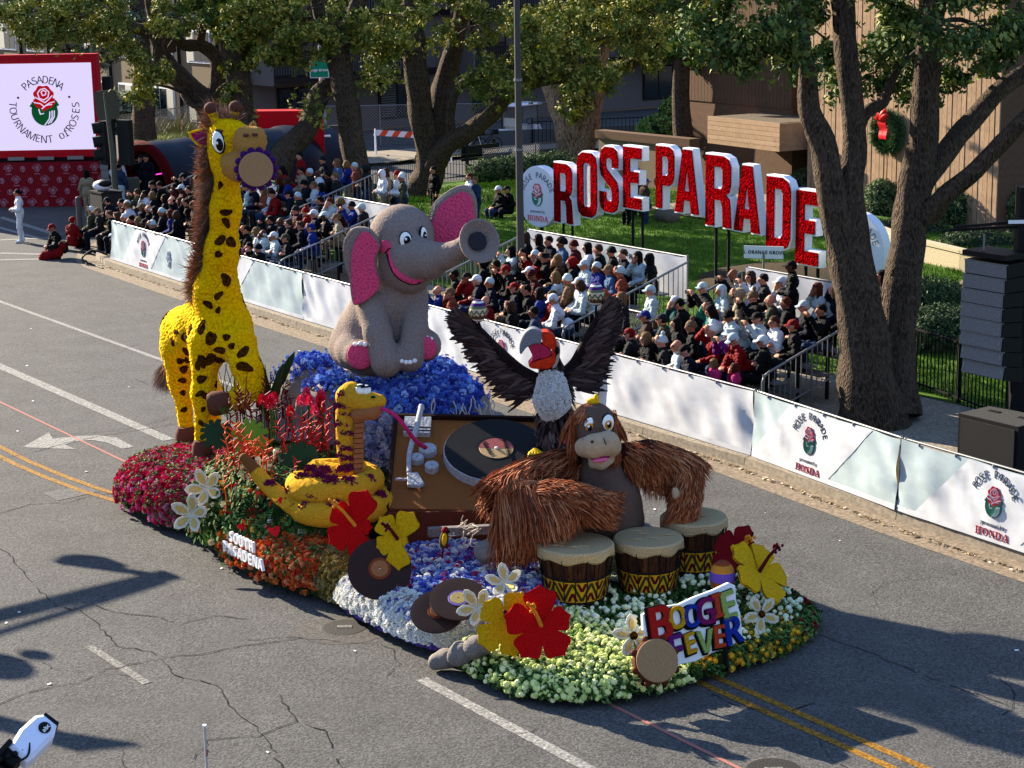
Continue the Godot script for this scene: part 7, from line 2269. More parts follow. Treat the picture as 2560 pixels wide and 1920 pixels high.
	for k in 14:
		var a := TAU * k / 14
		put(tb, "scallop", G.new().ball(c + fb * V(cos(a) * 0.28, sin(a) * 0.28, -0.07), V(0.06, 0.06, 0.06), 12, 8), mats.purple_felt, true)

func flat_shape(o: Node3D, called: String, pts: Array, thick: float, m: Material, bev := 0.0, shift := Vector3.ZERO, bend := 0.0) -> MeshInstance3D:
	var c := Vector3.ZERO
	for p in pts: c += p / pts.size()
	var pl := PackedVector2Array()
	var sm_ := smooth(pts + [pts[0]])
	sm_.pop_back()
	for p in sm_: pl.append(U(p.x - c.x, p.y - c.y))
	var g := G.new().slab(pl, thick, Vector3.ZERO, Basis.IDENTITY, bev)
	if bend != 0.0: g.warp(func(p: Vector3) -> Vector3: return p + V(0, 0, bend * (p.x * p.x + 0.4 * p.y * p.y)))
	g.warp(func(p: Vector3) -> Vector3: return p + c + shift)
	return put(o, called, g, m, true)

func grown(pts: Array, f: float) -> Array:
	var c := Vector3.ZERO
	for p in pts: c += p / pts.size()
	var r := []
	for p in pts: r.append(c + (p - c) * f)
	return r

func elephant() -> void:
	mat("elephant_grey", Color(0.58, 0.525, 0.49), 0.95, {"t": tex.felt, "s": 0.42, "h": tex.felt, "d": 4.5, "spec": 0.1})
	mat("ear_pink", Color(0.87, 0.33, 0.49), 0.85, {"t": tex.scales, "s": 0.9, "h": tex.cell, "d": 1.5, "spec": 0.1})
	var o := thing("elephant_figure", "sitting grey elephant figure with pink ears and a raised trunk", "elephant", V(-2.03,2.27,-28.9))
	var b := Blob.new()
	b.k = 0.09
	b.bone(V(-2.18,2.68,-29.3), V(-2.11,2.78,-29.2), 0.66, 0.64)
	b.bone(V(-2.35,2.49,-29.3), V(-2.27,2.57,-29.3), 0.42, 0.4)
	b.bone(V(-2.04,3.12,-29.2), V(-1.9,3.28,-29.1), 0.54, 0.46)
	b.chain([V(-2.19,3.31,-28.75), V(-2.09,2.89,-28.45), V(-1.96,2.46,-28.25)], [0.24, 0.215, 0.24])
	b.chain([V(-1.51,3.38,-28.95), V(-1.51,2.88,-28.6), V(-1.6,2.5,-28.4)], [0.215, 0.2, 0.23])
	b.chain([V(-2.58,2.53,-29.2), V(-2.49,2.53,-28.8), V(-2.42,2.54,-28.5)], [0.36, 0.28, 0.22])
	b.chain([V(-1.49,2.57,-29.4), V(-1.38,2.57,-29), V(-1.32,2.6,-28.7)], [0.26, 0.24, 0.2])
	b.bone(V(-1.72,4.22,-29.05), V(-1.7,4.31,-29.05), 0.53, 0.52)
	b.bone(V(-1.71,3.86,-28.95), V(-1.58,3.85,-28.8), 0.46, 0.4)
	b.chain([V(-1.49,4.02,-28.65), V(-1.23,4.05,-28.35), V(-0.97,4.14,-28.15), V(-0.71,4.28,-28), V(-0.58,4.35,-27.95)], [0.4, 0.28, 0.185, 0.15, 0.15])
	put(o, "body", b.g(0.045, 0.012, 10.0), mats.elephant_grey, true)
	var ax := (V(-0.42,4.44,-27.75) - V(-0.68,4.29,-28)).normalized()
	ax = (ax + V(0.1, 0.05, 0.75)).normalized()
	var c := V(-0.55,4.37,-27.9)
	var bb := upto(ax)
	put(o, "trunk_bell", G.new().lathe([U(0.15, -0.12), U(0.19, 0.0), U(0.27, 0.12), U(0.335, 0.19), U(0.34, 0.22), U(0.31, 0.225), U(0.2, 0.15), U(0.14, 0.12)], 26, c, bb), mats.elephant_grey, true)
	put(o, "trunk_hole", G.new().lathe([U(0.145, 0.17), U(0.13, 0.178), U(0.001, 0.178)], 20, c, bb), mat("hole_dark", Color(0.16, 0.16, 0.19), 0.9), true)
	var le := [V(-2.6,4.2,-29), V(-2.56,4.39,-29), V(-2.44,4.52,-29), V(-2.3,4.55,-29), V(-2.14,4.5,-28.9), V(-2.01,4.28,-28.7), V(-2.06,4.1,-28.7), V(-2.07,3.92,-28.7), V(-2.03,3.73,-28.7), V(-2.04,3.59,-28.7), V(-2.2,3.43,-28.8), V(-2.43,3.32,-29), V(-2.49,3.47,-29), V(-2.51,3.77,-29), V(-2.57,3.97,-29)]
	flat_shape(o, "ear", le, 0.16, mats.elephant_grey, 0.05, V(0, 0, 0.42), -0.35)
	var li := [V(-2.45,4.16,-29), V(-2.38,4.36,-29), V(-2.26,4.49,-29), V(-2.14,4.44,-28.9), V(-2.03,4.26,-28.7), V(-2.09,4.1,-28.7), V(-2.09,3.92,-28.7), V(-2.04,3.73,-28.7), V(-2.06,3.6,-28.7), V(-2.2,3.45,-28.8), V(-2.43,3.34,-29), V(-2.46,3.53,-29), V(-2.47,3.87,-29)]
	flat_shape(o, "ear_lining", li, 0.05, mats.ear_pink, 0.01, V(0.0, 0, 0.45), -0.35)
	var re := [V(-1.31,4.37,-29.2), V(-1.27,4.62,-29.2), V(-1.17,4.84,-29.2), V(-0.93,5.02,-29.2), V(-0.75,5.09,-29.2), V(-0.63,5.07,-29.2), V(-0.53,4.93,-29.2), V(-0.5,4.73,-29.2), V(-0.53,4.48,-29.2), V(-0.74,4.13,-29.2), V(-0.98,4.06,-29.2), V(-1.19,4.07,-29.2)]
	flat_shape(o, "ear", re, 0.16, mats.elephant_grey, 0.05, V(0, 0, 0), 0.25)
	var ri := [V(-1.28,4.28,-29.2), V(-1.19,4.61,-29.2), V(-1.08,4.8,-29.2), V(-0.86,4.95,-29.2), V(-0.71,5,-29.2), V(-0.59,4.91,-29.2), V(-0.56,4.76,-29.2), V(-0.55,4.5,-29.2), V(-0.76,4.16,-29.2), V(-0.98,4.08,-29.2), V(-1.15,4.1,-29.2)]
	flat_shape(o, "ear_lining", ri, 0.05, mats.ear_pink, 0.01, V(0, 0, 0.03), 0.25)
	var e1 := march(b, V(-1.61,4.35,-29))
	eye(o, e1 + V(0, 0, 0.005), V(0.12, 0.15, 1), 0.095, 0.125, 0.0, U(0.2, -0.1))
	var e2 := march(b, V(-1.34,4.39,-29.1))
	if e2 == Vector3.INF: e2 = V(-1.33,4.44,-28.75)
	eye(o, e2, V(0.85, 0.1, 0.75), 0.07, 0.135, 0.0, U(-0.1, -0.1))
	var ck := march(b, V(-1.93,4.23,-29))
	put(o, "cheek", G.new().ball(ck, V(0.11, 0.11, 0.03), 16, 8, facing(b.grad(ck))), mats.ear_pink, true)
	var mouth := []
	for p in smooth([V(-1.88,4.17,-29), V(-1.84,4.03,-29), V(-1.77,3.88,-29), V(-1.64,3.77,-28.9), V(-1.47,3.71,-28.8), V(-1.36,3.74,-28.8)]):
		var q := march(b, p)
		if q != Vector3.INF: mouth.append(q)
	if mouth.size() > 3:
		put(o, "lip", G.new().tube(mouth, [0.02, 0.035, 0.05, 0.06, 0.055, 0.02], 8), mats.ear_pink, true)
		var ln := []
		for p in mouth: ln.append(p + V(-0.03, -0.045, 0.02))
		put(o, "mouth_line", G.new().tube(ln, [0.014], 6), mats.eye_black, true)
		put(o, "mouth_corner", G.new().tube([mouth[0] + V(-0.06, -0.03, 0.01), mouth[0] + V(0.0, 0.04, 0.01), mouth[0] + V(0.08, 0.05, 0.01)], [0.012], 6), mats.eye_black, true)
	put(o, "lip_fringe", G.new().tube([V(-1.34,3.78,-28.5), V(-1.19,3.84,-28.3), V(-1.08,3.91,-28.2)], [0.07, 0.05, 0.02], 8), mats.ear_pink, true)
	for d in [[V(-2.36,2.57,-28.3), V(0.05, 0.05, 1), 0.205], [V(-1.33,2.64,-28.45), V(0.3, 0.1, 1), 0.17]]:
		put(o, "sole", G.new().ball(d[0], V(d[2], d[2] * 1.08, 0.05), 20, 10, facing(d[1])), mats.ear_pink, true)
	for l in [[V(-2.43,2.75,-28.3), V(-2.35,2.77,-28.25), V(-2.28,2.75,-28.25)], [V(-1.71,2.49,-28.18), V(-1.64,2.48,-28.15), V(-1.58,2.48,-28.15), V(-1.51,2.49,-28.2)], [V(-1.39,2.77,-28.5), V(-1.32,2.79,-28.5), V(-1.26,2.77,-28.5)]]:
		for p in l: put(o, "toenail", G.new().ball(p, V(0.04, 0.038, 0.04), 10, 7), mats.white, true)

func turntable() -> void:
	mat("cabinet", Color(0.56, 0.34, 0.15), 0.8, {"t": tex.felt, "s": 0.6, "h": tex.felt, "d": 1.0})
	mat("cabinet_edge", Color(0.22, 0.11, 0.07), 0.85, {"t": tex.bark, "s": V(1, 4, 4)})
	mat("cabinet_side", Color(0.36, 0.17, 0.1), 0.85, {"t": tex.blotch, "s": 1.5})
	mat("silver_leaf", Color(0.74, 0.75, 0.76), 0.75, {"t": tex.fine, "s": 0.6, "h": tex.bump, "d": 1.0})
	mat("vinyl", Color(0.1, 0.1, 0.105), 0.6, {"t": tex.fine, "s": 0.6})
	mat("label_rose", Color(0.62, 0.32, 0.3), 0.7, {"t": tex.blotch, "s": 1.5})
	mat("label_sand", Color(0.76, 0.62, 0.42), 0.7, {"t": tex.blotch, "s": 1.5})
	var p0 := V(-1.75,1.86,-27)
	var p1 := V(0.75,1.76,-27)
	var p3 := V(-1.72,1.06,-24.9)
	var X := (p1 - p0).normalized()
	var N := (p3 - p0).cross(p1 - p0).normalized()
	if N.y < 0: N = -N
	var D := X.cross(N) * -1.0
	if D.dot(p3 - p0) < 0: D = -D
	var bs := Basis(X, N, D)
	if bs.determinant() < 0: bs = Basis(X, N, X.cross(N))
	D = bs.z
	var w := (p1 - p0).length()
	var h := (p3 - p0).dot(D)
	var o := thing("record_player", "giant tilted brown record player with a black record", "record player", p0 + X * w / 2 + D * h / 2)
	var c := p0 + X * w / 2 + D * h / 2
	put(o, "cabinet", G.new().box(V(w, 0.3, h), c - N * 0.15, bs), mats.cabinet_side, true)
	put(o, "deck", G.new().box(V(w - 0.06, 0.02, h - 0.06), c + N * 0.005, bs), mats.cabinet, true)
	put(o, "edge", G.new().box(V(w, 0.12, 0.05), c - D * h / 2 + N * 0.03, bs), mats.cabinet_edge, true)
	put(o, "edge", G.new().box(V(0.05, 0.1, h), c - X * w / 2 + N * 0.02, bs), mats.cabinet_edge, true)
	put(o, "front_panel", G.new().box(V(w + 0.02, 0.52, 0.06), V(c.x, 0, c.z) + V(0, (p3.y - 0.3), 0) + D * h / 2 * V(1, 0, 1) + V(0, 0.02, 0.02), Basis.IDENTITY), mats.cabinet_side, true)
	for p in [V(-1.67,1.46,-25.95), V(0.48,1.4,-26.02)]: put(o, "leg", G.new().bar(V(p.x, 0.2, p.z), p - N * 0.25, 0.15), mats.cabinet_edge, true)
	put(o, "power_knob", G.new().ball(V(-1.44,0.98,-24.72), V(0.07, 0.08, 0.03), 12, 8), mats.silver_leaf, true)
	var rc := V(-0.25,1.46,-26.1)
	var pl := put(o, "platter", G.new().lathe([U(0.77, 0.0), U(0.77, 0.15), U(0.74, 0.16), U(0.01, 0.16)], 56, rc, bs), mats.silver_leaf, true)
	var prof := [U(0.755, 0.162), U(0.75, 0.178)]
	for k in 26: prof.append(U(0.735 - k * 0.0175, 0.18 - (0.004 if k % 2 else 0.0)))
	prof.append(U(0.01, 0.178))
	put(pl, "record", G.new().lathe(prof, 56, rc, bs), mats.vinyl, true)
	put(pl, "label", G.new().lathe([U(0.25, 0.182), U(0.245, 0.186), U(0.01, 0.186)], 40, rc, bs), mats.label_sand, true)
	put(pl, "label_half", G.new().lathe([U(0.25, 0.187), U(0.01, 0.189)], 24, rc, bs, 0.0, PI), mats.label_rose, true)
	put(pl, "spindle", G.new().ball(rc + N * 0.19, V(0.03, 0.02, 0.03), 10, 6), mats.white, true)
	var tb := Basis(X, -D, N)
	put(pl, "lettering", G.new().text("BOOGIE FEVER", 0.05, rc + N * 0.192 + X * 0.15, tb * Basis(V(0, 0, 1), -1.4), 0.004).text("Classical", 0.065, rc + N * 0.192 - X * 0.13, tb * Basis(V(0, 0, 1), -1.2), 0.004, true, false), mats.eye_black, true)
	var a := V(-1.42,1.75,-26.75)
	put(o, "arm_block", G.new().box(V(0.4, 0.09, 0.42), a + N * 0.05, bs), mats.silver_leaf, true)
	for k in 2: put(o, "black_stripe", G.new().box(V(0.402, 0.095, 0.035), a + N * 0.05 + D * (0.07 + k * 0.08), bs), mats.eye_black, true)
	var arm := [V(-1.36,2.06,-26.96) , V(-1.42,1.85,-26.44), V(-1.48,1.69,-26.12), V(-1.51,1.55,-25.87), V(-1.5,1.41,-25.62)]
	put(o, "tone_arm", G.new().tube(smooth(arm), [0.045, 0.04, 0.035], 8), mats.silver_leaf, true)
	var hs := V(-1.41,1.32,-25.46)
	put(o, "head_shell", G.new().slab(PackedVector2Array([U(-0.12, 0.14), U(0.03, 0.16), U(0.14, -0.1), U(0.08, -0.17), U(-0.1, -0.15)]), 0.06, hs + N * 0.05, tb, 0.01), mats.silver_leaf, true)
	put(o, "finger_lift", G.new().bar(hs - X * 0.12 + N * 0.03, hs - X * 0.28 + N * 0.03, 0.03), mats.silver_leaf, true)
	for d in [[V(-1.25,1.53,-26.18), 0.135, 0.1], [V(-1.4,1.46,-25.98), 0.105, 0.09], [V(-1.18,1.38,-25.79), 0.105, 0.1]]:
		put(o, "knob", G.new().lathe([U(d[1], 0), U(d[1] * 0.98, d[2]), U(d[1] * 0.85, d[2] + 0.015), U(0.01, d[2] + 0.015)], 20, d[0], bs), mats.silver_leaf, true)

func snake() -> void:
	mat("snake_yellow", Color(0.86, 0.64, 0.16), 0.85, {"t": tex.felt, "s": 0.5, "h": tex.cell, "d": 2.0, "spec": 0.1})
	mat("snake_belly", Color(0.66, 0.42, 0.25), 0.85, {"t": tex.felt, "s": 0.6})
	mat("tuft_purple", Color.WHITE, 0.9, {"vc": true})
	var o := thing("snake_figure", "coiled yellow snake figure with purple tufts and a long pink tongue", "snake", V(-2.47,0.9,-25.2))
	var pts := [V(-3.69,1.47,-25.6), V(-3.54,1.31,-25.5), V(-3.32,1.18,-25.3), V(-3.06,1.1,-25)]
	var cl := V(-2.46,1.05,-25.2)
	var cu := V(-2.53,1.34,-25.25)
	for k in 9:
		var a := PI * 0.93 - k * PI / 4.5 * -1.0
		pts.append(cl + V(cos(a) * 0.58, 0.01 * k, -sin(a) * 0.5))
	for k in 9:
		var a := PI * 0.9 + k * PI / 4.4
		pts.append(cu + V(cos(a) * 0.52, 0.012 * k, -sin(a) * 0.42))
	pts += [V(-2.26,1.43,-25.35), V(-2.31,1.72,-25.3), V(-2.32,2.07,-25.25), V(-2.31,2.41,-25.2), V(-2.28,2.61,-25.15)]
	var sm_ := smooth(pts)
	var rad := []
	for k in sm_.size(): rad.append(lerpf(0.1, 0.19, minf(k / 24.0, 1.0)) if k < sm_.size() - 18 else lerpf(0.18, 0.165, (k - sm_.size() + 18) / 18.0))
	put(o, "body", G.new().tube(sm_, rad, 16), mats.snake_yellow, true)
	var hd := Blob.new()
	hd.k = 0.08
	hd.bone(V(-2.29,2.64,-25.15), V(-2.24,2.7,-25.1), 0.18, 0.17)
	hd.bone(V(-2.2,2.62,-25.1), V(-1.97,2.6,-25), 0.16, 0.12)
	hd.bone(V(-1.97,2.6,-25), V(-1.84,2.62,-24.95), 0.12, 0.1)
	put(o, "head", hd.g(0.03), mats.snake_yellow, true)
	var jw := Blob.new()
	jw.k = 0.06
	jw.bone(V(-2.14,2.43,-25.05), V(-1.94,2.47,-24.95), 0.12, 0.1)
	jw.bone(V(-1.94,2.47,-24.95), V(-1.84,2.53,-24.92), 0.1, 0.07)
	put(o, "jaw", jw.g(0.03), mats.snake_belly, true)
	for k in 13:
		var f := k / 12.0
		var p := V(-2.16,2.34,-25.1).lerp(V(-2.21,1.43,-25.2), f)
		put(o, "belly_plate", G.new().box(V(0.13, 0.062, 0.2), p, Basis(Vector3.UP, 0.3)), mats.snake_belly, true)
	for d in [[V(-2.1,2.79,-24.98), V(0.25, 0.5, 1)], [V(-2.02,2.77,-25), V(0.4, 0.5, 1)]]:
		var fb := facing(d[1])
		put(o, "eye", G.new().ball(d[0], V(0.07, 0.075, 0.05), 14, 8, fb), mats.eye_white, true)
		put(o, "eyelash", G.new().box(V(0.14, 0.02, 0.02), d[0] + V(0, 0.055, 0.04), fb), mats.eye_black, true)
	put(o, "nostril", G.new().ball(V(-1.92,2.7,-24.87), V(0.035, 0.018, 0.02), 8, 5), mats.eye_black, true)
	put(o, "tongue", G.new().tube(smooth([V(-1.85,2.54,-24.9), V(-1.7,2.51,-24.8), V(-1.57,2.4,-24.8), V(-1.46,2.21,-24.9), V(-1.36,1.94,-25.3), V(-1.26,1.75,-25.7)]), [0.025, 0.03, 0.035], 8), mat("tongue_pink", Color(0.68, 0.14, 0.36), 0.8), true)
	for k in 7:
		var p := V(-3.69,1.47,-25.6).lerp(V(-3.87,1.64,-25.7), k / 6.0)
		put(o, "rattle_ring", G.new().ball(p, V(0.1, 0.1, 0.1) * (1.0 - 0.05 * k), 12, 8), mat("rattle_brown", Color(0.4, 0.25, 0.11), 0.85), true)
	var tf := blossom(26, 0.25, 31, 0.9, 0.1)
	var tp := [V(-2.32,2.7,-24.98), V(-2.37,2.52,-25.02), V(-2.31,2.54,-25.02), V(-2.31,2.41,-25.05), V(-2.37,2.25,-25.1), V(-2.31,2.12,-25.08), V(-2.42,1.96,-25.15), V(-2.33,1.89,-25.1), V(-2.39,1.79,-25.15), V(-2.32,1.74,-25.12), V(-2.4,1.58,-25.1), V(-2.32,1.6,-25.12), V(-2.95,1.51,-25), V(-2.71,1.56,-24.9), V(-2.53,1.52,-24.75), V(-2.3,1.49,-24.78), V(-2.04,1.48,-24.95), V(-2,1.49,-25.3), V(-3.08,1.33,-25), V(-2.78,1.32,-24.72), V(-2.49,1.22,-24.62), V(-2.87,1.14,-24.75), V(-1.88,1.25,-24.95), V(-3.05,1.12,-24.95), V(-3.46,1.33,-25.35), V(-3.21,1.12,-25.1), V(-1.91,1.06,-25), V(-2.67,1.55,-25.2), V(-2.87,1.54,-25.3)]
	for p in tp:
		inst(o, "tuft", tf, mat("tuft_plum", Color(0.38, 0.09, 0.24), 0.9), Transform3D(facing(V(0, 0.3, 1)).scaled_local(V(1, 1, 0.6) * R(0.095, 0.14)), p - o.position))

func feather_mesh() -> ArrayMesh:
	var g := G.new()
	g.sheet(func(u: float, v: float) -> Vector3: return V((u - 0.5) * 0.34 * sin(0.25 + v * 2.6), v, 0.12 * v * v - absf(u - 0.5) * 0.14), 2, 5)
	return g.mesh()

func condor() -> void:
	var o := thing("parrot_figure", "dark feathered bird figure with spread wings, white breast and orange beak", "bird", V(0.38,1.56,-26))
	var b := Blob.new()
	b.k = 0.1
	b.bone(V(0.57,2.59,-26), V(0.57,2.37,-25.95), 0.2, 0.24)
	b.bone(V(0.57,2.32,-25.95), V(0.54,2.17,-26), 0.22, 0.12)
	put(o, "breast", b.g(0.035, 0.03, 14.0), mat("breast_white", Color(0.85, 0.84, 0.8), 0.95, {"h": tex.cell, "s": 0.6, "d": 10.0, "t": tex.petal}), true)
	var xs := []
	var petal := blossom(10, 0.45, 14, 0.9)
	for k in 700:
		var d := V(rng.randfn(), rng.randfn(), absf(rng.randfn())).normalized()
		var p := b.snap(V(0.57,2.44,-26) + d * 0.5, -d)
		xs.append(Transform3D(upto(b.grad(p), R(0, TAU), R(0.025, 0.04)), p))
	many(o, "white_petals", petal, mats.flower, xs, [Color(0.8, 0.79, 0.74), Color(0.74, 0.73, 0.68), Color(0.83, 0.82, 0.79)])
	var bk := Blob.new()
	bk.k = 0.1
	bk.bone(V(0.63,2.52,-26.25), V(0.61,2.12,-26.2), 0.22, 0.24)
	bk.bone(V(0.6,2.06,-26.15), V(0.48,1.72,-26), 0.17, 0.1)
	bk.bone(V(0.69,2.05,-26.2), V(0.72,1.62,-26.1), 0.17, 0.1)
	bk.bone(V(0.33,2.55,-26.15), V(0.26,2.56,-26.15), 0.09, 0.06)
	bk.bone(V(0.57,2.93,-26.1), V(0.6,2.76,-26.1), 0.13, 0.15)
	put(o, "dark_body", bk.g(0.045), mat("feather_dark", Color(0.17, 0.12, 0.11), 0.9, {"t": tex.bark, "s": 0.6}), true)
	var fm := feather_mesh()
	var cols := [Color(0.022, 0.014, 0.013), Color(0.035, 0.022, 0.02), Color(0.05, 0.03, 0.027), Color(0.075, 0.05, 0.042)]
	for wing in [[[V(0.35,2.62,-26.1), V(0.1,2.77,-26.1), V(-0.2,3.08,-26), V(-0.46,3.4,-25.9), V(-0.59,3.57,-25.9)], V(-0.45, -0.75, 0)], [[V(0.75,2.68,-26.1), V(0.93,2.86,-26.1), V(1.08,3.18,-26), V(1.23,3.48,-26), V(1.29,3.64,-26)], V(0.65, -0.6, 0)]]:
		var arm := smooth(wing[0])
		var w := put(o, "wing", G.new().tube(arm, [0.11, 0.1, 0.09, 0.07, 0.04], 8), mats.feather_dark, true)
		xs = []
		var cs := []
		var dirw := 1.0 if wing[1].x > 0 else -1.0
		for k in arm.size():
			var f := float(k) / (arm.size() - 1)
			var along: Vector3 = (arm[mini(k + 1, arm.size() - 1)] - arm[maxi(k - 1, 0)]).normalized()
			for j in 70:
				var off := rng.randf()
				var d: Vector3 = (along * R(0.25, 0.95) + wing[1] * R(0.3, 0.8) * (1.0 - 0.5 * f) + V(0, 0, R(-0.15, 0.15))).normalized()
				var start: Vector3 = arm[k] + wing[1] * off * (0.3 - 0.2 * f) + V(R(-0.04, 0.04), R(-0.04, 0.04), R(-0.05, 0.12))
				var z := (V(R(-0.3, 0.3), 0.2, 1) - d * d.dot(V(0, 0.2, 1))).normalized()
				var ln := R(0.2, 0.38) * (1.1 - 0.25 * f)
				xs.append(Transform3D(Basis(d.cross(z), d, z).scaled_local(V(0.14, ln, 0.14)), start)); cs.append(pick(cols))
		many(w, "feathers", fm, mats.husk, xs, cs)
	xs = []
	for k in 520:
		var bo: Array = bk.bones[rng.randi() % 5]
		var d := V(rng.randfn(), rng.randfn() * 0.3, rng.randfn()).normalized()
		var p := bk.snap(bo[0].lerp(bo[1], rng.randf()) + d * 0.5, -d)
		var up := (V(0, -1, 0) + d * 0.35).normalized()
		var z := (d - up * d.dot(up)).normalized()
		xs.append(Transform3D(Basis(up.cross(z), up, z).scaled_local(V(0.16, R(0.12, 0.22), 0.15)), p))
	many(o, "feathers", fm, mats.husk, xs, cols + [Color(0.12, 0.09, 0.08)])
	mat("beak_orange", Color(0.83, 0.2, 0.05), 0.7, {"t": tex.petal, "s": 0.8}); mat("beak_grey", Color(0.5, 0.52, 0.54), 0.7, {"t": tex.felt, "s": 0.6}); mat("mouth_pink", Color(0.72, 0.16, 0.32), 0.7, {"t": tex.scales, "s": 1.0})
	flat_shape(o, "upper_beak", [V(0.44,3.38,-26), V(0.53,3.37,-26), V(0.62,3.29,-26), V(0.66,3.12,-26), V(0.6,3.02,-26), V(0.57,3.12,-26), V(0.45,3.21,-26)], 0.24, mats.beak_orange, 0.03, V(0, 0, 0.16))
	flat_shape(o, "beak_hook", [V(0.44,3.38,-26), V(0.31,3.43,-26), V(0.19,3.36,-26), V(0.12,3.2,-26), V(0.13,3.06,-26), V(0.22,3.16,-26), V(0.34,3.21,-26), V(0.42,3.22,-26)], 0.22, mats.beak_grey, 0.03, V(0, 0, 0.17))
	flat_shape(o, "mouth", [V(0.24,3.16,-26), V(0.37,3.21,-26), V(0.49,3.17,-26), V(0.57,3.07,-26), V(0.5,3,-26), V(0.37,2.98,-26), V(0.24,2.91,-26), V(0.3,3.01,-26)], 0.2, mats.mouth_pink, 0.01, V(0, 0, 0.14))
	flat_shape(o, "lower_beak", [V(0.24,2.91,-26), V(0.37,2.96,-26), V(0.51,3,-26), V(0.61,3.04,-26), V(0.63,2.95,-26), V(0.54,2.85,-26), V(0.38,2.84,-26), V(0.27,2.86,-26)], 0.22, mats.beak_orange, 0.03, V(0, 0, 0.17))
	flat_shape(o, "face", [V(0.63,3.22,-26), V(0.69,3.18,-26), V(0.69,3.02,-26), V(0.64,2.88,-26), V(0.58,2.85,-26), V(0.63,2.99,-26), V(0.67,3.12,-26)], 0.2, mat("face_grey", Color(0.6, 0.57, 0.5), 0.8), 0.02, V(0, 0, 0.15))
	put(o, "eye", G.new().ball(V(0.65,3.11,-25.83), V(0.035, 0.06, 0.02), 12, 8), mats.eye_black, true)
	for k in 5:
		var a := -0.8 + k * 0.4
		put(o, "toe", G.new().tube([V(0.32,1.64,-25.85), V(0.32,1.62,-25.8) + V(sin(a) * 0.1, -0.01, cos(a) * 0.07), V(0.32,1.59,-25.8) + V(sin(a) * 0.15, -0.03, cos(a) * 0.12)], [0.04, 0.04, 0.02], 8), mat("claw_yellow", Color(0.85, 0.65, 0.05), 0.7), true)
	for d in [[V(-0.46,3.71,-25.8), V(-0.42,3.43,-25.85), "striped round maraca on the tip of the bird's left spread wing"], [V(1.22,3.88,-26), V(1.21,3.52,-26), "striped round maraca on the tip of the bird's right spread wing"]]:
		maraca(d[0], d[1], 0.125, 0.165, d[2], [["purple", 0.0, 0.16], ["white", 0.16, 0.24], ["purple", 0.24, 0.34], ["sage", 0.34, 0.42], ["cream", 0.42, 0.62], ["brown", 0.62, 0.74], ["white", 0.74, 0.82], ["purple", 0.82, 1.0]], true)

func maraca(at: Vector3, foot: Vector3, rx: float, ry: float, label: String, bands: Array, zig: bool) -> void:
	var pal := {"purple": Color(0.25, 0.12, 0.36), "white": Color(0.82, 0.8, 0.75), "sage": Color(0.35, 0.38, 0.3), "cream": Color(0.78, 0.7, 0.56), "brown": Color(0.34, 0.23, 0.16), "rust": Color(0.45, 0.2, 0.1), "ochre": Color(0.62, 0.42, 0.14), "violet": Color(0.33, 0.24, 0.58), "green": Color(0.3, 0.33, 0.16), "umber": Color(0.42, 0.24, 0.1)}
	var o := thing("maraca", label, "maraca", at)
	for d in bands:
		put(o, "band", G.new().ball(at, V(rx, ry, rx), 20, 4, Basis.IDENTITY, d[1] * PI, d[2] * PI), mat("maraca_" + d[0], pal[d[0]], 0.9, {"h": tex.felt, "s": 1.0, "d": 1.5}), true)
	put(o, "stick", G.new().tube([at - V(0, ry * 0.95, 0), foot], [0.018], 6), mats.black, true)
	if zig:
		for row in [[0.46, 0.58, 9, mats.maraca_sage], [0.6, 0.68, 12, mats.maraca_brown]]:
			var zz := G.new()
			for k in row[2] * 2:
				var a0: float = TAU * k / (row[2] * 2)
				var a1: float = TAU * (k + 1) / (row[2] * 2)
				var t0: float = PI * (row[0] if k % 2 else row[1])
				var t1: float = PI * (row[1] if k % 2 else row[0])
				var f := func(a: float, t: float) -> Vector3: return at + V(sin(t) * cos(a) * rx, cos(t) * ry, -sin(t) * sin(a) * rx) * 1.01
				zz.tube([f.call(a0, t0), f.call((a0 + a1) / 2, (t0 + t1) / 2), f.call(a1, t1)], [0.012], 5)
			put(o, "zigzag", zz, row[3], true)

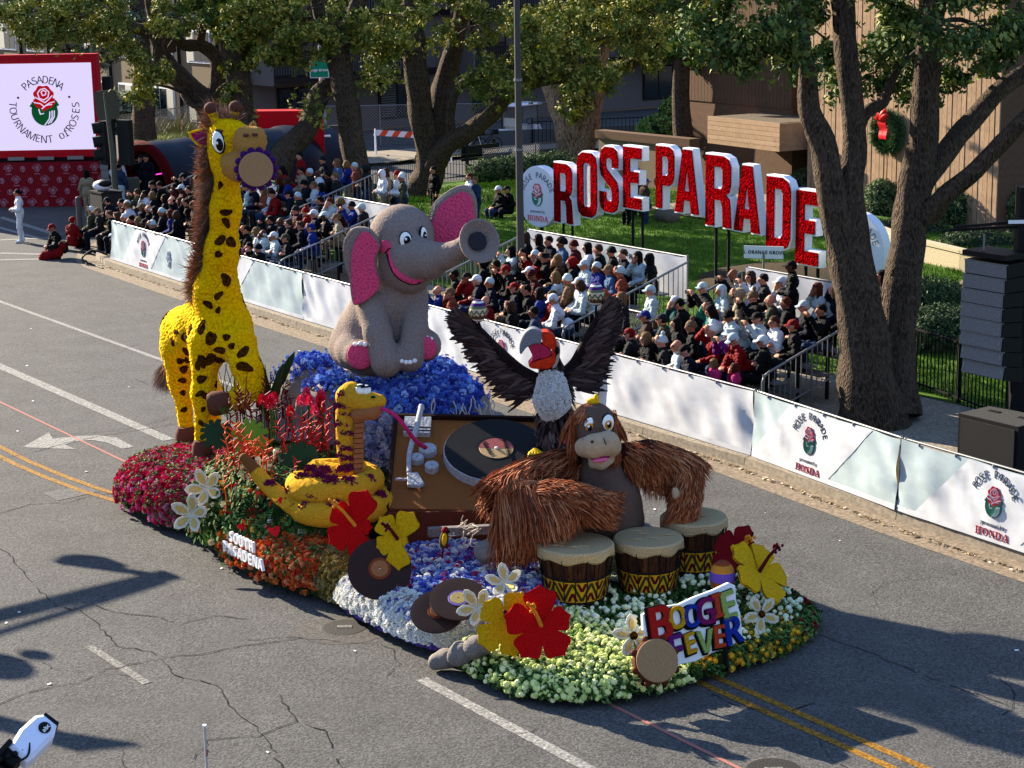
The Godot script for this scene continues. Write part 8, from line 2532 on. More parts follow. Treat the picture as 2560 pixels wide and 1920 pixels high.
func gorilla() -> void:
	mat("suede", Color(0.44, 0.35, 0.30), 0.95, {"t": tex.blotch, "s": 1.6, "h": tex.felt, "d": 1.0, "t2": tex.felt, "s2": 4.0})
	mat("suede_pale", Color(0.70, 0.60, 0.48), 0.95, {"t": tex.blotch, "s": 1.6, "h": tex.felt, "d": 1.0})
	mat("hair_red", Color.WHITE, 0.75, {"vc": true, "spec": 0.25})
	mat("hide_red", Color(0.3, 0.12, 0.06), 0.95, {"t": tex.bark, "s": 0.6})
	var o := thing("orangutan_figure", "long haired red orangutan figure playing the drums", "orangutan", V(1.29,0.93,-24.2))
	var b := Blob.new()
	b.k = 0.12
	b.bone(V(1.3,1.11,-24.15), V(1.28,1.31,-24.15), 0.47, 0.46)
	b.bone(V(1.22,1.51,-24.15), V(1.18,1.67,-24.15), 0.42, 0.34)
	b.bone(V(1.15,1.82,-24.2), V(1.12,1.98,-24.2), 0.26, 0.22)
	put(o, "body", b.g(0.04, 0.01, 5.0), mats.suede, true)
	put(o, "navel", G.new().ball(march(b, V(1.33,1.12,-24.1)), V(0.035, 0.035, 0.02), 12, 8), mats.eye_black, true)
	var h := Blob.new()
	h.k = 0.1
	h.bone(V(1.09,2.42,-24.1), V(1.11,2.47,-24.05), 0.27, 0.27)
	h.bone(V(1.09,2.33,-24), V(1.14,2.3,-23.98), 0.24, 0.22)
	put(o, "head", h.g(0.032, 0.008, 6.0), mats.suede, true)
	var m := Blob.new()
	m.k = 0.09
	m.bone(V(0.95,2.2,-23.85), V(1.08,2.25,-23.7), 0.135, 0.15)
	m.bone(V(1.08,2.25,-23.7), V(1.25,2.29,-23.7), 0.15, 0.15)
	m.bone(V(1.25,2.29,-23.7), V(1.31,2.22,-23.75), 0.14, 0.12)
	m.bone(V(1.07,1.99,-23.8), V(1.17,2.02,-23.72), 0.075, 0.08)
	m.bone(V(1.17,2.02,-23.72), V(1.28,2.04,-23.8), 0.08, 0.065)
	put(o, "muzzle", m.g(0.028, 0.006, 6.0), mats.suede_pale, true)
	put(o, "mouth", G.new().ball(V(1.15,2.12,-23.66), V(0.14, 0.055, 0.08), 16, 10, Basis(V(0, 0, 1), 0.12)), mat("mouth_dark", Color(0.45, 0.1, 0.24), 0.7), true)
	put(o, "tongue", G.new().ball(V(1.15,2.09,-23.62), V(0.11, 0.035, 0.08), 14, 8, Basis(V(0, 0, 1), 0.12)), mat("tongue_rose", Color(0.8, 0.36, 0.5), 0.6), true)
	var gold := mat("iris_gold", Color(0.78, 0.5, 0.06), 0.5)
	for d in [[V(1.03,2.49,-23.84), V(-0.12, 0.05, 1), 0.092, 0.125], [V(1.26,2.53,-23.84), V(0.3, 0.05, 1), 0.085, 0.12]]:
		eye(o, d[0], d[1], d[2], d[3], -0.1, U(0.0, -0.12), gold)
	for p in [V(1.14,2.4,-23.72), V(1.22,2.41,-23.72)]: put(o, "nostril", G.new().ball(p, V(0.03, 0.02, 0.03), 10, 6), mats.eye_black, true)
	put(o, "lip_line", G.new().tube([V(1.19,2.4,-23.55), V(1.21,2.34,-23.53), V(1.24,2.28,-23.55)], [0.007], 5), mats.eye_black, true)
	for p in [V(0.95,2.34,-23.69), V(1.04,2.35,-23.56), V(0.95,2.27,-23.68)]: put(o, "freckle", G.new().ball(p, V(0.022, 0.022, 0.02), 8, 6), mats.hoof_brown, true)
	put(o, "ear", G.new().ball(V(0.72,2.26,-24.15), V(0.05, 0.1, 0.07), 12, 8), mats.ear_pink, true)
	var a1 := [V(0.87,1.88,-24.25), V(0.44,1.85,-24.1), V(0.03,1.76,-23.8), V(-0.12,1.72,-23.6)]
	var a2 := [V(-0.12,1.72,-23.6), V(0.24,1.7,-23.4), V(0.63,1.69,-23.3), V(1,1.61,-23.25), V(1.14,1.59,-23.22)]
	var a3 := [V(1.48,1.96,-24.25), V(1.83,1.99,-24.3), V(2.15,1.89,-24.35), V(2.32,1.82,-24.3)]
	var a4 := [V(2.32,1.82,-24.3), V(2.33,1.63,-24.1), V(2.29,1.42,-23.95), V(2.24,1.24,-23.9)]
	var ar := Blob.new()
	ar.k = 0.08
	ar.chain(a1, [0.2, 0.19, 0.18, 0.17]); ar.chain(a2, [0.17, 0.16, 0.14, 0.11, 0.07])
	ar.chain(a3, [0.18, 0.17, 0.14, 0.13]); ar.chain(a4, [0.13, 0.11, 0.09, 0.07])
	put(o, "arms", ar.g(0.045), mats.hide_red, true)
	put(o, "palm", G.new().ball(V(2.18,1.51,-23.85), V(0.06, 0.12, 0.04), 12, 8, Basis(V(0, 0, 1), 0.3)), mats.suede_pale, true)
	var st := G.new()
	for q in 3:
		var off := V(cos(q * 2.1) * 0.03, 0, sin(q * 2.1) * 0.02)
		st.tube([off, off * 1.6 + V(0.01, 0.35, 0.015), off * 2.0 + V(-0.01 * q, 0.7, 0.03), off * 1.8 + V(0.02, 1.0 - 0.1 * q, 0.02)], [0.008, 0.0075, 0.006, 0.002], 3, false)
	var sm_ := st.mesh()
	var cols := [Color(0.26, 0.06, 0.018), Color(0.34, 0.09, 0.028), Color(0.18, 0.042, 0.015), Color(0.42, 0.14, 0.05), Color(0.12, 0.03, 0.012), Color(0.5, 0.22, 0.1)]
	var xs := []
	var cs := []
	var hang := func(pts: Array, r: float, n: int, l0: float, l1: float, along: float) -> void:
		var sp := smooth(pts)
		for k in n:
			var f := rng.randf()
			var q := mini(int(f * (sp.size() - 1)), sp.size() - 2)
			var p: Vector3 = sp[q].lerp(sp[q + 1], rng.randf())
			var d: Vector3 = (sp[q + 1] - sp[q]).normalized()
			var a := R(0, TAU)
			var x := d.cross(Vector3.UP).normalized()
			var nn := x * cos(a) + d.cross(x) * sin(a)
			var dirn := (V(0, -1, 0) * (1.0 - along) + d * along + nn * 0.28 + V(R(-0.12, 0.12), 0, R(-0.12, 0.12))).normalized()
			if nn.y > 0.3: dirn = (dirn + V(nn.x, 0, nn.z) * 0.5 + d * 0.5).normalized()
			var z := (nn - dirn * nn.dot(dirn)).normalized()
			xs.append(Transform3D(Basis(dirn.cross(z), dirn, z).scaled_local(V(1, lerpf(l0, l1, f) * R(0.7, 1.15), 1)), p + nn * r * R(0.85, 1.05)))
			cs.append(pick(cols))
	hang.call(a1, 0.18, 1300, 0.34, 0.42, 0.55)
	hang.call(a2.slice(0, 3), 0.16, 2400, 0.95, 0.62, 0.06)
	hang.call(a2.slice(1), 0.12, 1900, 0.36, 0.3, 0.8)
	hang.call(a3, 0.16, 1800, 0.34, 0.4, 0.3)
	hang.call(a3.slice(1), 0.12, 800, 0.5, 0.46, 0.03)
	hang.call(a4, 0.09, 1700, 0.34, 0.24, 0.5)
	many(o, "arm_hair", sm_, mats.hair_red, xs, cs)
	xs = []; cs = []
	for k in 3000:   # the cap of hair falling round the face
		var d := V(R(-1, 1), R(0.15, 1), R(-1, 0.55)).normalized()
		if d.z > 0.25 and d.y < 0.72: continue
		var p := V(1.08,2.45,-24.12) + d * 0.285
		var fall := (V(d.x * 0.6, -0.35 - 1.3 * (1.0 - d.y), d.z * 0.5) + V(0, 0, 0.2 if d.z > 0 else 0.0)).normalized()
		var z := (d - fall * d.dot(fall)).normalized()
		var ln := R(0.2, 0.36) if d.y > 0.6 else R(0.25, 0.45)
		if d.z > 0.2: ln = R(0.14, 0.24)
		xs.append(Transform3D(Basis(fall.cross(z), fall, z).scaled_local(V(0.9, ln, 0.7)), p)); cs.append(pick(cols))
	for sx in [-1.0, 1.0]:
		for k in 420:
			var p := V(1.08,2.41,-24.05) + V(sx * R(0.25, 0.3), R(-0.15, 0.2), R(-0.2, 0.12))
			var fall := V(sx * R(-0.1, 0.08), -1, R(-0.05, 0.1)).normalized()
			var z := (V(sx, 0, 0.3) - fall * V(sx, 0, 0.3).dot(fall)).normalized()
			xs.append(Transform3D(Basis(fall.cross(z), fall, z).scaled_local(V(0.9, R(0.3, 0.5), 0.7)), p)); cs.append(pick(cols))
	many(o, "head_hair", sm_, mats.hair_red, xs, cs)
	put(o, "yellow_flower", G.new().ball(V(1.08,2.77,-24.1), V(0.09, 0.05, 0.06), 10, 6).ball(V(1.12,2.81,-24.1), V(0.04, 0.06, 0.05), 10, 6), mats.claw_yellow, true)

func drums() -> void:
	mat("skin_hide", Color(0.84, 0.73, 0.54), 0.9, {"t": tex.fine, "s": 2.0, "h": tex.bump, "d": 1.5})
	for k in 3: mat("stave_%d" % k, [Color(0.34, 0.2, 0.12), Color(0.42, 0.25, 0.15), Color(0.28, 0.16, 0.1)][k], 0.85, {"t": tex.bark, "s": V(1.6, 0.25, 1.6), "h": tex.bark, "d": 2.0})
	mat("band_yellow", Color(0.85, 0.68, 0.1), 0.8, {"t": tex.felt, "s": 0.8}); mat("band_green", Color(0.2, 0.2, 0.08), 0.85); mat("band_maroon", Color(0.3, 0.04, 0.06), 0.85); mat("rope_dark", Color(0.12, 0.1, 0.09), 0.9)
	for d in [[V(0.79,1.16,-22.95), 0.5, "left drum with a zigzag band, nearest the red flower"], [V(1.76,1.1,-23.35), 0.465, "middle drum with a zigzag band before the orangutan's belly"], [V(2.43,1.16,-24.05), 0.46, "right drum under the orangutan's hand"]]:
		var at: Vector3 = d[0]
		var r: float = d[1]
		var o := thing("hand_drum", "big wooden " + d[2], "drum", at - V(0, 0.95, 0), 0, "three drums at the front")
		var rad := func(y: float) -> float: return r * (0.94 - 0.26 * pow(-y / 0.95, 1.15))
		var n := 24
		for k in n:
			var a0 := TAU * k / n + 0.008
			var a1 := TAU * (k + 1) / n - 0.008
			var out := 1.0 + 0.012 * ((k * 7) % 3)
			var st := G.new().sheet(func(u: float, v: float) -> Vector3:
				var a := lerpf(a0, a1, u)
				var y := lerpf(-0.95, -0.05, v)
				return at + V(cos(a), 0, -sin(a)) * rad.call(y) * out + V(0, y, 0), 2, 5)
			put(o, "stave", st, mats["stave_%d" % ((k * 5) % 3)], true)
		var sk := [U(0.001, 0.0), U(r * 0.6, 0.003), U(r * 0.95, 0.0), U(r * 1.0, -0.02), U(r * 1.0, -0.1), U(r * 0.95, -0.12)]
		sk.reverse()
		var sg := G.new().lathe(sk, 48, at)
		sg.warp(func(p: Vector3) -> Vector3:
			var q := p - at
			var a := atan2(q.z, q.x)
			var e := clampf(-q.y / 0.12, 0, 1)
			return p + V(q.x, 0, q.z) * 0.025 * e * sin(a * 9.0) + V(0, -0.025 * e * (1.0 + sin(a * 7.0 + 1.0)), 0))
		put(o, "drum_head", sg, mats.skin_hide, true)
		var wr := G.new()
		for k in 5:
			var a := R(0, TAU)
			var p := at + V(cos(a), 0, sin(a)) * r * R(0.2, 0.6) + V(0, 0.003, 0)
			wr.tube([p - V(0.1, 0, 0.02), p + V(0, 0.012, 0.01), p + V(0.1, 0, 0)], [0.006, 0.018, 0.004], 6)
		put(o, "crease", wr, mats.skin_hide, true)
		var band := G.new().lathe([U(rad.call(-0.68) * 1.045, -0.68), U(rad.call(-0.4) * 1.045, -0.4)], 48, at)
		var bn := put(o, "painted_band", band, mats.band_yellow, true)
		var P := func(a: float, y: float, m: float) -> Vector3: return at + V(cos(a), 0, -sin(a)) * rad.call(y) * m + V(0, y, 0)
		var gr := G.new()
		var mr := G.new()
		var per := 11
		for k in per:
			var a := TAU * k / per
			var w := TAU / per
			for sgn in [-1.0, 1.0]:
				var c0 := a + w * 0.5
				for q in 4:
					var f0 := q / 4.0; var f1 := (q + 1) / 4.0
					var ya := lerpf(-0.415, -0.665, f0); var yb := lerpf(-0.415, -0.665, f1)
					var xa: float = c0 + sgn * w * 0.5 * (1.0 - f0); var xb: float = c0 + sgn * w * 0.5 * (1.0 - f1)
					var th := w * 0.085
					gr.quad(P.call(xa - th, ya, 1.055), P.call(xb - th, yb, 1.055), P.call(xb + th, yb, 1.055), P.call(xa + th, ya, 1.055))
					if q < 2:
						var yc := lerpf(-0.415, -0.53, q / 2.0); var yd := lerpf(-0.415, -0.53, (q + 1) / 2.0)
						var xc: float = c0 + sgn * w * 0.22 * (1.0 - q / 2.0); var xd: float = c0 + sgn * w * 0.22 * (1.0 - (q + 1) / 2.0)
						mr.quad(P.call(xc - th, yc, 1.055), P.call(xd - th, yd, 1.055), P.call(xd + th, yd, 1.055), P.call(xc + th, yc, 1.055))
						var ye := lerpf(-0.665, -0.55, q / 2.0); var yf := lerpf(-0.665, -0.55, (q + 1) / 2.0)
						var c1 := a
						var xe: float = c1 + sgn * w * 0.22 * (1.0 - q / 2.0); var xf: float = c1 + sgn * w * 0.22 * (1.0 - (q + 1) / 2.0)
						mr.quad(P.call(xe - th, ye, 1.055), P.call(xf - th, yf, 1.055), P.call(xf + th, yf, 1.055), P.call(xe + th, ye, 1.055))
		put(bn, "green_zigzag", gr, mats.band_green, true)
		put(bn, "maroon_zigzag", mr, mats.band_maroon, true)
		for y in [-0.38, -0.7]:
			var l := []
			for k in 41: l.append(P.call(TAU * k / 40, y, 1.05))
			put(o, "rope_ring", G.new().tube(l, [0.013], 6, false), mats.rope_dark, true)
		for k in 18:
			var a := TAU * (k + 0.3) / 18
			put(o, "rope", G.new().tube([P.call(a, -0.1, 1.07), P.call(a + 0.02, -0.4, 1.07), P.call(a, -0.9, 1.06)], [0.007], 4, false), mats.rope_dark, true)

func hibiscus(label: String, at: Vector3, n: Vector3, r: float, m: Material, sm_: Material, roll := 0.0, lens := [1.0, 1.0, 1.0, 1.0, 1.0], stamen := V(0, 0.2, 0.6)) -> void:
	var o := thing("hibiscus_flower", label, "flower", at, 0, "giant hibiscus flowers on the float")
	var b := facing(n, roll)
	for k in 5:
		var pb := b * Basis(V(0, 0, 1), TAU * k / 5.0)
		var l: float = r * lens[k]
		var g := G.new()
		for side in [0.0, -0.03]:
			var sh := func(u: float, v: float) -> Vector3:
				var wd := 0.05 + 0.5 * pow(v, 0.85) * sqrt(maxf(0.02, 1.0 - pow(v, 6.0)))
				var x := (u - 0.5) * 2.0 * wd
				var y := v * (1.0 - 0.12 * absf(u - 0.5) * 2.0 * v)
				return at + pb * (V(x, y, 0.30 * v - 0.22 * v * v + 0.16 * x * x * v + 0.012 * sin(u * 14.0) * v + 0.01 * k) * l + V(0, 0, side))
			if side == 0.0: g.sheet(sh, 10, 10)
			else: g.sheet(func(u: float, v: float) -> Vector3: return sh.call(1.0 - u, v), 10, 10)
		put(o, "petal", g, m, true)
	if stamen == Vector3.ZERO: return
	var tip := at + b * stamen * r
	put(o, "stamen", G.new().tube([at, at.lerp(tip, 0.5) + V(0, 0.03, 0), tip], [0.028, 0.022, 0.02], 7), sm_, true)
	for k in 8:
		var d := V(cos(k * 2.4), sin(k * 1.9), sin(k * 2.4)).normalized()
		put(o, "anther", G.new().ball(tip + d * 0.045 - (tip - at).normalized() * 0.02 * k * 0.5, Vector3.ONE * 0.022, 7, 5), sm_, true)

func plumeria(label: String, at: Vector3, n: Vector3, r: float, roll: float, flat_: bool) -> void:
	var o := thing("plumeria_flower", label, "flower", at, 0, "giant plumeria flowers on the float")
	var b := facing(n, roll)
	var pl := [[0, 0], [0.2, 0.35], [0.26, 0.62], [0.16, 0.88], [0, 1.0], [-0.16, 0.88], [-0.26, 0.62], [-0.2, 0.35]]
	for k in 5:
		var pb := b * Basis(V(0, 0, 1), TAU * k / 5.0) * Basis(Vector3.RIGHT, 0.12 if flat_ else 0.5)
		var p := put(o, "petal", G.new().slab(poly(pl, r), 0.02, at + pb.z * 0.004 * k, pb, 0.004), mat("plumeria_white", Color(0.9, 0.87, 0.76), 0.8, {"t": tex.felt, "s": 0.6}), true)
		put(p, "petal_heart", G.new().slab(inset(poly(pl, r * 0.86), 0.025), 0.008, at + pb.y * r * 0.05 + pb.z * (0.012 + 0.004 * k), pb), mat("plumeria_gold", Color(0.82, 0.58, 0.22) if flat_ else Color(0.85, 0.72, 0.4), 0.85, {"t": tex.felt, "s": 1.0}), true)
	if flat_: put(o, "brown_centre", G.new().ball(at + b.z * 0.03, V(r * 0.19, r * 0.19, 0.03), 14, 8, b), mats.spot_brown, true)

func big_flowers() -> void:
	mat("petal_red", Color(0.80, 0.035, 0.045), 0.85, {"t": tex.felt, "s": 0.5, "h": tex.felt, "d": 2.5, "spec": 0.2})
	mat("petal_dark_red", Color(0.5, 0.02, 0.05), 0.85, {"t": tex.felt, "s": 0.5, "h": tex.felt, "d": 2.5})
	mat("petal_yellow", Color(0.86, 0.66, 0.05), 0.85, {"t": tex.felt, "s": 0.5, "h": tex.cell, "d": 3.0, "spec": 0.2})
	mat("stamen_gold", Color(0.82, 0.5, 0.12), 0.85); mat("stamen_maroon", Color(0.28, 0.03, 0.06), 0.85)
	hibiscus("giant red hibiscus at the front, largest of the red flowers", V(0.3,0.84,-20.75), V(-0.05, 0.35, 1), 0.47, mats.petal_red, mats.stamen_gold, 0.05, [1.05, 1.0, 0.95, 0.95, 0.8], V(-0.25, 0.55, 0.5))
	hibiscus("giant yellow hibiscus behind the front red hibiscus", V(-0.09,0.77,-21), V(-0.25, 0.3, 1), 0.44, mats.petal_yellow, mats.stamen_maroon, -0.35, [1.0, 0.95, 1.0, 0.9, 1.0], V(-0.1, 0.35, 0.4))
	hibiscus("giant red hibiscus in front of the snake", V(-2.11,1.24,-23.6), V(-0.35, 0.2, 1), 0.5, mats.petal_red, mats.stamen_gold, -0.3, [1.05, 0.85, 0.9, 0.9, 0.5], V(-0.75, 0.45, 0.35))
	hibiscus("giant yellow hibiscus on a brown disc beside the turntable", V(-1.53,1.17,-23.2), V(-0.3, 0.25, 1), 0.43, mats.petal_yellow, mats.stamen_maroon, -0.5, [1.0, 0.9, 0.75, 0.95, 0.35], V(-0.5, 0.25, 0.45))
	hibiscus("giant yellow hibiscus at the far right end of the float", V(3.11,0.87,-22.5), V(0.6, 0.75, 0.5), 0.5, mats.petal_yellow, mats.stamen_maroon, 0.4, [1.0, 1.0, 1.0, 0.9, 0.9], V(0.4, 0.1, 0.75))
	hibiscus("dark red hibiscus behind the yellow flower at the right end", V(2.89,0.9,-23.2), V(-0.6, 0.55, 0.4), 0.42, mats.petal_dark_red, mats.stamen_gold, 0.0, [1.0, 1.0, 0.9, 0.8, 0.9], V(0.5, 0.6, 0.2))
	plumeria("cream plumeria at the top of the red carnations' edge", V(-4.52,1.02,-26.3), V(-0.2, 0.5, 1), 0.34, 0.5, false)
	plumeria("cream plumeria below another one beside the red carnations", V(-4.69,0.75,-25.9), V(-0.2, 0.4, 1), 0.34, -0.1, false)
	plumeria("cream plumeria before the left drum", V(-0.13,1.08,-21.6), V(-0.1, 0.9, 0.8), 0.27, 0.2, false)
	plumeria("cream plumeria hidden behind the yellow hibiscus at the front", V(-0.46,0.85,-21.4), V(-0.3, 0.4, 0.7), 0.28, -0.5, false)
	plumeria("white plumeria with a brown centre left of the lettered sign", V(1.38,0.74,-20.65), V(0.15, 0.25, 1), 0.265, 0.1, true)
	plumeria("white plumeria with a brown centre right of the lettered sign", V(3,0.67,-21.5), V(0.35, 0.25, 1), 0.25, 0.45, true)
	mat("disc_brown", Color(0.24, 0.16, 0.14), 0.8, {"t": tex.felt, "s": 0.6}); mat("disc_rust", Color(0.45, 0.2, 0.1), 0.85); mat("disc_lilac", Color(0.5, 0.42, 0.62), 0.85)
	for d in [[V(-1.77,0.82,-23.05), 0.42, "brown record disc behind the yellow hibiscus beside the moss", V(0.1, 0.75, 1), "disc_rust"], [V(-0.71,0.85,-21.75), 0.36, "brown record disc with a lilac label lying on the white blossoms", V(0.0, 1.6, 0.8), "disc_lilac"], [V(-0.97,0.71,-21.7), 0.34, "brown record disc half under another one on the white blossoms", V(-0.1, 1.5, 0.9), "disc_rust"]]:
		var o := thing("record_disc", d[2], "record", d[0], 0, "record discs on the float")
		var nn: Vector3 = d[3]
		var bs := upto(nn.normalized())
		put(o, "disc", G.new().lathe([U(d[1], -0.02), U(d[1], 0.0), U(d[1] * 0.7, 0.003), U(0.01, 0.0)], 40, d[0], bs), mats.disc_brown, true)
		put(o, "label", G.new().lathe([U(d[1] * 0.36, 0.004), U(d[1] * 0.35, 0.012), U(0.01, 0.012)], 30, d[0], bs), mats[d[4]], true)
		put(o, "label_ring", G.new().lathe([U(d[1] * 0.27, 0.013), U(d[1] * 0.26, 0.016), U(0.01, 0.016)], 30, d[0], bs), mats.snake_belly if d[4] == "disc_rust" else mats.plumeria_gold, true)
	var bd := thing("bird_figure", "small green and red bird figure on the blue flowers", "bird", V(-0.95,0.9,-23.5))
	put(bd, "body", G.new().ball(V(-0.94,1.06,-23.5), V(0.06, 0.13, 0.06), 12, 8, Basis(V(0, 0, 1), -0.15)), mats.band_green, true)
	put(bd, "breast", G.new().ball(V(-0.93,1.08,-23.45), V(0.035, 0.09, 0.04), 10, 7, Basis(V(0, 0, 1), -0.15)), mats.petal_yellow, true)
	put(bd, "head", G.new().ball(V(-0.92,1.19,-23.5), V(0.05, 0.05, 0.055), 12, 8), mats.petal_dark_red, true)
	put(bd, "beak", G.new().ball(V(-0.88,1.18,-23.46), V(0.03, 0.025, 0.025), 8, 6), mats.eye_black, true)
	put(bd, "tail", G.new().bar(V(-0.95,0.96,-23.5), V(-0.97,0.81,-23.5), 0.05, 0.03), mats.band_maroon, true)
	maraca(V(2.62,0.88,-22.3), V(2.62,0.58,-22.3), 0.165, 0.225, "striped egg shaped maraca standing in the white buds", [["rust", 0.0, 0.22], ["ochre", 0.22, 0.38], ["violet", 0.38, 0.55], ["umber", 0.55, 0.72], ["green", 0.72, 1.0]], false)

func signs_on_float() -> void:
	var sb := Basis(S3, Vector3.UP, -T3)
	var sp := thing("town_sign", "white SOUTH PASADENA lettering among the orange flowers", "sign", V(-3.87,0.48,-25.2))
	for d in [["SOUTH", V(-3.83,0.72,-24.86), 0.15], ["PASADENA", V(-3.82,0.52,-24.85), 0.155]]:
		var w: float = 0.15
		for k in d[0].length():
			put(sp, "letter", G.new().text(d[0][k], d[2], d[1] + S3 * (k - (d[0].length() - 1) / 2.0) * w - V(0, 0.07, 0), sb, 0.04), mats.white, true)
	var bk := G.new()
	for y in [1165, 1193]: pass
	var fb := Basis(T3, Vector3.UP, S3) * Basis(Vector3.RIGHT, -0.22)
	var at := V(2.12,0.74,-20.84)
	var o := thing("title_sign", "white edged BOOGIE FEVER sign in many colours at the front", "sign", at)
	var edge := [[-0.82, 0.16], [-0.8, 0.36], [-0.5, 0.4], [-0.2, 0.36], [0.1, 0.4], [0.42, 0.42], [0.7, 0.46], [0.8, 0.4], [0.78, 0.2], [0.82, 0.02], [0.8, -0.3], [0.6, -0.36], [0.2, -0.38], [-0.05, -0.42], [-0.3, -0.4], [-0.5, -0.42], [-0.56, -0.2], [-0.62, -0.02], [-0.74, 0.0]]
	put(o, "white_board", G.new().slab(poly(edge, 0.92), 0.06, at, fb, 0.01), mats.white, true)
	mat("ink_black", Color(0.03, 0.03, 0.03), 0.8)
	for n in [["cut_red", Color(0.75, 0.1, 0.06)], ["cut_yellow", Color(0.85, 0.62, 0.05)], ["cut_blue", Color(0.08, 0.2, 0.6)], ["cut_plum", Color(0.5, 0.06, 0.34)], ["cut_orange", Color(0.78, 0.25, 0.1)], ["cut_lime", Color(0.62, 0.72, 0.36)], ["cut_violet", Color(0.42, 0.1, 0.45)]]:
		mat(n[0], n[1], 0.8, {"t": tex.felt, "s": 1.2, "h": tex.cell, "d": 1.5})
	var rows := [["BOOGIE", ["cut_red", "cut_yellow", "cut_blue", "cut_plum", "cut_orange", "cut_lime"], [-0.54, -0.27, -0.03, 0.2, 0.39, 0.57], [0.42, 0.27, 0.27, 0.32, 0.29, 0.34], 0.17], ["FEVER", ["cut_violet", "cut_yellow", "cut_lime", "cut_orange", "cut_blue"], [-0.36, -0.12, 0.12, 0.35, 0.58], [0.34, 0.25, 0.27, 0.27, 0.34], -0.17]]
	for r in rows:
		for k in r[0].length():
			var p := at + fb * V(r[2][k] * 0.97, r[4] + 0.02 * sin(k * 2.0), 0.012)
			var tb := fb * Basis(V(0, 0, 1), 0.08 * sin(k * 1.7))
			var sc := tb.scaled_local(V(1.15, 1, 1))
			put(o, "letter_edge", G.new().text(r[0][k], r[3][k] * 1.13, p + tb * V(-0.014, -0.014, 0), sc, 0.02), mats.ink_black, true)
			put(o, "letter", G.new().text(r[0][k], r[3][k], p + tb.z * 0.016, sc, 0.03), mats[r[1][k]], true)
	for e in [-0.5, 0.5]: put(o, "post", G.new().bar(at + fb * V(e, -0.6, -0.1), at + fb * V(e, 0.2, -0.05), 0.04), mats.black, true)
	var tp := V(1.63,0.55,-20.31)
	var t := thing("tambourine", "round tan tambourine leaning at the foot of the lettered sign", "tambourine", tp)
	var tb2 := facing(S3 * 0.8 + V(-0.2, 0.45, 0.3))
	put(t, "skin", G.new().slab(outline(func(a: float) -> Vector2: return U(cos(a), sin(a)) * 0.255, 48), 0.03, tp + tb2.z * 0.03, tb2, 0.01), mats.drum_skin, true)
	put(t, "hoop", G.new().slab(outline(func(a: float) -> Vector2: return U(cos(a), sin(a)) * 0.265, 48), 0.12, tp, tb2, 0.02), mats.cabinet_side, true)
	for k in 8:
		var a := TAU * k / 8 + 0.3
		put(t, "jingle", G.new().ball(tp + tb2 * V(cos(a) * 0.27, sin(a) * 0.27, -0.06), V(0.045, 0.045, 0.045), 10, 6), mats.cabinet_side, true)

